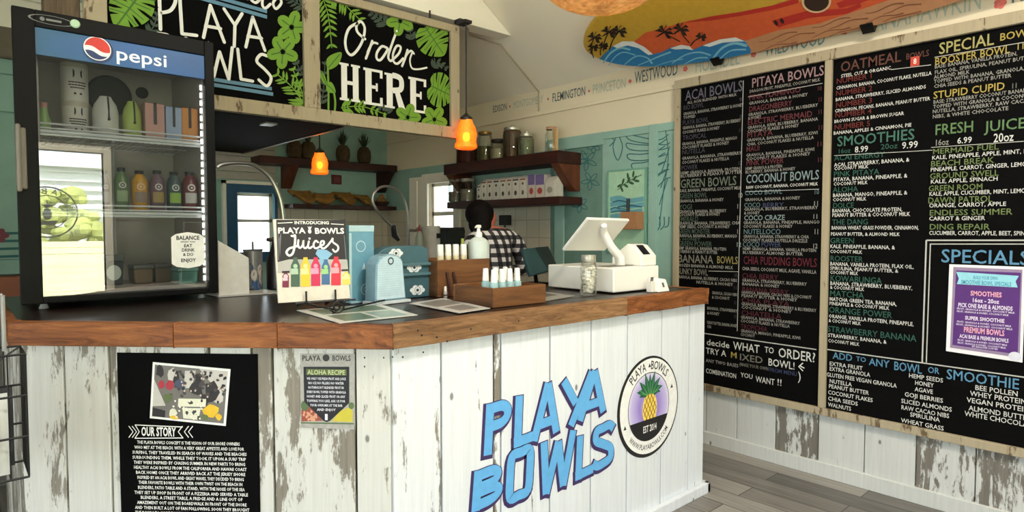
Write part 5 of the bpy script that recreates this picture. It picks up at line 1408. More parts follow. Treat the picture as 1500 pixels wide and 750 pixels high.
b.flatpoly([J(408.5, 350), J(412, 340), J(410, 378)], plJ.M, .001); b.build('grey_print', rgb(110, 112, 116), t)
b = MB()
row(b, plJ, 'INTRODUCING', 431, 326, 482, 4.6, .03, .0012); row(b, plJ, 'PLAYA', 407, 337.5, 447, 8.5, .035, .0012); row(b, plJ, 'BOWLS', 461, 338, 504, 8.5, .035, .0012)
b.disc(*J(453.5, 339), .007, .009, plJ.M, .0012, 10)
for i in range(3): b.flatpoly([J(452, 336), J(455, 336), J(450.5 + i * 3, 331)], plJ.M, .0012 + i * .0001)
for q in ([(407, 327), (428, 326)], [(485, 328), (503, 329)]): b.ribbon([J(*p) for p in q], .003, plJ.M, .0012, False)
JS = lambda pts, wd: b.ribbon([J(400 + x / 5.555, 315 + y / 5.555) for x, y in pts], wd, plJ.M, .0014)
JS([(150, 170), (165, 172), (178, 168), (176, 240), (160, 310), (130, 330), (108, 305), (128, 275), (165, 262), (205, 250)], .0085)
JS([(205, 205), (202, 250), (218, 268), (240, 245), (246, 205), (246, 255), (262, 270), (280, 255)], .0075)
JS([(290, 215), (284, 258), (298, 270), (316, 258)], .0075); b.disc(*J(400 + 296 / 5.555, 315 + 192 / 5.555), .0045, .0045, plJ.M, .0014, 8)
JS([(365, 222), (345, 210), (328, 240), (338, 268), (360, 268), (388, 250)], .0075)
JS([(388, 250), (410, 238), (412, 215), (392, 215), (384, 245), (398, 270), (420, 268), (446, 245)], .0075)
JS([(446, 245), (476, 205), (484, 190), (486, 220), (524, 250), (528, 280), (505, 300), (486, 282)], .0075)
b.build('lettering', M['white'], t)
b = MB(); b.flatpoly([J(462, 372), J(465, 365), J(478, 366), (J(487, 372)), J(481, 378), J(478, 391), J(470, 391), J(468, 379)], plJ.M, .0016); b.build('splash_print', rgb(130, 176, 206), t)
b = MB(); b.flatpoly([J(406.5, 384), J(423, 380), J(508, 380), J(509, 398), J(407, 400)], plJ.M, .0009); b.build('grey_band', rgb(176, 174, 168), t)
def jb(name, x0, x1, yt, yb, c, c2):
    xm = (x0 + x1) / 2; h = yb - yt
    b = MB(); b.flatpoly([J(x0, yb), J(x1, yb), J(x1, yt + h * .28), J(xm + (x1 - x0) * .25, yt + h * .1), J(xm + (x1 - x0) * .22, yt), J(xm - (x1 - x0) * .22, yt), J(xm - (x1 - x0) * .25, yt + h * .1), J(x0, yt + h * .28)], plJ.M, .0020); o = b.build(name, rgb(*c), t)
    b = MB(); b.rect(J(x0 + 1, yb)[0], J(x1 - 1, yb)[0], J(xm, yb - h * .42)[1], J(xm, yb - h * .62)[1], plJ.M, .0024); b.disc(*J(xm, yt + h * .30), .0085, .0085, plJ.M, .0024, 12); b.build('bottle_label', rgb(*c2), o)
for q in [(426, 439, 377, 420, (66, 96, 76), (170, 196, 170)), (440.5, 454, 377, 420, (226, 190, 56), (238, 214, 150)), (455.5, 469, 377, 419, (200, 44, 86), (240, 150, 180)), (471, 483, 380, 417, (66, 104, 146), (150, 200, 130)), (485, 499, 376, 418, (212, 50, 70), (240, 160, 170))]: jb('bottle_print', *q)
for q in [(413.5, 423, 398, 421, (120, 40, 66), (220, 190, 200)), (501, 513, 398, 417, (214, 200, 96), (236, 226, 160))]: jb('bottle_print', *q)
b = MB(); b.rect(J(413, 400)[0], J(424, 400)[0], J(418, 400)[1], J(418, 397)[1], plJ.M, .0026); b.rect(J(500, 398)[0], J(510, 398)[0], J(505, 397)[1], J(505, 394.5)[1], plJ.M, .0026); b.build('cap_print', rgb(40, 36, 36), t)
# easel
t = thing('wire_easel', 'black wire easel with a scroll foot holding the juice sign', 'easel', tuple(SB0 + sdir * SWd / 2 - Vector((0, 0, .035))), world=True)
b = MB()
def jp(u, w_, z): 
    q = SB0 + sdir * u - sbk * w_; return Vector((q.x, q.y, z))
for u in (.1, .215):
    b.tube([jp(u, .012, Z0 + .075), jp(u, .014, Z0 + .030), jp(u, -.03, Z0 + .030), jp(u, -.10, Z0 + .006)], .0038, 6)
b.tube([jp(.06, .006, Z0 + .030), jp(.30, .006, Z0 + .030)], .004, 6)
b.tube([jp(.1, -.10, Z0 + .006), jp(.16, -.09, Z0 + .30), jp(.215, -.10, Z0 + .006)], .0038, 6)
ex, ey = at_z(495, 460, Z0); cz = Vector((ex, ey, Z0 + .026))
b.tube([jp(.1, .012, Z0 + .03), jp(.13, .06, Z0 + .018), jp(.19, .10, Z0 + .006), cz + Vector((-.02, 0, -.022)), cz + Vector((.0, 0, -.022))], .0036, 6)
b.tube(spl3([jp(.215, .012, Z0 + .03), jp(.24, .05, Z0 + .03), cz + Vector((-.024, .02, .0)), cz + Vector((-.006, 0, -.022)), cz + Vector((.020, 0, -.010)), cz + Vector((.020, 0, .012)), cz + Vector((0, 0, .022)), cz + Vector((-.017, 0, .008)), cz + Vector((-.010, 0, -.010)), cz + Vector((.006, 0, -.006)), cz + Vector((.004, 0, .006))]), .0036, 6)
b.tube([cz + Vector((.02, 0, -.012)), jp(.33, .06, Z0 + .015), jp(.42, .02, Z0 + .02)], .0036, 6)
b.build('wire', M['wire'], t)
# pale blue upright leaflet holder behind the sign
def box_thing(name, label, cat, x, y, z, hw, hd, h, rz, mat, parts=(), bevel=.003, group=None):
    t = thing(name, label, cat, (x, y, z), rz, group); b = MB(); b.box(-hw, hw, -hd, hd, 0, h); b.build('body', mat, t, bevel=bevel); return t
x0, z1 = at_y(503, 330, 2.46); x1, _ = at_y(541, 330, 2.46)
t = box_thing('leaflet_holder', 'tall pale blue leaflet holder standing behind the juice sign', 'holder', (x0 + x1) / 2, 2.430, Z0, (x1 - x0) / 2, .012, z1 - Z0, math.radians(4), rgb(104, 156, 178, .4))
pl = Plane((0, -.0125, 0), (1, 0, 0), (0, 0, 1)); hw = (x1 - x0) / 2; hh = z1 - Z0
b = MB(); b.rect(-hw, hw, hh * .92, hh, pl.M, .0006); b.rect(-hw, -hw + .012, .02, hh * .9, pl.M, .0006); b.build('pale_band', rgb(176, 206, 214, .4), t)
b = MB(); b.ring(.018, .055, .020, .026, pl.M, .0008); b.ring(.018, .055, .008, .012, pl.M, .0008); b.flatpoly([(.0, .14), (.02, .14), (.01, .17)], pl.M, .0008); b.ring(-.005, .24, .02, .024, pl.M, .0008); b.build('white_print', rgb(190, 214, 222, .4), t)
b = MB(); b.box(-hw - .004, hw + .004, -.03, .03, 0, .008); b.build('base', rgb(150, 180, 190, .3), t, bevel=.002)
# arched light-blue card box with a white lined front
x0, z1 = at_y(546, 373, 2.30); x1, _ = at_y(595, 362, 2.30); hw = (x1 - x0) / 2; hh = z1 - Z0
t = thing('card_box', 'light blue arched card box with a lined pale front, before the teal rack', 'box', ((x0 + x1) / 2, 2.34, Z0), math.radians(8))
arch = [(-hw, .012), (hw * 1.06, .012), (hw * .86, hh * .80)] + [(hw * (.86 - .86 * (1 - math.cos(a))) if False else hw * .86 * math.cos(a), hh * .80 + hh * .20 * math.sin(a)) for a in [PI * i / 12 for i in range(1, 12)]] + [(-hw * .92, hh * .80)]
pl = Plane((0, -.035, 0), (1, 0, 0), (0, 0, 1))
b = MB(); b.prism(arch, -.07, 0, pl.M); b.build('body', rgb(120, 152, 166, .4), t, bevel=.004)
inn = [(u * .90, .02 + (v - .012) * .93) for u, v in arch]
b = MB(); b.prism(inn, 0, .003, pl.M); b.build('front_panel', rgb(190, 214, 224, .35), t)
b = MB()
for i in range(18): z = .035 + i * .0095; b.rect(-hw * .78, hw * (.80 - i * .008), z, z + .0018, pl.M, .0036)
b.build('printed_lines', rgb(166, 196, 210, .4), t)
b = MB(); b.ring(0, hh * .86, .010, .016, pl.M, .0040, 18); b.build('hanging_hole', rgb(60, 70, 74), t)
b = MB(); b.box(-hw * 1.1, hw * 1.2, -.055, .04, 0, .012); b.build('base', rgb(206, 214, 216, .3), t, bevel=.002)
# teal rack with round flower badges
x0, z1 = at_y(543, 361, 2.44); x1, _ = at_y(628, 364, 2.44); hw = (x1 - x0) / 2; hh = z1 - Z0
t = thing('badge_rack', 'teal stepped rack with white flower badges behind the blue card box', 'rack', ((x0 + x1) / 2, 2.46, Z0), math.radians(4))
pl = Plane((0, -.04, 0), (1, 0, 0), (0, 0, 1))
b = MB(); b.prism([(-hw, 0), (hw * 1.04, 0), (hw * 1.04, hh * .12), (hw * .9, hh * .95), (hw * .6, hh)] + [(-hw * .3 - hw * .7 * math.sin(a), hh * .72 + hh * .28 * math.cos(a)) for a in [PI / 2 * i / 6 for i in range(0, 7)]], -.07, 0, pl.M); b.build('body', rgb(62, 98, 108, .45), t, bevel=.004)
b = MB()
for z in (.43, .62): b.box(-hw * .5, hw * .98, -.056, -.036, hh * z, hh * z + .012)
b.build('ledge', rgb(80, 116, 126, .45), t, bevel=.002)
for k, (px, py, r) in enumerate([(578, 371, .028), (606, 392, .030), (611, 425, .031)]):
    x_, z_ = at_y(px, py, 2.42); u, v = x_ - (x0 + x1) / 2, z_ - Z0
    b = MB()
    for a in range(6): b.disc(u + r * .9 * math.cos(a * PI / 3 + k), v + r * .45 * math.sin(a * PI / 3 + k), r * .5, r * .34, pl.M, .003 + a * .0002, 10)
    b.disc(u, v, r * .8, r * .5, pl.M, .0045, 12); o = b.build('badge', rgb(226, 232, 234, .4), t)
    b = MB(); b.disc(u, v, r * .26, r * .22, pl.M, .005, 10); b.ring(u, v, r * .5, r * .56, pl.M, .005, 14); b.build('badge_print', rgb(40, 62, 74), o)

# wooden boxes of bottles
def crate(label, x0, x1, y0, y1, h, fill, th=.012):
    t = thing('wooden_box', label, 'box', ((x0 + x1) / 2, (y0 + y1) / 2, Z0)); hx, hy = (x1 - x0) / 2, (y1 - y0) / 2
    for i, a in enumerate([(-hx, hx, -hy, -hy + th), (-hx, hx, hy - th, hy), (-hx, -hx + th, -hy + th, hy - th), (hx - th, hx, -hy + th, hy - th)]):
        b = MB(); b.r = (.35, .6, .15, .5)[i]; b.box(*a, 0, h); b.build('side_board', M['crate'], t, bevel=.0015)
    b = MB(); b.r = .3; b.box(-hx + th, hx - th, -hy + th, hy - th, 0, fill); b.build('tray', M['crate'], t)
    return t
crate('low wooden box of white-capped spray bottles at the counter edge', 1.60, 1.895, 1.895, 2.16, .078, .045)
crate('tall wooden box with small bottles and the soap pump on top, behind the low box', 1.66, 1.97, 2.36, 2.62, .170, .160)
k = 0
def spray(label, x, y, z, first=[None]):
    if first[0] is None:
        t = thing('spray_bottle', label, 'bottle', (x, y, z), group='spray bottles in the low wooden box')
        b = MB(); b.lathe([(.017, 0), (.0185, .003), (.0185, .042), (.012, .052)], 16); b.build('body', rgb(150, 184, 186, .3), t)
        b = MB(); b.lathe([(.0125, .048), (.0145, .05), (.0115, .098), (.010, .102), (0, .102)], 16); b.build('cap', M['plastic_white'], t); first[0] = t; return t
    return dup(first[0], (x, y, z), label=label)
for i in range(4): spray(['leftmost of the four front white-capped spray bottles in the low box', 'second from left of the four front spray bottles in the low box', 'third from left of the four front spray bottles in the low box', 'rightmost of the four front spray bottles in the low box'][i], 1.655 + i * .048, 1.955 + i * .006, Z0 + .046)
for i in range(3): spray(['left spray bottle of the back row in the low box', 'middle spray bottle of the back row in the low box', 'right spray bottle of the back row in the low box'][i], 1.685 + i * .055, 2.045, Z0 + .046)
first2 = None
for i in range(4):
    lb = 'white-capped sample bottle on the tall box, %s of its row' % ('leftmost', 'second from left', 'third from left', 'rightmost by the green bottle')[i]
    x_, _ = at_y(645 + i * 11.3, 380, 2.42)
    if first2 is None:
        first2 = thing('sample_bottle', lb, 'bottle', (x_, 2.42, Z0 + .161), group='sample bottles on the tall wooden box')
        b = MB(); b.lathe([(.0155, 0), (.0165, .002), (.0165, .024), (.014, .03)], 16); b.build('body', rgb(206, 196, 160, .3), first2)
        b = MB(); b.lathe([(.0155, .026), (.0165, .028), (.015, .076), (.0135, .080), (0, .080)], 16); b.build('cap', M['plastic_white'], first2)
    else: dup(first2, (x_, 2.42, Z0 + .161), label=lb)
x_, z1 = at_y(681, 356, 2.48)
t = thing('lime_bottle', 'slim lime green bottle beside the soap pump on the tall box', 'bottle', (x_, 2.50, Z0 + .161)); b = MB(); b.lathe([(.012, 0), (.014, .002), (.014, .06), (.007, .085)], 14); b.build('body', rgb(126, 140, 50, .4), t); b = MB(); b.lathe([(.0075, .083), (.0075, .105), (0, .106)], 10); b.build('cap', rgb(150, 160, 70), t)
# soap pump
x_, z1 = at_y(701, 338, 2.43); t = thing('pump_bottle', 'white pump bottle standing on the tall wooden box', 'bottle', (x_, 2.43, Z0 + .161))
b = MB(); b.lathe([(.048, 0), (.054, .004), (.054, .075), (.050, .092), (.03, .108), (.017, .114), (.016, .118)], 26); b.build('body', rgb(196, 206, 200, .3), t)
b = MB(); b.lathe([(.018, .114), (.019, .116), (.018, .135), (.010, .140), (.008, .155), (.008, .160)], 16); b.build('collar', M['plastic_white'], t)
b = MB(); b.lathe([(.012, .158), (.014, .161), (.013, .172), (0, .174)], 14); b.tube([(.0, 0, .168), (-.02, -.012, .168), (-.035, -.018, .160)], [.006, .005, .004], 8); b.build('pump_head', M['plastic_white'], t)
# little dropper bottle and dark sticks in front of the boxes
x_, y_ = at_z(652.5, 436, Z0); t = thing('dropper_bottle', 'tiny dark bottle with a white cap standing in front of the tall box', 'bottle', (x_, y_, Z0)); b = MB(); b.lathe([(.008, 0), (.0088, .002), (.0088, .026), (.005, .032)], 12); b.build('body', rgb(176, 172, 166, .35), t); b = MB(); b.lathe([(.0065, .030), (.0065, .044), (.004, .052), (0, .053)], 12); b.build('cap', M['plastic_white'], t); b = MB(); b.lathe([(.0092, .009), (.0092, .015)], 12); b.build('label', rgb(44, 40, 40), t)
for i, (px, py, px2, py2, lb) in enumerate([(661, 434, 655, 399, 'left of two dark wooden sticks leaning on the tall box'), (673, 433, 664, 398, 'right of two dark wooden sticks leaning on the tall box')]):
    x_, y_ = at_z(px, py, Z0 + .003); xt, zt = at_y(px2, py2, 2.352); b = MB(); b.tube([(x_, y_, Z0 + .004), (xt, 2.352, zt)], .0055, 8); tag(b.build('stick', rgb(60, 24, 22, .5)), lb, 'stick', 'dark sticks by the wooden boxes')

# glass jar of wrapped sweets
x_, y_ = at_z(872.5, 433, Z0); y_ += .045; r = .040
t = thing('candy_jar', 'tall glass jar of pale wrapped sweets with a steel lid in front of the register', 'jar', (x_, y_, Z0))
b = MB(); b.lathe([(r * .94, 0), (r, .005), (r, .142), (r * .84, .156), (r * .80, .162)], 26); b.build('glass', M['clear'], t)
b = MB(); rr = random.Random(9)
for i in range(110):
    z = .014 + .125 * i / 110; a = rr.uniform(0, 2 * PI); d = r * rr.uniform(.35, .72); b.ball((d * math.cos(a), d * math.sin(a), z), .0125, (rr.uniform(.8, 1.2), rr.uniform(.6, 1), .7), 7)
o = b.build('wrapped_sweets', flat('pale_sweets', S(232, 228, 210), .5, var=.2, scale=90), t); o['kind'] = 'stuff'
b = MB(); b.lathe([(r * .86, .158), (r * .88, .160), (r * .88, .186), (r * .84, .190), (0, .190)], 24); b.build('lid', rgb(176, 172, 158, .3, metal=.4), t)

# cash register: drawer, slanted screen, printer
t = thing('cash_register', 'white point-of-sale register with a slanted screen on a cash drawer', 'register', (2.55, 2.14, Z0), world=True)
b = MB(); b.box(2.375, 2.745, 1.915, 2.36, Z0 + .006, Z0 + .125); b.build('cash_drawer', M['plastic_white'], t, bevel=.006)
b = MB(); b.box(2.40, 2.72, 1.94, 2.34, Z0, Z0 + .007); b.build('drawer_feet', M['plastic_black'], t)
b = MB(); b.box(2.42, 2.66, 1.98, 2.06, Z0 + .125, Z0 + .128); b.build('slot', rgb(110, 108, 102), t)
S0, S1, S2, S3 = Vector((2.285, 2.0, 1.469)), Vector((2.61, 2.0, 1.466)), Vector((2.61, 2.163, 1.305)), Vector((2.285, 2.163, 1.312))
sn = (S1 - S0).cross(S3 - S0).normalized()
if sn.z > 0: sn = -sn
b = MB(); th = .016
b.add([S0, S1, S2, S3, S0 - sn * th, S1 - sn * th, S2 - sn * th, S3 - sn * th], [(0, 1, 2, 3)[::-1], (4, 5, 6, 7), (0, 1, 5, 4), (1, 2, 6, 5), (2, 3, 7, 6), (3, 0, 4, 7)])
scr = b.build('screen', M['plastic_white'], t, bevel=.005)
b = MB(); e = .016; ex_, ey_ = (S1 - S0).normalized(), (S3 - S0).normalized(); o_ = -sn * (th + .0008)
b.add([S0 + ex_ * e + ey_ * e + o_, S1 - ex_ * e + ey_ * e + o_, S2 - ex_ * e - ey_ * e + o_, S3 + ex_ * e - ey_ * e + o_], [(0, 1, 2, 3)]); b.build('display', rgb(24, 26, 30, .15), scr)
b = MB(); b.smooth = True
b.tube(spl3([S0.lerp(S1, .42) + ey_ * .03 + sn * .010, S0.lerp(S1, .52) + ey_ * .075 + sn * .022, Vector((2.50, 2.03, 1.33)), Vector((2.56, 2.03, Z0 + .17)), Vector((2.575, 2.035, Z0 + .122))]), [.014, .015, .016, .017, .018, .019, .0195, .02, .02, .021, .021, .022, .022, .023, .023, .024, .025, .025, .026, .026, .027], 14); b.build('arm', M['plastic_white'], t)
# receipt printer
t = thing('receipt_printer', 'white receipt printer with a small dark window, on the cash drawer', 'printer', (2.70, 1.95, Z0 + .125), world=True)
PB = Z0 + .126
plQ = Plane((2.60, 0, 0), (0, -1, 0), (0, 0, 1))
b = MB(); b.prism([(-2.12, PB), (-1.93, PB), (-1.93, PB + .05), (-1.985, PB + .105), (-2.02, PB + .112), (-2.12, PB + .04)], -.13, 0, lambda u, v, w_: Vector((2.614 - w_, -u, v))); b.build('body', M['plastic_white'], t, bevel=.006)
nrm = Vector((0, -.105 + .05, .055)).normalized()
b = MB(); c0 = Vector((2.639, 1.937, PB + .056)); dv = Vector((0, .048, .047)); b.add([c0 + Vector((0, -.0016, .0016)), c0 + Vector((.06, -.0016, .0016)), c0 + Vector((.06, -.0016, .0016)) + dv, c0 + dv + Vector((0, -.0016, .0016))], [(0, 1, 2, 3)]); b.build('window', rgb(30, 30, 34, .2), t)
# card reader in front of the printer
t = thing('card_reader', 'small white card reader standing on the counter edge below the printer', 'reader', (2.66, 1.85, Z0)); 
pl = Plane((0, 0, 0), (1, 0, 0), (0, 0, 1))
b = MB(); b.prism([(-.05, 0), (.045, 0), (.04, .06), (-.02, .068)], -.03, .03, lambda u, v, w_: Vector((u, -w_ + v * .35, v))); b.build('body', M['plastic_white'], t, bevel=.004)
b = MB(); b.rect(-.005, .012, .022, .045, lambda u, v, w_: Vector((u, -.0306 - w_ + v * .35, v)), .0); b.build('slot', rgb(90, 90, 92), t)
b = MB(); b.box(-.085, -.055, -.012, .02, 0, .055); b.build('stylus_holder', rgb(220, 218, 210, .4), t, bevel=.003)
b = MB()
for i in range(3): b.tube([(-.08 + i * .01, 0, .04), (-.078 + i * .008, -.004, .075)], .0025, 6)
b.build('stylus', rgb(70, 70, 72), t)
# dark backless tablet by the worker
t = thing('tablet_stand', 'dark teal tablet tilted on a black stand beside the worker', 'tablet', (2.62, 2.46, Z0), math.radians(0))
def TP(px, py, y): x_, z_ = at_y(px, py, y); return Vector((x_ - 2.62, y - 2.46, z_ - Z0))
q = [TP(766, 364, 2.50), TP(803, 361, 2.60), TP(818, 394, 2.55), TP(778, 404, 2.42)]
nn = (q[1] - q[0]).cross(q[3] - q[0]).normalized()
if nn.y > 0: nn = -nn
b = MB(); b.add(q + [p - nn * .02 for p in q], [(0, 3, 2, 1), (4, 5, 6, 7), (0, 1, 5, 4), (1, 2, 6, 5), (2, 3, 7, 6), (3, 0, 4, 7)]); b.build('shell', rgb(36, 62, 66, .35), t, bevel=.004)
b = MB(); m_ = [q[0].lerp(q[1], .45), q[1], q[2], q[2].lerp(q[3], .35)]; b.add([p + nn * .0008 for p in m_], [(0, 3, 2, 1)]); b.build('dark_panel', rgb(12, 14, 15, .3), t)
ctr = (q[0] + q[2]) / 2; b = MB(); b.tube([ctr - nn * .022, Vector((ctr.x, ctr.y + .05, .06)), Vector((ctr.x, ctr.y + .04, .008))], .012, 8); b.box(ctr.x - .06, ctr.x + .06, ctr.y - .02, ctr.y + .1, 0, .01); b.build('stand', M['plastic_black'], t, bevel=.002)
# things behind, left of the juice sign
x0, z1 = at_y(320, 352, 3.05); x1, z2 = at_y(366, 378, 3.05); t = thing('paper_box', 'plain white sloping-topped box standing behind the cooler', 'box', ((x0 + x1) / 2, 3.12, Z0))
hw = (x1 - x0) / 2; b = MB(); b.prism([(-hw, 0), (hw, 0), (hw, z2 - Z0), (-hw, z1 - Z0)], -.12, 0, Plane((0, -.06, 0), (1, 0, 0), (0, 0, 1)).M); b.build('body', rgb(206, 204, 196, .5), t, bevel=.004)
b = MB(); b.box(-hw - .01, hw + .13, -.085, .09, 0, .006); b.build('tray', rgb(176, 174, 168, .4), t)
x0, _ = at_y(365, 370, 3.28); x1, z1 = at_y(392, 368, 3.28); r = (x1 - x0) / 2; t = thing('pen_cup', 'steel cup with blue and white printed wrap behind the juice sign', 'cup', ((x0 + x1) / 2, 3.36, Z0)); h = z1 - Z0
b = MB(); b.lathe([(r * .92, 0), (r, .004), (r, h), (r * .93, h), (r * .93, h - .02), (0, h - .02)], 24); b.build('cup', rgb(150, 150, 150, .3, metal=.5), t)
Mc = lambda u, v, w_: Vector(((r + .001 + w_) * math.sin(u / r), -(r + .001 + w_) * math.cos(u / r), v))
b = MB()
for c in ((-.035, .04), (-.035, .11), (.004, .02)): b.disc(c[0], c[1], .022, .026, Mc, 0, 10)
b.build('blue_print', rgb(52, 92, 142), t); b = MB()
for c in ((-.012, .075), (.02, .10), (.028, .05)): b.disc(c[0], c[1], .016, .03, Mc, .0004, 9)
b.build('white_print', rgb(206, 200, 190), t); b = MB()
for c in ((-.04, .075), (.036, .09)): b.disc(c[0], c[1], .008, .008, Mc, .0008, 8)
b.build('yellow_print', rgb(196, 150, 60), t)
b = MB(); b.box(-r * 1.04, r * 1.04, -r * .2, r * .2, h, h + .01); b.tube([(0, 0, h), (0, 0, h + .05)], .006, 8); b.build('lid_bar', rgb(90, 92, 94, .3), t)
x_, z1 = at_y(396, 352, 3.25); t = thing('dark_bottle', 'black bottle standing beside the juice sign and steel cup', 'bottle', (x_ + .03, 3.25, Z0)); h = z1 - Z0
b = MB(); b.lathe([(.045, 0), (.05, .005), (.05, h * .6), (.03, h * .8), (.018, h)], 18); b.build('body', rgb(34, 32, 34, .3), t); b = MB(); b.tube([(0, 0, h), (-.05, -.01, h + .004)], .010, 8); b.lathe([(.02, h - .004), (.02, h + .016), (0, h + .016)], 12); b.build('spout', rgb(50, 40, 38), t)

# =================================================================== KITCHEN BEHIND THE COUNTER
# shelves on the right wall
def wall_shelf(name, label, parts, base):
    t = thing(name, label, 'shelf', base, world=True)
    for nm, a, mat in parts:
        b = MB(); b.r = .4; b.box(*a); b.build(nm, mat, t, bevel=.004)
    return t
t = wall_shelf('wall_shelf', 'upper dark wood shelf with jars beside the kitchen window, held by wooden corbels', [('shelf_board', (3.45, XW - .012, 3.32, 4.80, 1.925, 2.02), M['shelf'])], (3.6, 4.06, 1.925))
for y0 in (3.33, 4.70):
    b = MB(); b.r = .5; b.prism([(3.46, 1.925), (XW - .012, 1.925), (XW - .012, 1.72), (3.66, 1.72), (3.60, 1.77)], 0, .085, lambda u, v, w_: Vector((u, y0 + w_, v))); b.build('corbel', M['corbel'], t, bevel=.003)
t = wall_shelf('wall_shelf', 'lower dark wood shelf with cartons beside the kitchen window', [('shelf_board', (3.45, XW - .012, 3.305, 4.75, 1.612, 1.672), M['shelf'])], (3.6, 4.06, 1.612))
def jar(label, pl_, pr_, ytop, z0, x, bodym, lidm, fill=None, knob=False, short=False):
    X = Plane((x, 0, 0), (0, -1, 0), (0, 0, 1)); ua, _ = X.uv(pl_, 200); ub, zt = X.uv(pr_, ytop); r = abs(ub - ua) / 2; h = zt - z0; y = -(ua + ub) / 2
    t = thing('storage_jar', label, 'jar', (x, y, z0)); hk = h - (.03 if knob else .022)
    b = MB(); b.lathe([(r * .92, 0), (r, .006), (r, hk * .82), (r * .82, hk * .95), (r * .8, hk)], 20); b.build('glass', M['jar'], t)
    if fill: b = MB(); b.lathe([(r * .84, .006), (r * .92, .012), (r * .92, hk * fill[1]), (0, hk * fill[1] + .006)], 18); b.build('contents', fill[0], t)
    b = MB(); b.lathe([(r * .84, hk - .004), (r * .86, hk), (r * .86, hk + .018), (r * .8, hk + .022), (0, hk + .022)], 18)
    if knob: b.ball((0, 0, hk + .028), .018, n=10)
    b.build('lid', lidm, t); return t
olive = flat('dried_fill', S(96, 88, 50), .8, var=.3, scale=60); brn = flat('brown_fill', S(86, 62, 38), .8, var=.3, scale=60); grn_f = flat('green_fill', S(120, 124, 92), .8, var=.3, scale=60); redf = flat('dark_red_fill', S(70, 24, 20), .8, var=.3, scale=50)
gold = rgb(150, 120, 60, .35, metal=.6)
ZS = 2.02; XS = 3.56
jar('dark red jar behind the amber lamp on the upper shelf by the window', 674, 694, 207, ZS, XS, None, rgb(40, 18, 16), (redf, .9))
jar('tall glass jar with a gold lid on the upper shelf by the window', 703, 718, 192, ZS, XS, None, gold, (olive, .55))
jar('short glass jar with a flat black lid on the upper shelf by the window', 722, 739, 203, ZS, XS, None, rgb(30, 26, 24), (rgb(176, 166, 130), .6))
jar('tallest brown-filled jar with a round knob lid on the upper shelf by the window', 741, 760, 184, ZS, XS, None, rgb(190, 186, 170, .25, metal=.5), (brn, .95), True)
jar('greenish jar with a round knob lid on the upper shelf by the window', 763, 779, 193, ZS, XS, None, rgb(190, 186, 170, .25, metal=.5), (grn_f, .85), True)
t = thing('wooden_bottle', 'pale jar with a tan wooden flap on the upper shelf by the window', 'jar', (3.58, 3.52, ZS)); 
b = MB(); b.lathe([(.048, 0), (.052, .006), (.052, .15), (.04, .175), (.04, .19)], 18); b.build('glass', M['jar'], t)
b = MB(); b.box(-.015, .0, -.075, -.02, 0, .19, None); b.build('wooden_flap', rgb(206, 170, 120), t, bevel=.003); b = MB(); b.lathe([(.045, .188), (.045, .21), (0, .21)], 16); b.build('lid', rgb(176, 140, 110), t)
# lower shelf: two jars, a row of cartons, two colored boxes and a bag
ZS2 = 1.672
jar('clear grain jar at the far end of the lower shelf by the window', 661, 676, 262, ZS2, XS, None, rgb(120, 116, 108), (flat('grain_fill', S(120, 114, 96), .8, var=.2), .5))
jar('clear jar beside the white cartons on the lower shelf by the window', 678, 693, 261, ZS2, XS, None, rgb(150, 146, 136), (flat('grain_fill2', S(134, 128, 108), .8, var=.2), .6))
Xc = Plane((3.50, 0, 0), (0, -1, 0), (0, 0, 1)); c_first = None
edges = [(697, 703), (704, 711), (712, 720), (721, 730), (731, 740), (741, 748), (749, 759), (760, 769)]
lbs = ['narrow white carton at the left end of the carton row', 'white carton second from left in the carton row', 'white carton third from left in the carton row', 'white carton fourth from left in the carton row', 'white carton fifth from left in the carton row', 'white carton sixth from left in the carton row', 'white carton seventh from left in the carton row', 'white carton at the right end of the carton row']
for i, (a, c) in enumerate(edges):
    ua, _ = Xc.uv(a, 270); ub, zt = Xc.uv(c, 262 - i * .9 + (6 if i == 0 else 0)); wdt = ub - ua; h = zt - ZS2
    t = thing('milk_carton', lbs[i] + ', lower shelf by the window', 'carton', (3.55, -(ua + ub) / 2, ZS2), group='white cartons on the lower shelf by the window')
    b = MB(); hw = wdt / 2 - .002; hb = h - .025; b.box(-.04, .04, -hw, hw, 0, hb); b.add([(-.04, -hw, hb), (.04, -hw, hb), (.04, hw, hb), (-.04, hw, hb), (0, -hw, h), (0, hw, h)], [(0, 1, 4), (2, 3, 5), (1, 2, 5, 4), (3, 0, 4, 5)]); b.build('body', rgb(214, 210, 198), t, bevel=.002)
    pl = Plane((-.0405, 0, 0), (0, -1, 0), (0, 0, 1)); b = MB(); b.disc(0, hb * .74, hw * .36, hb * .07, pl.M, .0006, 12); b.disc(0, hb * .3, hw * .42, hb * .12, pl.M, .0006, 12); b.build('print', rgb(96, 92, 70) if i % 2 else rgb(74, 64, 56), t)
    b = MB(); b.rect(-hw * .9, hw * .9, hb * .90, hb * .97, pl.M, .0006); b.build('top_band', rgb(150, 84, 60) if i % 3 else rgb(60, 56, 56), t)
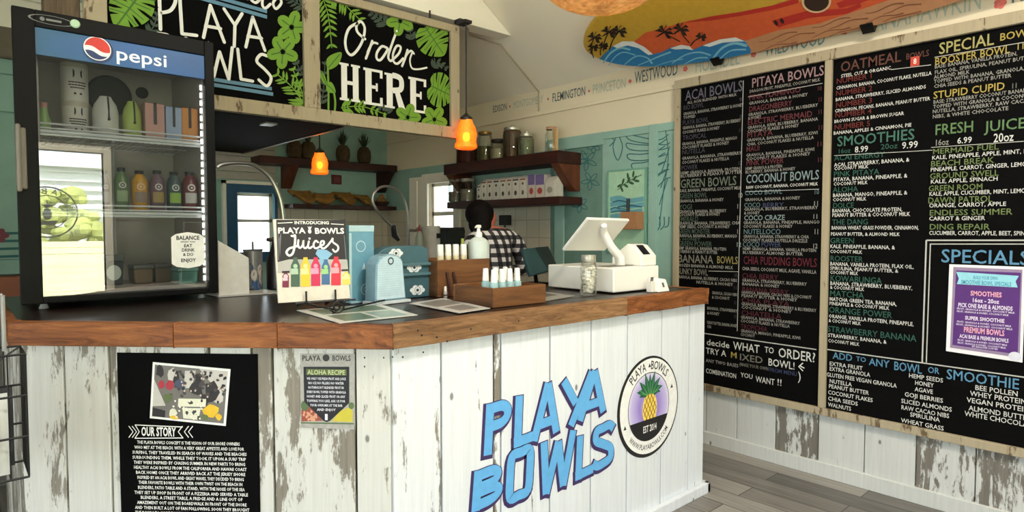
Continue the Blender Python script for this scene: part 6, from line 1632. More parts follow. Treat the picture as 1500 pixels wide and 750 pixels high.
for i, (a, c, lb) in enumerate([(772, 782, 'left of the two purple-topped snack boxes on the lower shelf by the window'), (783, 796, 'right of the two purple-topped snack boxes on the lower shelf by the window')]):
    ua, _ = Xc.uv(a, 270); ub, zt = Xc.uv(c, 255); hw = (ub - ua) / 2 - .002; h = zt - ZS2
    t = thing('snack_box', lb, 'box', (3.55, -(ua + ub) / 2, ZS2)); b = MB(); b.box(-.04, .04, -hw, hw, 0, h); b.build('body', rgb(206, 196, 186), t, bevel=.002); pl = Plane((-.0405, 0, 0), (0, -1, 0), (0, 0, 1))
    b = MB(); b.rect(-hw, hw, h * .56, h, pl.M, .0006); b.build('purple_print', rgb(112, 100, 150), t); b = MB(); b.disc(0, h * .3, hw * .6, h * .14, pl.M, .0006, 12); b.build('red_print', rgb(166, 66, 52), t)
ua, _ = Xc.uv(797, 270); ub, zt = Xc.uv(811, 257); hw = (ub - ua) / 2; h = zt - ZS2; t = thing('paper_bag', 'white paper bag on the lower shelf by the window', 'bag', (3.56, -(ua + ub) / 2, ZS2))
b = MB(); b.add([(-.05, -hw, 0), (.05, -hw, 0), (.05, hw, 0), (-.05, hw, 0), (-.05, -hw, h * .7), (.05, -hw, h * .7), (.05, hw, h * .7), (-.05, hw, h * .7), (-.006, -hw * .95, h), (.006, -hw * .95, h), (.006, hw * .95, h), (-.006, hw * .95, h)], [(0, 3, 2, 1), (0, 1, 5, 4), (1, 2, 6, 5), (2, 3, 7, 6), (3, 0, 4, 7), (4, 5, 9, 8), (5, 6, 10, 9), (6, 7, 11, 10), (7, 4, 8, 11), (8, 9, 10, 11)]); b.build('bag', rgb(206, 202, 190), t, bevel=.004)
b = MB(); b.disc(0, h * .35, hw * .6, h * .15, Plane((-.0505, 0, 0), (0, -1, 0), (0, 0, 1)).M, .0006, 12); b.build('print', rgb(150, 150, 130), t)
# shelves on the back wall
t = wall_shelf('wall_shelf', 'upper dark red wood shelf with pineapples on the far teal wall', [('shelf_board', (2.20, 3.69, 6.0, YB, 2.05, 2.12), M['shelf'])], (2.95, 6.13, 2.05))
for x0 in (2.50, 3.58):
    b = MB(); b.r = .3; b.prism([(6.02, 2.05), (YB, 2.05), (YB, 1.83), (6.22, 1.83)], 0, .09, lambda u, v, w_: Vector((x0 + w_, u, v))); b.build('corbel', M['corbel'] if x0 < 3 else M['shelf'], t, bevel=.003)
t = wall_shelf('wall_shelf', 'lower dark wood shelf with bananas on the far teal wall', [('shelf_board', (2.52, 3.69, 6.02, YB - .012, 1.63, 1.672), M['shelf'])], (3.1, 6.13, 1.63))
ban = flat('ripe_banana', S(150, 108, 44), .55, var=.3, scale=14); bstem = rgb(84, 62, 34)
def banana_bunch(label, x, n, s_, rz):
    t = thing('banana_bunch', label, 'bananas', (x, 6.14, 1.673), rz, group='banana bunches on the far lower shelf')
    for i in range(n):
        a = (i - (n - 1) / 2) * .22; b = MB(); P = []
        for k in range(7):
            q = k / 6; ang = -.9 + 1.8 * q; P.append(Vector((.10 * math.sin(ang) * s_ * 1.2, a * .16 * (1 - abs(q - .0)) + a * .10, .030 + .075 * (1 - math.cos(ang)) * s_ + .020 * i)))
        b.tube(P, [.010, .022, .028, .030, .027, .020, .008], 8); b.build('banana', ban, t)
    b = MB(); b.ball((-.095 * s_, 0, .055 * s_ + .02), .016, (1, 1.4, 1), 8); b.build('stem', bstem, t)
for i, (x, n, s_, rz, lb) in enumerate([(2.68, 5, 1.15, .2, 'banana bunch at the left end of the far lower shelf'), (2.90, 4, 1.05, -.3, 'banana bunch second from left on the far lower shelf'), (3.14, 5, 1.0, .1, 'banana bunch third from left on the far lower shelf'), (3.36, 4, .9, .3, 'smallest banana bunch, fourth along the far lower shelf')]): banana_bunch(lb, x, n, s_, rz)
t = thing('fruit_basket', 'round basket of brown fruit on the far lower shelf', 'basket', (3.57, 6.14, 1.673)); b = MB(); b.lathe([(.06, 0), (.09, .05), (.085, .05), (.055, .006)], 16); b.build('basket', rgb(60, 44, 34), t)
fm = flat('brown_fruit', S(140, 100, 50), .6, var=.25)
for i, p in enumerate([(-.03, 0, .06), (.035, .01, .06), (0, -.04, .058), (0, .04, .06), (0, 0, .10)]): b = MB(); b.ball(p, .036, n=12); b.build('fruit', fm, t)
pskin = flat('pineapple_skin', S(70, 56, 30), .8, var=.4, scale=40); pgreen = flat('pineapple_leaves', S(48, 66, 44), .7, var=.3)
pp = None
for i, (px, lb) in enumerate([(432, 'pineapple at the left end of the far upper shelf'), (452, 'second pineapple from left on the far upper shelf'), (503, 'third pineapple from left on the far upper shelf'), (534, 'rightmost pineapple on the far upper shelf')]):
    x_, _ = at_y(px, 220, 6.12)
    if pp is None:
        pp = thing('pineapple', lb, 'pineapple', (x_, 6.13, 2.12), group='pineapples on the far upper shelf'); b = MB(); b.lathe([(.03, 0), (.062, .02), (.075, .08), (.07, .14), (.045, .18), (0, .19)], 16); b.build('fruit', pskin, pp)
        b = MB()
        for k in range(16):
            a = k * 2.4; tl = .25 + .75 * (k / 16); d = Vector((math.cos(a), math.sin(a), 0)); p0 = Vector((0, 0, .17)); w_ = Vector((-d.y, d.x, 0)) * .016
            tip = p0 + d * .10 * (1.1 - tl) + Vector((0, 0, .07 + .12 * tl)); m_ = p0 + d * .06 * (1.1 - tl) + Vector((0, 0, .06 + .03 * tl))
            b.add([p0 - w_, p0 + w_, m_ + w_ * .9, tip, m_ - w_ * .9, m_ + d * .006], [(0, 1, 2, 5), (0, 5, 4), (5, 2, 3), (4, 5, 3)])
        b.build('crown', pgreen, pp)
    else: dup(pp, (x_, 6.13, 2.12), i * 1.1, lb)
x_, z_ = at_y(494, 263, YB - .03)
t = thing('wall_frame', 'small dark red framed picture on the far teal wall between the shelves', 'picture', (x_, YB - .0, z_ - .05), world=True); b = MB(); b.box(x_ - .055, x_ + .055, YB - .025, YB - .001, z_ - .05, z_ + .05); b.build('frame', rgb(96, 30, 30), t, bevel=.003); b = MB(); b.box(x_ - .03, x_ + .03, YB - .027, YB - .025, z_ - .03, z_ + .03); b.build('picture', rgb(120, 52, 48), t)
# extractor hood
t = thing('range_hood', 'large dark extractor hood with a bright steel edge under the hanging sign', 'hood', (1.5, 5.2, 2.15), world=True)
b = MB(); hx0, hx1, hy0, hy1 = .9, 2.125, 4.15, YB - .03
b.prism([(hx0, 2.15), (hx1, 2.15), (hx1, 2.30), (hx1 - .35, 2.75), (hx0, 2.75)], 0, hy1 - hy0, lambda u, v, w_: Vector((u, hy1 - w_, v))); b.build('canopy', rgb(18, 18, 17, .8, spec=.08), t, bevel=.003)
b = MB(); b.box(hx1 - .012, hx1 + .006, hy0, hy1, 2.142, 2.162); b.build('steel_edge', M['steel'], t, bevel=.002)
b = MB(); b.box(hx0 + .3, hx0 + .7, hy0 + .4, hy1 - .4, 2.749, 3.1); b.build('duct', rgb(40, 40, 40, .5), t)
b = MB(); x_, y_ = at_z(384, 187, 2.148); b.box(1.62, 1.70, 4.30, 4.42, 2.138, 2.15); b.build('hood_light', rgb(176, 172, 160, .3), t)
# spring taps
def tap(name, label, pts, r, base, extra=None):
    t = thing(name, label, 'tap', base, world=True); b = MB(); b.tube(spl3(pts, 6), r, 10); b.build('spout', M['steel'], t); return t
gpt = lambda px, py, y: Vector((at_y(px, py, y)[0], y, at_y(px, py, y)[1]))
Y = 4.0
t = tap('tap', 'tall arched steel tap between the cooler and the juice sign', [gpt(318, 246, Y), gpt(326, 241, Y), gpt(348, 239, Y), gpt(372, 242, Y), gpt(394, 258, Y), gpt(408, 284, Y), gpt(414, 312, Y), gpt(415, 345, Y), gpt(416, 420, Y), Vector((gpt(416, 420, Y).x, Y, .90))], .014, (gpt(416, 420, Y).x, Y, .90))
Y = 4.45
t = tap('tap', 'spring-neck steel tap looping beside the window, behind the teal rack', [gpt(578, 336, Y), gpt(562, 320, Y), gpt(548, 301, Y), gpt(546, 286, Y), gpt(554, 276, Y), gpt(567, 273, Y), gpt(582, 279, Y), gpt(592, 293, Y), gpt(597, 315, Y), gpt(598, 340, Y), gpt(598, 420, Y), Vector((gpt(598, 420, Y).x, Y, .90))], .011, (gpt(598, 420, Y).x, Y, .90))
b = MB(); b.tube([gpt(576, 330, Y), gpt(578, 345, Y), gpt(584, 352, Y)], [.022, .026, .014], 10); b.build('spray_head', rgb(30, 30, 32, .4), t)
b = MB(); b.tube([gpt(598, 337, Y), gpt(613, 338, Y)], .012, 8); b.ball(gpt(614, 337, Y), .03, n=10); b.build('valve', M['steel'], t)
# white tub with a label below the window, coffee machine silhouettes
x_, z1 = at_y(642, 331, 4.2); t = thing('utensil_tub', 'white tub with a dark label on the back worktop below the window', 'tub', (x_, 4.3, .9)); hh = z1 - .9
b = MB(); b.lathe([(.05, 0), (.065, .01), (.075, hh), (.068, hh), (.06, hh - .03), (0, hh - .03)], 20); b.build('tub', rgb(214, 212, 204), t)
b = MB(); b.box(.0, .02, -.0785, -.070, hh - .10, hh - .06); b.box(.028, .046, -.072, -.060, hh - .10, hh - .06); b.build('label', rgb(40, 38, 38), t)
x_, z1 = at_y(629, 333, 4.1); t = thing('utensil_bottle', 'clear squeeze bottle with a red nozzle on the back worktop', 'bottle', (x_ - .06, 4.15, .9)); hh = z1 - .9; b = MB(); b.lathe([(.03, 0), (.034, .01), (.034, hh - .08), (.02, hh - .03)], 14); b.build('body', rgb(150, 156, 140, .3), t); b = MB(); b.lathe([(.02, hh - .032), (.008, hh - .01), (.005, hh + .02), (0, hh + .02)], 12); b.build('nozzle', rgb(140, 54, 50), t)
x0, z1 = at_y(658, 333, 4.2); x1, _ = at_y(685, 333, 4.2); t = thing('blender_base', 'dark blender on the back worktop beside the worker', 'blender', ((x0 + x1) / 2, 4.3, .9)); hw = (x1 - x0) / 2; hh = z1 - .9
b = MB(); b.box(-hw, hw, -.09, .09, 0, hh * .5); b.build('base', rgb(30, 30, 30, .4), t, bevel=.01); b = MB(); b.prism([(-hw * .7, hh * .5), (hw * .7, hh * .5), (hw, hh * .96), (-hw, hh * .96)], -.14, 0, Plane((0, -.07, 0), (1, 0, 0), (0, 0, 1)).M); b.build('jug', rgb(40, 42, 40, .2), t, bevel=.006); b = MB(); b.box(-hw * .9, hw * .9, -.07, .07, hh * .96, hh); b.build('lid', rgb(20, 20, 20), t)
# back worktop
t = thing('back_worktop', 'low steel worktop along the tiled wall behind the counter', 'worktop', (2.7, 4.9, 0), world=True)
b = MB(); b.box(1.4, 3.70, 3.95, 4.75, .86, .90); b.build('top', M['steel'], t, bevel=.004)
for x in (1.45, 2.6, 3.62):
    for y in (4.1, 4.68): b = MB(); b.tube([(x, y, 0), (x, y, .86)], .02, 10); b.build('leg', M['steel'], t)
x0, z_ = at_y(6, 418, 4.4); t = thing('back_counter', 'low counter with a planter under the teal wall', 'counter', (-.2, 4.75, 0), world=True)
b = MB(); b.box(-1.2, .62, 4.4, 5.1, .86, .90); b.build('top', rgb(120, 112, 100), t, bevel=.004); b = MB(); b.box(-1.18, .6, 4.43, 5.08, 0, .86); b.build('carcass', rgb(110, 106, 98), t)
xa, za_ = at_y(0, 406, 4.5); xb, zb_ = at_y(26, 434, 4.5); t = thing('clay_planter', 'terracotta planter on the counter under the teal wall', 'planter', ((xa + xb) / 2 - .1, 4.62, .90)); hw = .28; hh = za_ - .9
b = MB(); b.prism([(-hw * .9, 0), (hw * .9, 0), (hw, hh), (-hw, hh)], -.2, 0, Plane((0, -.1, 0), (1, 0, 0), (0, 0, 1)).M); b.build('pot', rgb(124, 70, 44), t, bevel=.008); b = MB(); b.box(-hw * .9, hw * .9, -.085, .085, hh, hh + .004); b.build('soil', rgb(50, 38, 28), t)
x_, z_ = at_y(0, 345, YB - .02); t = thing('wall_flower', 'small dark red painted flower on the teal wall beside the cooler', 'decoration', (x_, YB, z_), world=True); b = MB(); pl = Plane((0, YB - .002, 0), (1, 0, 0), (0, 0, 1))
for a in range(5): b.disc(x_ + .03 * math.cos(a * 1.257), z_ + .03 * math.sin(a * 1.257), .028, .022, pl.M, .001 + a * .0002, 10, a * 1.257)
b.build('petals', rgb(120, 50, 70), t); b = MB()
for i in range(4): b.ribbon([(x_ - .2, 1.2 + i * .06), (x_ + .1, 1.21 + i * .06), (x_ + .5, 1.2 + i * .06)], .02, pl.M, .0008)
b.build('painted_waves', M['teal_line'], t)
# beach painting on the teal boards and the little wooden box with a marker
plX = Plane((XW - .034, 0, 0), (0, -1, 0), (0, 0, 1)); X_ = PX(plX)
a, c = plX.uv(892, 252), plX.uv(944, 345); t = thing('beach_painting', 'mint and blue beach painting with a leafy branch on the teal wall behind the register', 'painting', (XW - .02, -(a[0] + c[0]) / 2, c[1]), world=True)
b = MB(); b.prism([(a[0], c[1] - .12), (c[0], c[1] - .12), (c[0], a[1]), (a[0], a[1])], -.02, 0, plX.M); b.build('board', rgb(168, 208, 176), t)
b = MB(); b.r = .4
for q in ((a[0] - .012, a[0], c[1] - .12, a[1] + .012), (c[0], c[0] + .012, c[1] - .12, a[1] + .012), (a[0], c[0], a[1], a[1] + .012)): b.prism([(q[0], q[2]), (q[1], q[2]), (q[1], q[3]), (q[0], q[3])], -.02, .006, plX.M)
b.build('frame', rgb(120, 170, 150), t)
b = MB()
for i, (y, x0, x1) in enumerate(((292, 893, 944), (300, 893, 944), (309, 893, 942), (318, 893, 943))):
    b.ribbon([plX.uv(x0 + 1, y), plX.uv(x0 + 14, y - 2), plX.uv(x0 + 30, y + 2), plX.uv(x1 - 1, y - 1)], .034, plX.M, .0008 + i * .0002, caps=False)
b.build('painted_sea', rgb(106, 168, 180), t)
b = MB()
for y, x0, x1 in ((296, 898, 918), (303, 905, 940), (311, 896, 920), (315, 918, 940), (306, 895, 908)): b.ribbon([plX.uv(x0, y), plX.uv((x0 + x1) / 2, y - 2), plX.uv(x1, y)], .010, plX.M, .002)
b.build('painted_waves', rgb(48, 108, 132), t)
b = MB()
for px, py, a_ in ((908, 272, 20), (913, 266, 70), (917, 272, -30), (921, 264, 60), (925, 268, -20), (930, 261, 40), (933, 265, -10), (911, 277, -60), (920, 258, 100), (928, 255, 80)):
    u, v = plX.uv(px, py); b.disc(u, v, .026, .010, plX.M, .0012 + px * .000001, 8, math.radians(a_))
b.ribbon([plX.uv(905, 278), plX.uv(920, 266), plX.uv(940, 256)], .006, plX.M, .0011); b.build('painted_branch', rgb(62, 96, 66), t)
t = thing('marker_box', 'small tan wooden box on the teal wall behind the register screen', 'box', (3.64, 2.78, 1.42)); b = MB(); b.r = .5; b.box(-.03, .06, -.075, .075, 0, .125); b.build('box', rgb(168, 120, 82), t, bevel=.003)
tag((lambda b: (b.tube([(3.63, 2.80, 1.50), (3.63, 2.80, 1.64)], .012, 10), b.build('marker', rgb(30, 32, 34, .4)))[1])(MB()), 'black marker standing in the tan wooden box on the teal wall', 'marker')

# hanging amber lamps
def amber_lamp(label, x, y, z0, h, r, zhook):
    t = thing('pendant_lamp', label, 'lamp', (x, y, z0))
    b = MB(); n = 20
    def Ml(px, py, pz): a = math.atan2(py, px); q = 1 + .05 * math.sin(3 * a + pz * 30) + .03 * math.sin(5 * a); return Vector((px * q, py * q, pz))
    b.lathe([(r * .80, 0), (r * 1.0, h * .05), (r * 1.0, h * .16), (r * .88, h * .24), (r * .92, h * .5), (r * .80, h * .72), (r * .60, h * .88), (r * .55, h)], 24, M_=Ml); b.build('lamp_shade', M['amber'], t)
    b = MB(); b.ball((0, 0, h * .42), r * .34, (1, 1, 1.25), 14); b.build('bulb', M['bulb'], t)
    b = MB(); b.lathe([(r * .56, h * .98), (r * .56, h * 1.08), (.012, h * 1.2), (.008, h * 1.24)], 16); b.build('cap', rgb(40, 30, 24, .4), t)
    b = MB(); b.tube([(0, 0, h * 1.2), (0, 0, zhook - z0)], .005, 6); b.build('cord', M['wire'], t)
    l = lamp('lamp_light', 'POINT', (x, y, z0 + h * .42), (0, 0, 0), 2.5, (1, .5, .14), shadow_soft_size=.03); l.parent = None
    return t
amber_lamp('amber glass pendant lamp hanging from the black bracket at the end of the sign', 2.735, 3.53, 1.985, .205, .078, 2.86)
amber_lamp('amber glass pendant lamp hanging behind the sign, in front of the far shelves', 2.42, 5.2, 1.90, .185, .075, 3.45)
b = MB(); b.box(2.705, 2.765, 3.50, 3.597, 2.858, 2.878); b.box(2.715, 2.755, 3.575, 3.64, 2.878, 2.904); tag(b.build('lamp_bracket', rgb(30, 28, 27)), 'black bracket at the end of the sign carrying the amber lamp cord', 'bracket')
cp = Vector((-SL, 0, -1)).normalized()
def on_ceiling(px, py, off):
    p0 = Vector((XW, 0, ZW)) + cp * off; r_ = ray(px, py); tt = ((p0 - CAM) @ cp) / (r_ @ cp); return CAM + r_ * tt
b = MB(); b.tube([(2.80, 3.60, 2.87), on_ceiling(690, 52, .012), on_ceiling(733, 65, .012), on_ceiling(791, 136, .012), (XW - .01, 3.80, 2.56), (XW - .01, 3.80, 2.41)], .0075, 6); tag(b.build('cable', rgb(176, 164, 140)), 'beige cable running from the lamp bracket down the sloped ceiling to the wall', 'cable')

# =================================================================== SURFBOARD, WOVEN PENDANT
plU = Plane(Vector((XW, 0, ZW)) + cp * .12, (0, -1, 0), (-1, 0, SL))
if plU.n @ cp < 0: plU = Plane(Vector((XW, 0, ZW)) + cp * .12, (0, -1, 0), (-1, 0, SL)); 
uc, vc, hl, hwid = -1.63, .333, 1.365, .345
def prof(t_): return max(0., 1 - abs(t_) ** 3.0) ** .56
N_ = 44; outl = [(uc + hl * math.sin(-PI / 2 + PI * i / N_), vc - hwid * prof(math.sin(-PI / 2 + PI * i / N_))) for i in range(N_ + 1)] + [(uc + hl * math.sin(PI / 2 - PI * i / N_), vc + hwid * prof(math.sin(PI / 2 - PI * i / N_))) for i in range(1, N_)]
sgnU = 1 if plU.n @ cp > 0 else -1
MU = lambda u, v, w_=0.: plU.M(u, v, w_ * sgnU)
t = thing('surfboard', 'painted surfboard with blue waves and palms mounted on the sloped ceiling above the menu', 'surfboard', tuple(MU(uc, vc, -.05)), world=True)
b = MB(); b.prism(outl, -.055, 0, MU); b.build('board', rgb(196, 158, 58, .35), t, bevel=.018, seg=3)
def cliptop(pts):
    poly = [tuple(p) for p in pts]; o2 = [(uc + (u - uc) * .988, vc + (v - vc) * .965) for u, v in outl]
    for i in range(len(o2)):
        a, c = Vector(o2[i]), Vector(o2[(i + 1) % len(o2)]); e = c - a; out = []
        if e.length < 1e-7: continue
        side = lambda p: e.x * (p[1] - a.y) - e.y * (p[0] - a.x)
        for k in range(len(poly)):
            p, q = poly[k - 1], poly[k]; sp2, sq = side(p), side(q)
            if (sp2 >= 0) != (sq >= 0): f = sp2 / (sp2 - sq); out.append((p[0] + (q[0] - p[0]) * f, p[1] + (q[1] - p[1]) * f))
            if sq >= 0: out.append(q)
        poly = out
        if len(poly) < 3: return []
    return poly
def art(name, col_, polys, w_, rough=.4):
    b = MB()
    for i, q in enumerate(polys):
        c_ = cliptop([plU.uv(*p) for p in q]) 
        if c_: b.flatpoly(c_, MU, w_ + i * .0002)
    if b.v: b.build(name, rgb(*col_, rough), t)
art('orange_sky', (216, 96, 54), [[(850, 92), (905, 80), (945, 48), (1010, 30), (1085, 22), (1110, 28), (1110, 100), (850, 110)], [(1080, 24), (1150, 8), (1230, -12), (1420, -40), (1420, 40), (1080, 110)]], .001)
art('red_edge', (188, 52, 44), [[(1000, 33), (1040, 24), (1085, 17), (1130, 8), (1170, -4), (1170, 4), (1130, 15), (1085, 23), (1040, 30)], [(1225, 4), (1260, -8), (1300, -20), (1310, -12), (1260, 4), (1230, 12)], [(1130, 30), (1180, 16), (1240, 12), (1260, 4), (1262, 10), (1240, 20), (1185, 26), (1140, 40)]], .0016)
art('tan_sand', (196, 140, 100), [[(1090, 60), (1140, 44), (1200, 34), (1260, 14), (1330, -10), (1420, -40), (1420, 60), (1060, 110)]], .0018)
rp_ = MB()
for k in range(5):
    for q in range(3):
        x0 = 1112 + q * 78 + (k % 2) * 26; pts = [(x0 + 11 * i, (70 + k * 0) - .27 * (x0 + 11 * i - 1112) + k * 6.5 - 9 + 2.2 * math.sin(i * 1.3 + k)) for i in range(6)]
        pts = [p for p in pts if p[1] < 98 - .27 * (p[0] - 1080) - 8]
        if len(pts) > 2: rp_.ribbon([plU.uv(*p) for p in pts], (.004, .009), MU, .0026)
rp_.build('sand_ripples', rgb(142, 88, 64, .4), t)
art('blue_wave', (44, 122, 178), [[(860, 104), (886, 78), (900, 66), (918, 61), (935, 66), (952, 80), (970, 76), (985, 68), (1004, 67), (1014, 73), (1040, 62), (1070, 55), (1090, 58), (1100, 72), (1100, 84), (1050, 106), (860, 120)]], .0022)
wv = MB()
for q, wd in (([(884, 92), (894, 78), (908, 70), (922, 72)], .02), ([(892, 95), (902, 82), (914, 76), (930, 80)], .012), ([(915, 94), (932, 82), (948, 84), (955, 92)], .016), ([(935, 95), (950, 89), (966, 82), (982, 76)], .014), ([(985, 92), (1004, 80), (1024, 76), (1040, 80)], .016), ([(1000, 95), (1020, 85), (1036, 84)], .012), ([(1044, 86), (1058, 70), (1076, 63), (1092, 66)], .024), ([(1052, 88), (1070, 74), (1092, 72)], .014), ([(955, 98), (980, 90), (1000, 86)], .008)):
    wv.ribbon([plU.uv(*p) for p in q], (wd * .4, wd), MU, .003)
wv.build('light_wave', rgb(132, 194, 212, .4), t)
if 0: art('x', (120, 186, 206), [[(886, 90), (900, 74), (912, 68), (904, 84), (893, 95)], [(915, 84), (935, 76), (950, 90), (925, 96)], [(990, 80), (1010, 76), (1030, 82), (1000, 92)], [(1040, 72), (1070, 60), (1092, 64), (1096, 76), (1060, 76)], [(955, 92), (975, 80), (985, 84), (965, 97)]], .003)
art('white_foam', (230, 234, 230), [[(898, 67), (912, 60), (928, 60), (944, 68), (957, 79), (950, 80), (936, 70), (920, 66), (904, 70)], [(982, 70), (998, 65), (1010, 67), (1016, 73), (1004, 71), (990, 72)], [(1030, 66), (1055, 57), (1078, 54), (1092, 60), (1080, 60), (1058, 62), (1040, 68)]], .0036)
def palm(b, cx, cy, s_):
    for a in (-160, -120, -75, -30, 5, 45, 150):
        r_ = math.radians(a); tip = (cx + math.cos(r_) * s_, cy + math.sin(r_) * s_ * .75 + s_ * .18); m_ = (cx + math.cos(r_) * s_ * .55, cy + math.sin(r_) * s_ * .62)
        c_ = cliptop([plU.uv(*p) for p in [(cx - 1, cy), (m_[0] + 1.5, m_[1] - 2), tip, (m_[0] - 1.5, m_[1] + 2.5), (cx + 1, cy + 1.5)]])
        if c_: b.flatpoly(c_, MU, .0042 + abs(a) * 1e-6)
b = MB()
for cx, cy, s_, bx0, by0 in ((871, 54, 12, 866, 78), (892, 46, 13, 884, 74), (907, 45, 13, 893, 72), (869, 68, 9, 870, 84), (973, 46, 15, 996, 60), (997, 42, 14, 1010, 62), (1027, 53, 9, 1012, 66), (884, 66, 8, 880, 80)):
    palm(b, cx, cy, s_); b.ribbon([plU.uv(cx, cy), plU.uv((cx + bx0) / 2 - 2, (cy + by0) / 2), plU.uv(bx0, by0)], .008, MU, .0040)
b.build('palm_silhouettes', rgb(44, 34, 28, .5), t)
b = MB(); u, v = plU.uv(1196, 2); b.ring(u, v, .062, .072, MU, .004, 28); b.build('emblem_ring', rgb(226, 196, 150, .4), t); b = MB(); b.disc(u, v, .06, .06, MU, .0035, 28); b.build('emblem_disc', rgb(60, 44, 34, .4), t)
b = MB()
for px, py in ((1137, 33), (1146, 30)): u, v = plU.uv(px, py); b.disc(u, v, .010, .02, MU, .004, 10)
b.build('small_marks', rgb(50, 36, 30, .4), t)
b = MB()
for uu in (-2.13, -1.25):
    q0, q1 = MU(uu, -.015, -.06), MU(uu, -.015, .012)
    b.prism([(uu - .03, -.03), (uu + .03, -.03), (uu + .03, .03), (uu - .03, .03)], -.06, .010, MU); b.prism([(uu - .02, -.02), (uu + .02, -.02), (uu + .02, .02), (uu - .02, .02)], -.12, -.05, MU)
b.build('bracket', M['wire'], t)
# woven pendant (only its lower rim shows)
zr_ = 2.455; rw = .30; cxp, cyp = at_z(881, 26, 2.42)
t = thing('woven_pendant', 'round woven rattan pendant shade hanging at the top centre of the room', 'lamp', (cxp, cyp, zr_))
def m_wicker():
    k = NT('woven_rattan'); co = k.n('TexCoord').outputs['Object']; s_ = k.n('SeparateXYZ'); k.l(co, s_.inputs[0])
    an = k.math('ARCTAN2', s_.outputs[1], s_.outputs[0]); w1 = k.math('SINE', k.math('MULTIPLY', an, 90.)); w2 = k.math('SINE', k.math('MULTIPLY', s_.outputs[2], 420.)); f = k.math('MULTIPLY', w1, w2)
    n = k.noise(co, 30, 3); f2 = k.math('ADD', k.math('MULTIPLY', f, .3), n)
    k.col(k.ramp(f2, [(.25, S(160, 120, 74)), (.5, S(228, 194, 142)), (.8, S(250, 230, 188))])); k.b.inputs['Roughness'].default_value = .8; k.bump(f, .6, .006)
    tl = k.n('BsdfTranslucent'); k.l(k.b.inputs['Base Color'].links[0].from_socket, tl.inputs[0]); mx = k.n('MixShader'); mx.inputs[0].default_value = .45
    k.l(k.b.outputs[0], mx.inputs[1]); k.l(tl.outputs[0], mx.inputs[2]); k.l(mx.outputs[0], k.out.inputs[0]); return k.m
pr = [(rw * math.sin(a), rw * .55 * (1 - math.cos(a))) for a in [PI / 2 * i / 12 for i in range(1, 13)]]
b = MB(); b.lathe([(0, 0)] + pr + [(rw * .975, pr[-1][1])] + [(r_ * .97, z_ + .007) for r_, z_ in pr[:-1][::-1]] + [(0, .007)], 48); b.build('lamp_shade', m_wicker(), t, sharp=70)
b = MB()
for i in range(3): b.tube([(rw * (1.0 - .004 * i) * math.cos(2 * PI * k / 60), rw * (1 - .004 * i) * math.sin(2 * PI * k / 60), rw * .55 - i * .013 + .003 * math.sin(k * 3.1)) for k in range(60)], .0065, 6, True)
b.build('rim', rgb(216, 184, 134, .8), t)
b = MB()
for a in (0, 2.09, 4.19): b.tube([(rw * math.cos(a), rw * math.sin(a), rw * .55), (0, 0, rw * .55 + .35)], .003, 5)
b.build('hanging_cord', M['wire'], t)
lamp('pendant_light', 'POINT', (cxp, cyp, zr_ + .14), (0, 0, 0), 14, (1, .80, .52), shadow_soft_size=.04)
b = MB(); b.ball((0, 0, .06), .035, n=12); b.tube([(0, 0, .08), (0, 0, .15)], .015, 8); b.build('bulb', flat('warm_bulb', (1, .8, .5, 1), .4, emit=4), t); b = MB(); b.tube([(0, 0, .14), (0, 0, 1.45)], .004, 6); b.build('cord', M['wire'], t)

# =================================================================== WIRE RACK AT THE LEFT EDGE
t = thing('wire_rack', 'black wire display rack of chip bags in front of the counter', 'rack', (.0, 2.35, 0), world=True)
rx0, rx1, ry0, ry1, rz0, rz1 = -.22, .155, 2.28, 2.45, .70, 1.06
b = MB()
for z in (rz0, rz0 + .12, rz0 + .24, rz1): b.tube([(rx0, ry0, z), (rx1, ry0, z), (rx1, ry1, z), (rx0, ry1, z)], .0035, 6, True)
n = 9
for i in range(n + 1):
    x = rx0 + (rx1 - rx0) * i / n; b.tube([(x, ry0, rz1), (x, ry0, rz0), (x, ry1, rz0), (x, ry1, rz1)], .0022, 5)
for i in range(5):
    y = ry0 + (ry1 - ry0) * i / 4
    for x in (rx0, rx1): b.tube([(x, y, rz0), (x, y, rz1)], .0025, 5)
b.tube([(rx0, ry0, rz0 + .12), (rx1, ry1, rz0 + .36)], .003, 5)
b.build('basket', M['wire'], t)
for x, y in ((rx0, ry0), (rx0, ry1)):
    b = MB(); b.tube([(x, y, 0), (x, y, 1.35)], .007, 8); b.build('leg', M['wire'], t)
xq, zq = at_y(5, 470, 2.44); b = MB(); b.tube([(xq, 2.445, 1.05), (xq, 2.445, 1.22)], .006, 8); b.tube([(rx0, 2.445, 1.22), (xq, 2.445, 1.22)], .006, 8); b.build('upright', rgb(150, 150, 146, .4), t)
def chipbag(label, x, y, rz, col_, col2):
    t = thing('chip_bag', label, 'bag', (x, y, rz0 + .005), rz); b = MB(); vs = []; n = 8
    for j in range(n + 1):
        v = j / n; bul = .035 * math.sin(PI * min(1, max(0, v))) ** .6
        for i in range(n + 1): u = i / n * 2 - 1; vs.append((u * .085, -bul * (1 - u * u) - .002, v * .24))
    for j in range(n + 1):
        v = j / n; bul = .035 * math.sin(PI * v) ** .6
        for i in range(n + 1): u = i / n * 2 - 1; vs.append((u * .085, bul * (1 - u * u) + .002, v * .24))
    m_ = (n + 1) ** 2; fs = []
    for j in range(n):
        for i in range(n): a = j * (n + 1) + i; fs += [(a, a + 1, a + n + 2, a + n + 1), (m_ + a, m_ + a + n + 1, m_ + a + n + 2, m_ + a + 1)]
    b.smooth = True; b.add(vs, fs); b.build('bag', col_, t); b = MB(); b.disc(0, .12, .045, .055, lambda u, v, w_: Vector((u, -.045 - w_, v)), 0, 14); b.build('print', col2, t); return t
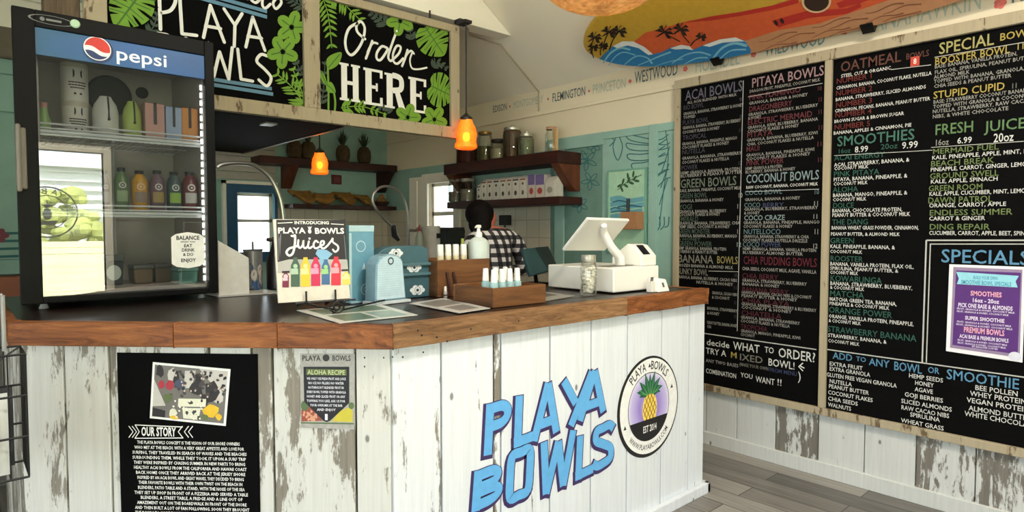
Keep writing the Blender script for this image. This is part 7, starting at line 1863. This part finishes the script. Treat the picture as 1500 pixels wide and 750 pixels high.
chipbag('white chip bag at the front of the wire rack',   .03, 2.325, 0, rgb(206, 210, 208, .3), rgb(60, 70, 76))
chipbag('black chip bag behind the white one in the wire rack', .045, 2.408, 0, rgb(44, 46, 50, .3), rgb(180, 184, 180))

# =================================================================== THE WORKER
def skinned(name, joints, edges, mat, parent, root=0, sub=2, bake=True):
    """joints: [(x,y,z,r)]; grown into one smooth surface along the edges"""
    me = bpy.data.meshes.new(name); me.from_pydata([j[:3] for j in joints], edges, []); o = bpy.data.objects.new(name, me); COL.objects.link(o)
    sk = o.modifiers.new('skin', 'SKIN'); 
    if not me.skin_vertices: 
        bm = bmesh.new(); bm.from_mesh(me); bm.verts.layers.skin.verify(); bm.to_mesh(me); bm.free()
    for i, j in enumerate(joints):
        s_ = me.skin_vertices[0].data[i]; r = j[3]; s_.radius = r if isinstance(r, tuple) else (r, r); s_.use_root = (i == root)
    sk.use_smooth_shade = True
    ss = o.modifiers.new('sub', 'SUBSURF'); ss.levels = sub; ss.render_levels = sub
    dg = bpy.context.evaluated_depsgraph_get(); dg.update()
    m2 = bpy.data.meshes.new_from_object(o.evaluated_get(dg)); bpy.data.objects.remove(o)
    o = bpy.data.objects.new(name, m2); COL.objects.link(o); m2.materials.clear(); m2.materials.append(mat)
    for p in m2.polygons: p.use_smooth = True; p.material_index = 0
    o.parent = parent; return o
wk = thing('person', 'person with dark hair in a black and white checked shirt standing behind the counter', 'person', (2.815, 3.30, 0), math.radians(-11))
J_ = []; E_ = []
def jn(x, y, z, r, p=None):
    J_.append((x, y, z, r)); i = len(J_) - 1
    if p is not None: E_.append((p, i))
    return i
pel = jn(0, 0, .92, .12); sp1 = jn(0, .0, 1.06, .105, pel); sp2_ = jn(0, .03, 1.22, .115, sp1); nb = jn(0, .065, 1.375, .065, sp2_); nk = jn(-.01, .10, 1.425, .047, nb)
h0 = jn(-.015, .135, 1.475, .072, nk); h1 = jn(-.018, .150, 1.525, .080, h0); h2 = jn(-.02, .150, 1.565, .060, h1)
jn(-.016, .225, 1.485, .016, h0); jn(.065, .138, 1.495, .014, h0); jn(-.095, .138, 1.495, .014, h0)
wrists = []
for s_ in (1, -1):
    cl = jn(.10 * s_, .04, 1.365, .06, nb); sh = jn(.175 * s_, .02, 1.345, .052, cl); el = jn(.245 * s_, .03, 1.12, .040, sh); wr = jn((.185 if s_ > 0 else .15) * s_, .25, 1.115 if s_ < 0 else 1.12, .026, el)
    pm = jn((.17 if s_ > 0 else .13) * s_, .315, 1.115, .028, wr)
    for k, (dx, ln) in enumerate(((-.026, .06), (-.009, .07), (.009, .066), (.026, .052))):
        x0 = J_[pm][0] + dx; f1 = jn(x0, .355, 1.120, .0095, pm); f2 = jn(x0 + dx * .1, .355 + ln * .5, 1.112, .0085, f1); jn(x0 + dx * .1, .355 + ln * .85, 1.092, .0075, f2)
    t1 = jn(J_[wr][0] - .03 * s_, .29, 1.11, .011, wr); jn(J_[wr][0] - .05 * s_, .33, 1.10, .009, t1)
    hp = jn(.09 * s_, 0, .86, .10, pel); kn = jn(.10 * s_, .03, .48, .062, hp); an = jn(.10 * s_, -.01, .09, .042, kn); jn(.10 * s_, .12, .04, .036, an)
skin_m = flat('skin', S(176, 100, 80), .55, var=.06, scale=20)
skinned('body', J_, E_, skin_m, wk)
def m_plaid():
    k = NT('checked_flannel'); co = k.n('TexCoord').outputs['Object']; s_ = k.n('SeparateXYZ'); k.l(co, s_.inputs[0])
    hx = k.math('ADD', s_.outputs[0], k.math('MULTIPLY', s_.outputs[1], .6))
    def band(v): return k.math('GREATER_THAN', k.math('SINE', k.math('MULTIPLY', v, 2 * PI / .060)), 0.)
    sm = k.math('ADD', band(hx), band(s_.outputs[2]))
    k.col(k.ramp(k.math('DIVIDE', sm, 2.), [(.0, S(16, 16, 18)), (.30, S(16, 16, 18)), (.35, S(62, 60, 64)), (.7, S(62, 60, 64)), (.75, S(214, 208, 206))]))
    k.t.nodes[-1].color_ramp.interpolation = 'LINEAR'; k.b.inputs['Roughness'].default_value = .9; return k.m
J_ = []; E_ = []
pel = jn(0, 0, .90, .135); a = jn(0, .0, 1.02, .128, pel); c_ = jn(0, .03, 1.20, .135, a); nb = jn(0, .060, 1.36, .085, c_); jn(-.004, .085, 1.405, .06, nb)
for s_ in (1, -1):
    cl = jn(.10 * s_, .04, 1.358, .078, nb); sh = jn(.18 * s_, .02, 1.335, .068, cl); el = jn(.252 * s_, .03, 1.12, .056, sh); jn((.19 if s_ > 0 else .155) * s_, .235, 1.118, .040, el)
skinned('shirt', J_, E_, m_plaid(), wk)
J_ = []; E_ = []
pel = jn(0, 0, .93, .128); jn(0, 0, .86, .125, pel)
for s_ in (1, -1): hp = jn(.09 * s_, 0, .83, .108, pel); kn = jn(.10 * s_, .03, .48, .072, hp); jn(.10 * s_, -.01, .10, .062, kn)
skinned('trousers', J_, E_, rgb(34, 36, 44, .8), wk)
for s_ in (1, -1): b = MB(); b.ball((.10 * s_, .05, .045), .05, (.95, 2.5, .9), 14); b.build('shoe', rgb(30, 28, 28), wk)
hair_m = flat('dark_hair', S(15, 11, 10), .75, var=.3, scale=60, spec=.12)
b = MB(); b.ball((-.066, .122, 1.53), .100, (1.0, 1.08, 1.0), 22)
b.tube(spl3([(-.06, .10, 1.55), (-.08, .07, 1.48), (-.085, .05, 1.42), (-.105, .045, 1.35), (-.115, .055, 1.28), (-.12, .065, 1.22)], 5), [.085 - .0022 * i for i in range(15)] + [.052 - .0046 * i for i in range(11)], 16)
b.ball((-.08, .13, 1.455), .066, (.9, 1.1, 1.1), 16); b.build('hair', hair_m, wk)
t = thing('soap_dispenser', 'small black dispenser on the tiles beside the worker, below the lower shelf by the window', 'dispenser', (XW - .012, 4.05, 1.45), world=True)
q = Plane((XW - .05, 0, 0), (0, -1, 0), (0, 0, 1)); ua, vb_ = q.uv(733, 330); ub, vt = q.uv(745, 315)
b = MB(); b.box(XW - .07, XW - .013, -ub, -ua, vb_, vt); b.build('case', rgb(26, 26, 24), t, bevel=.006); b = MB(); b.tube([(XW - .045, -(ua + ub) / 2, vb_), (XW - .045, -(ua + ub) / 2, vb_ - .02)], .008, 8); b.build('nozzle', rgb(60, 60, 60), t)

for o in bpy.data.objects:
    if '_base' in o: del o['_base']
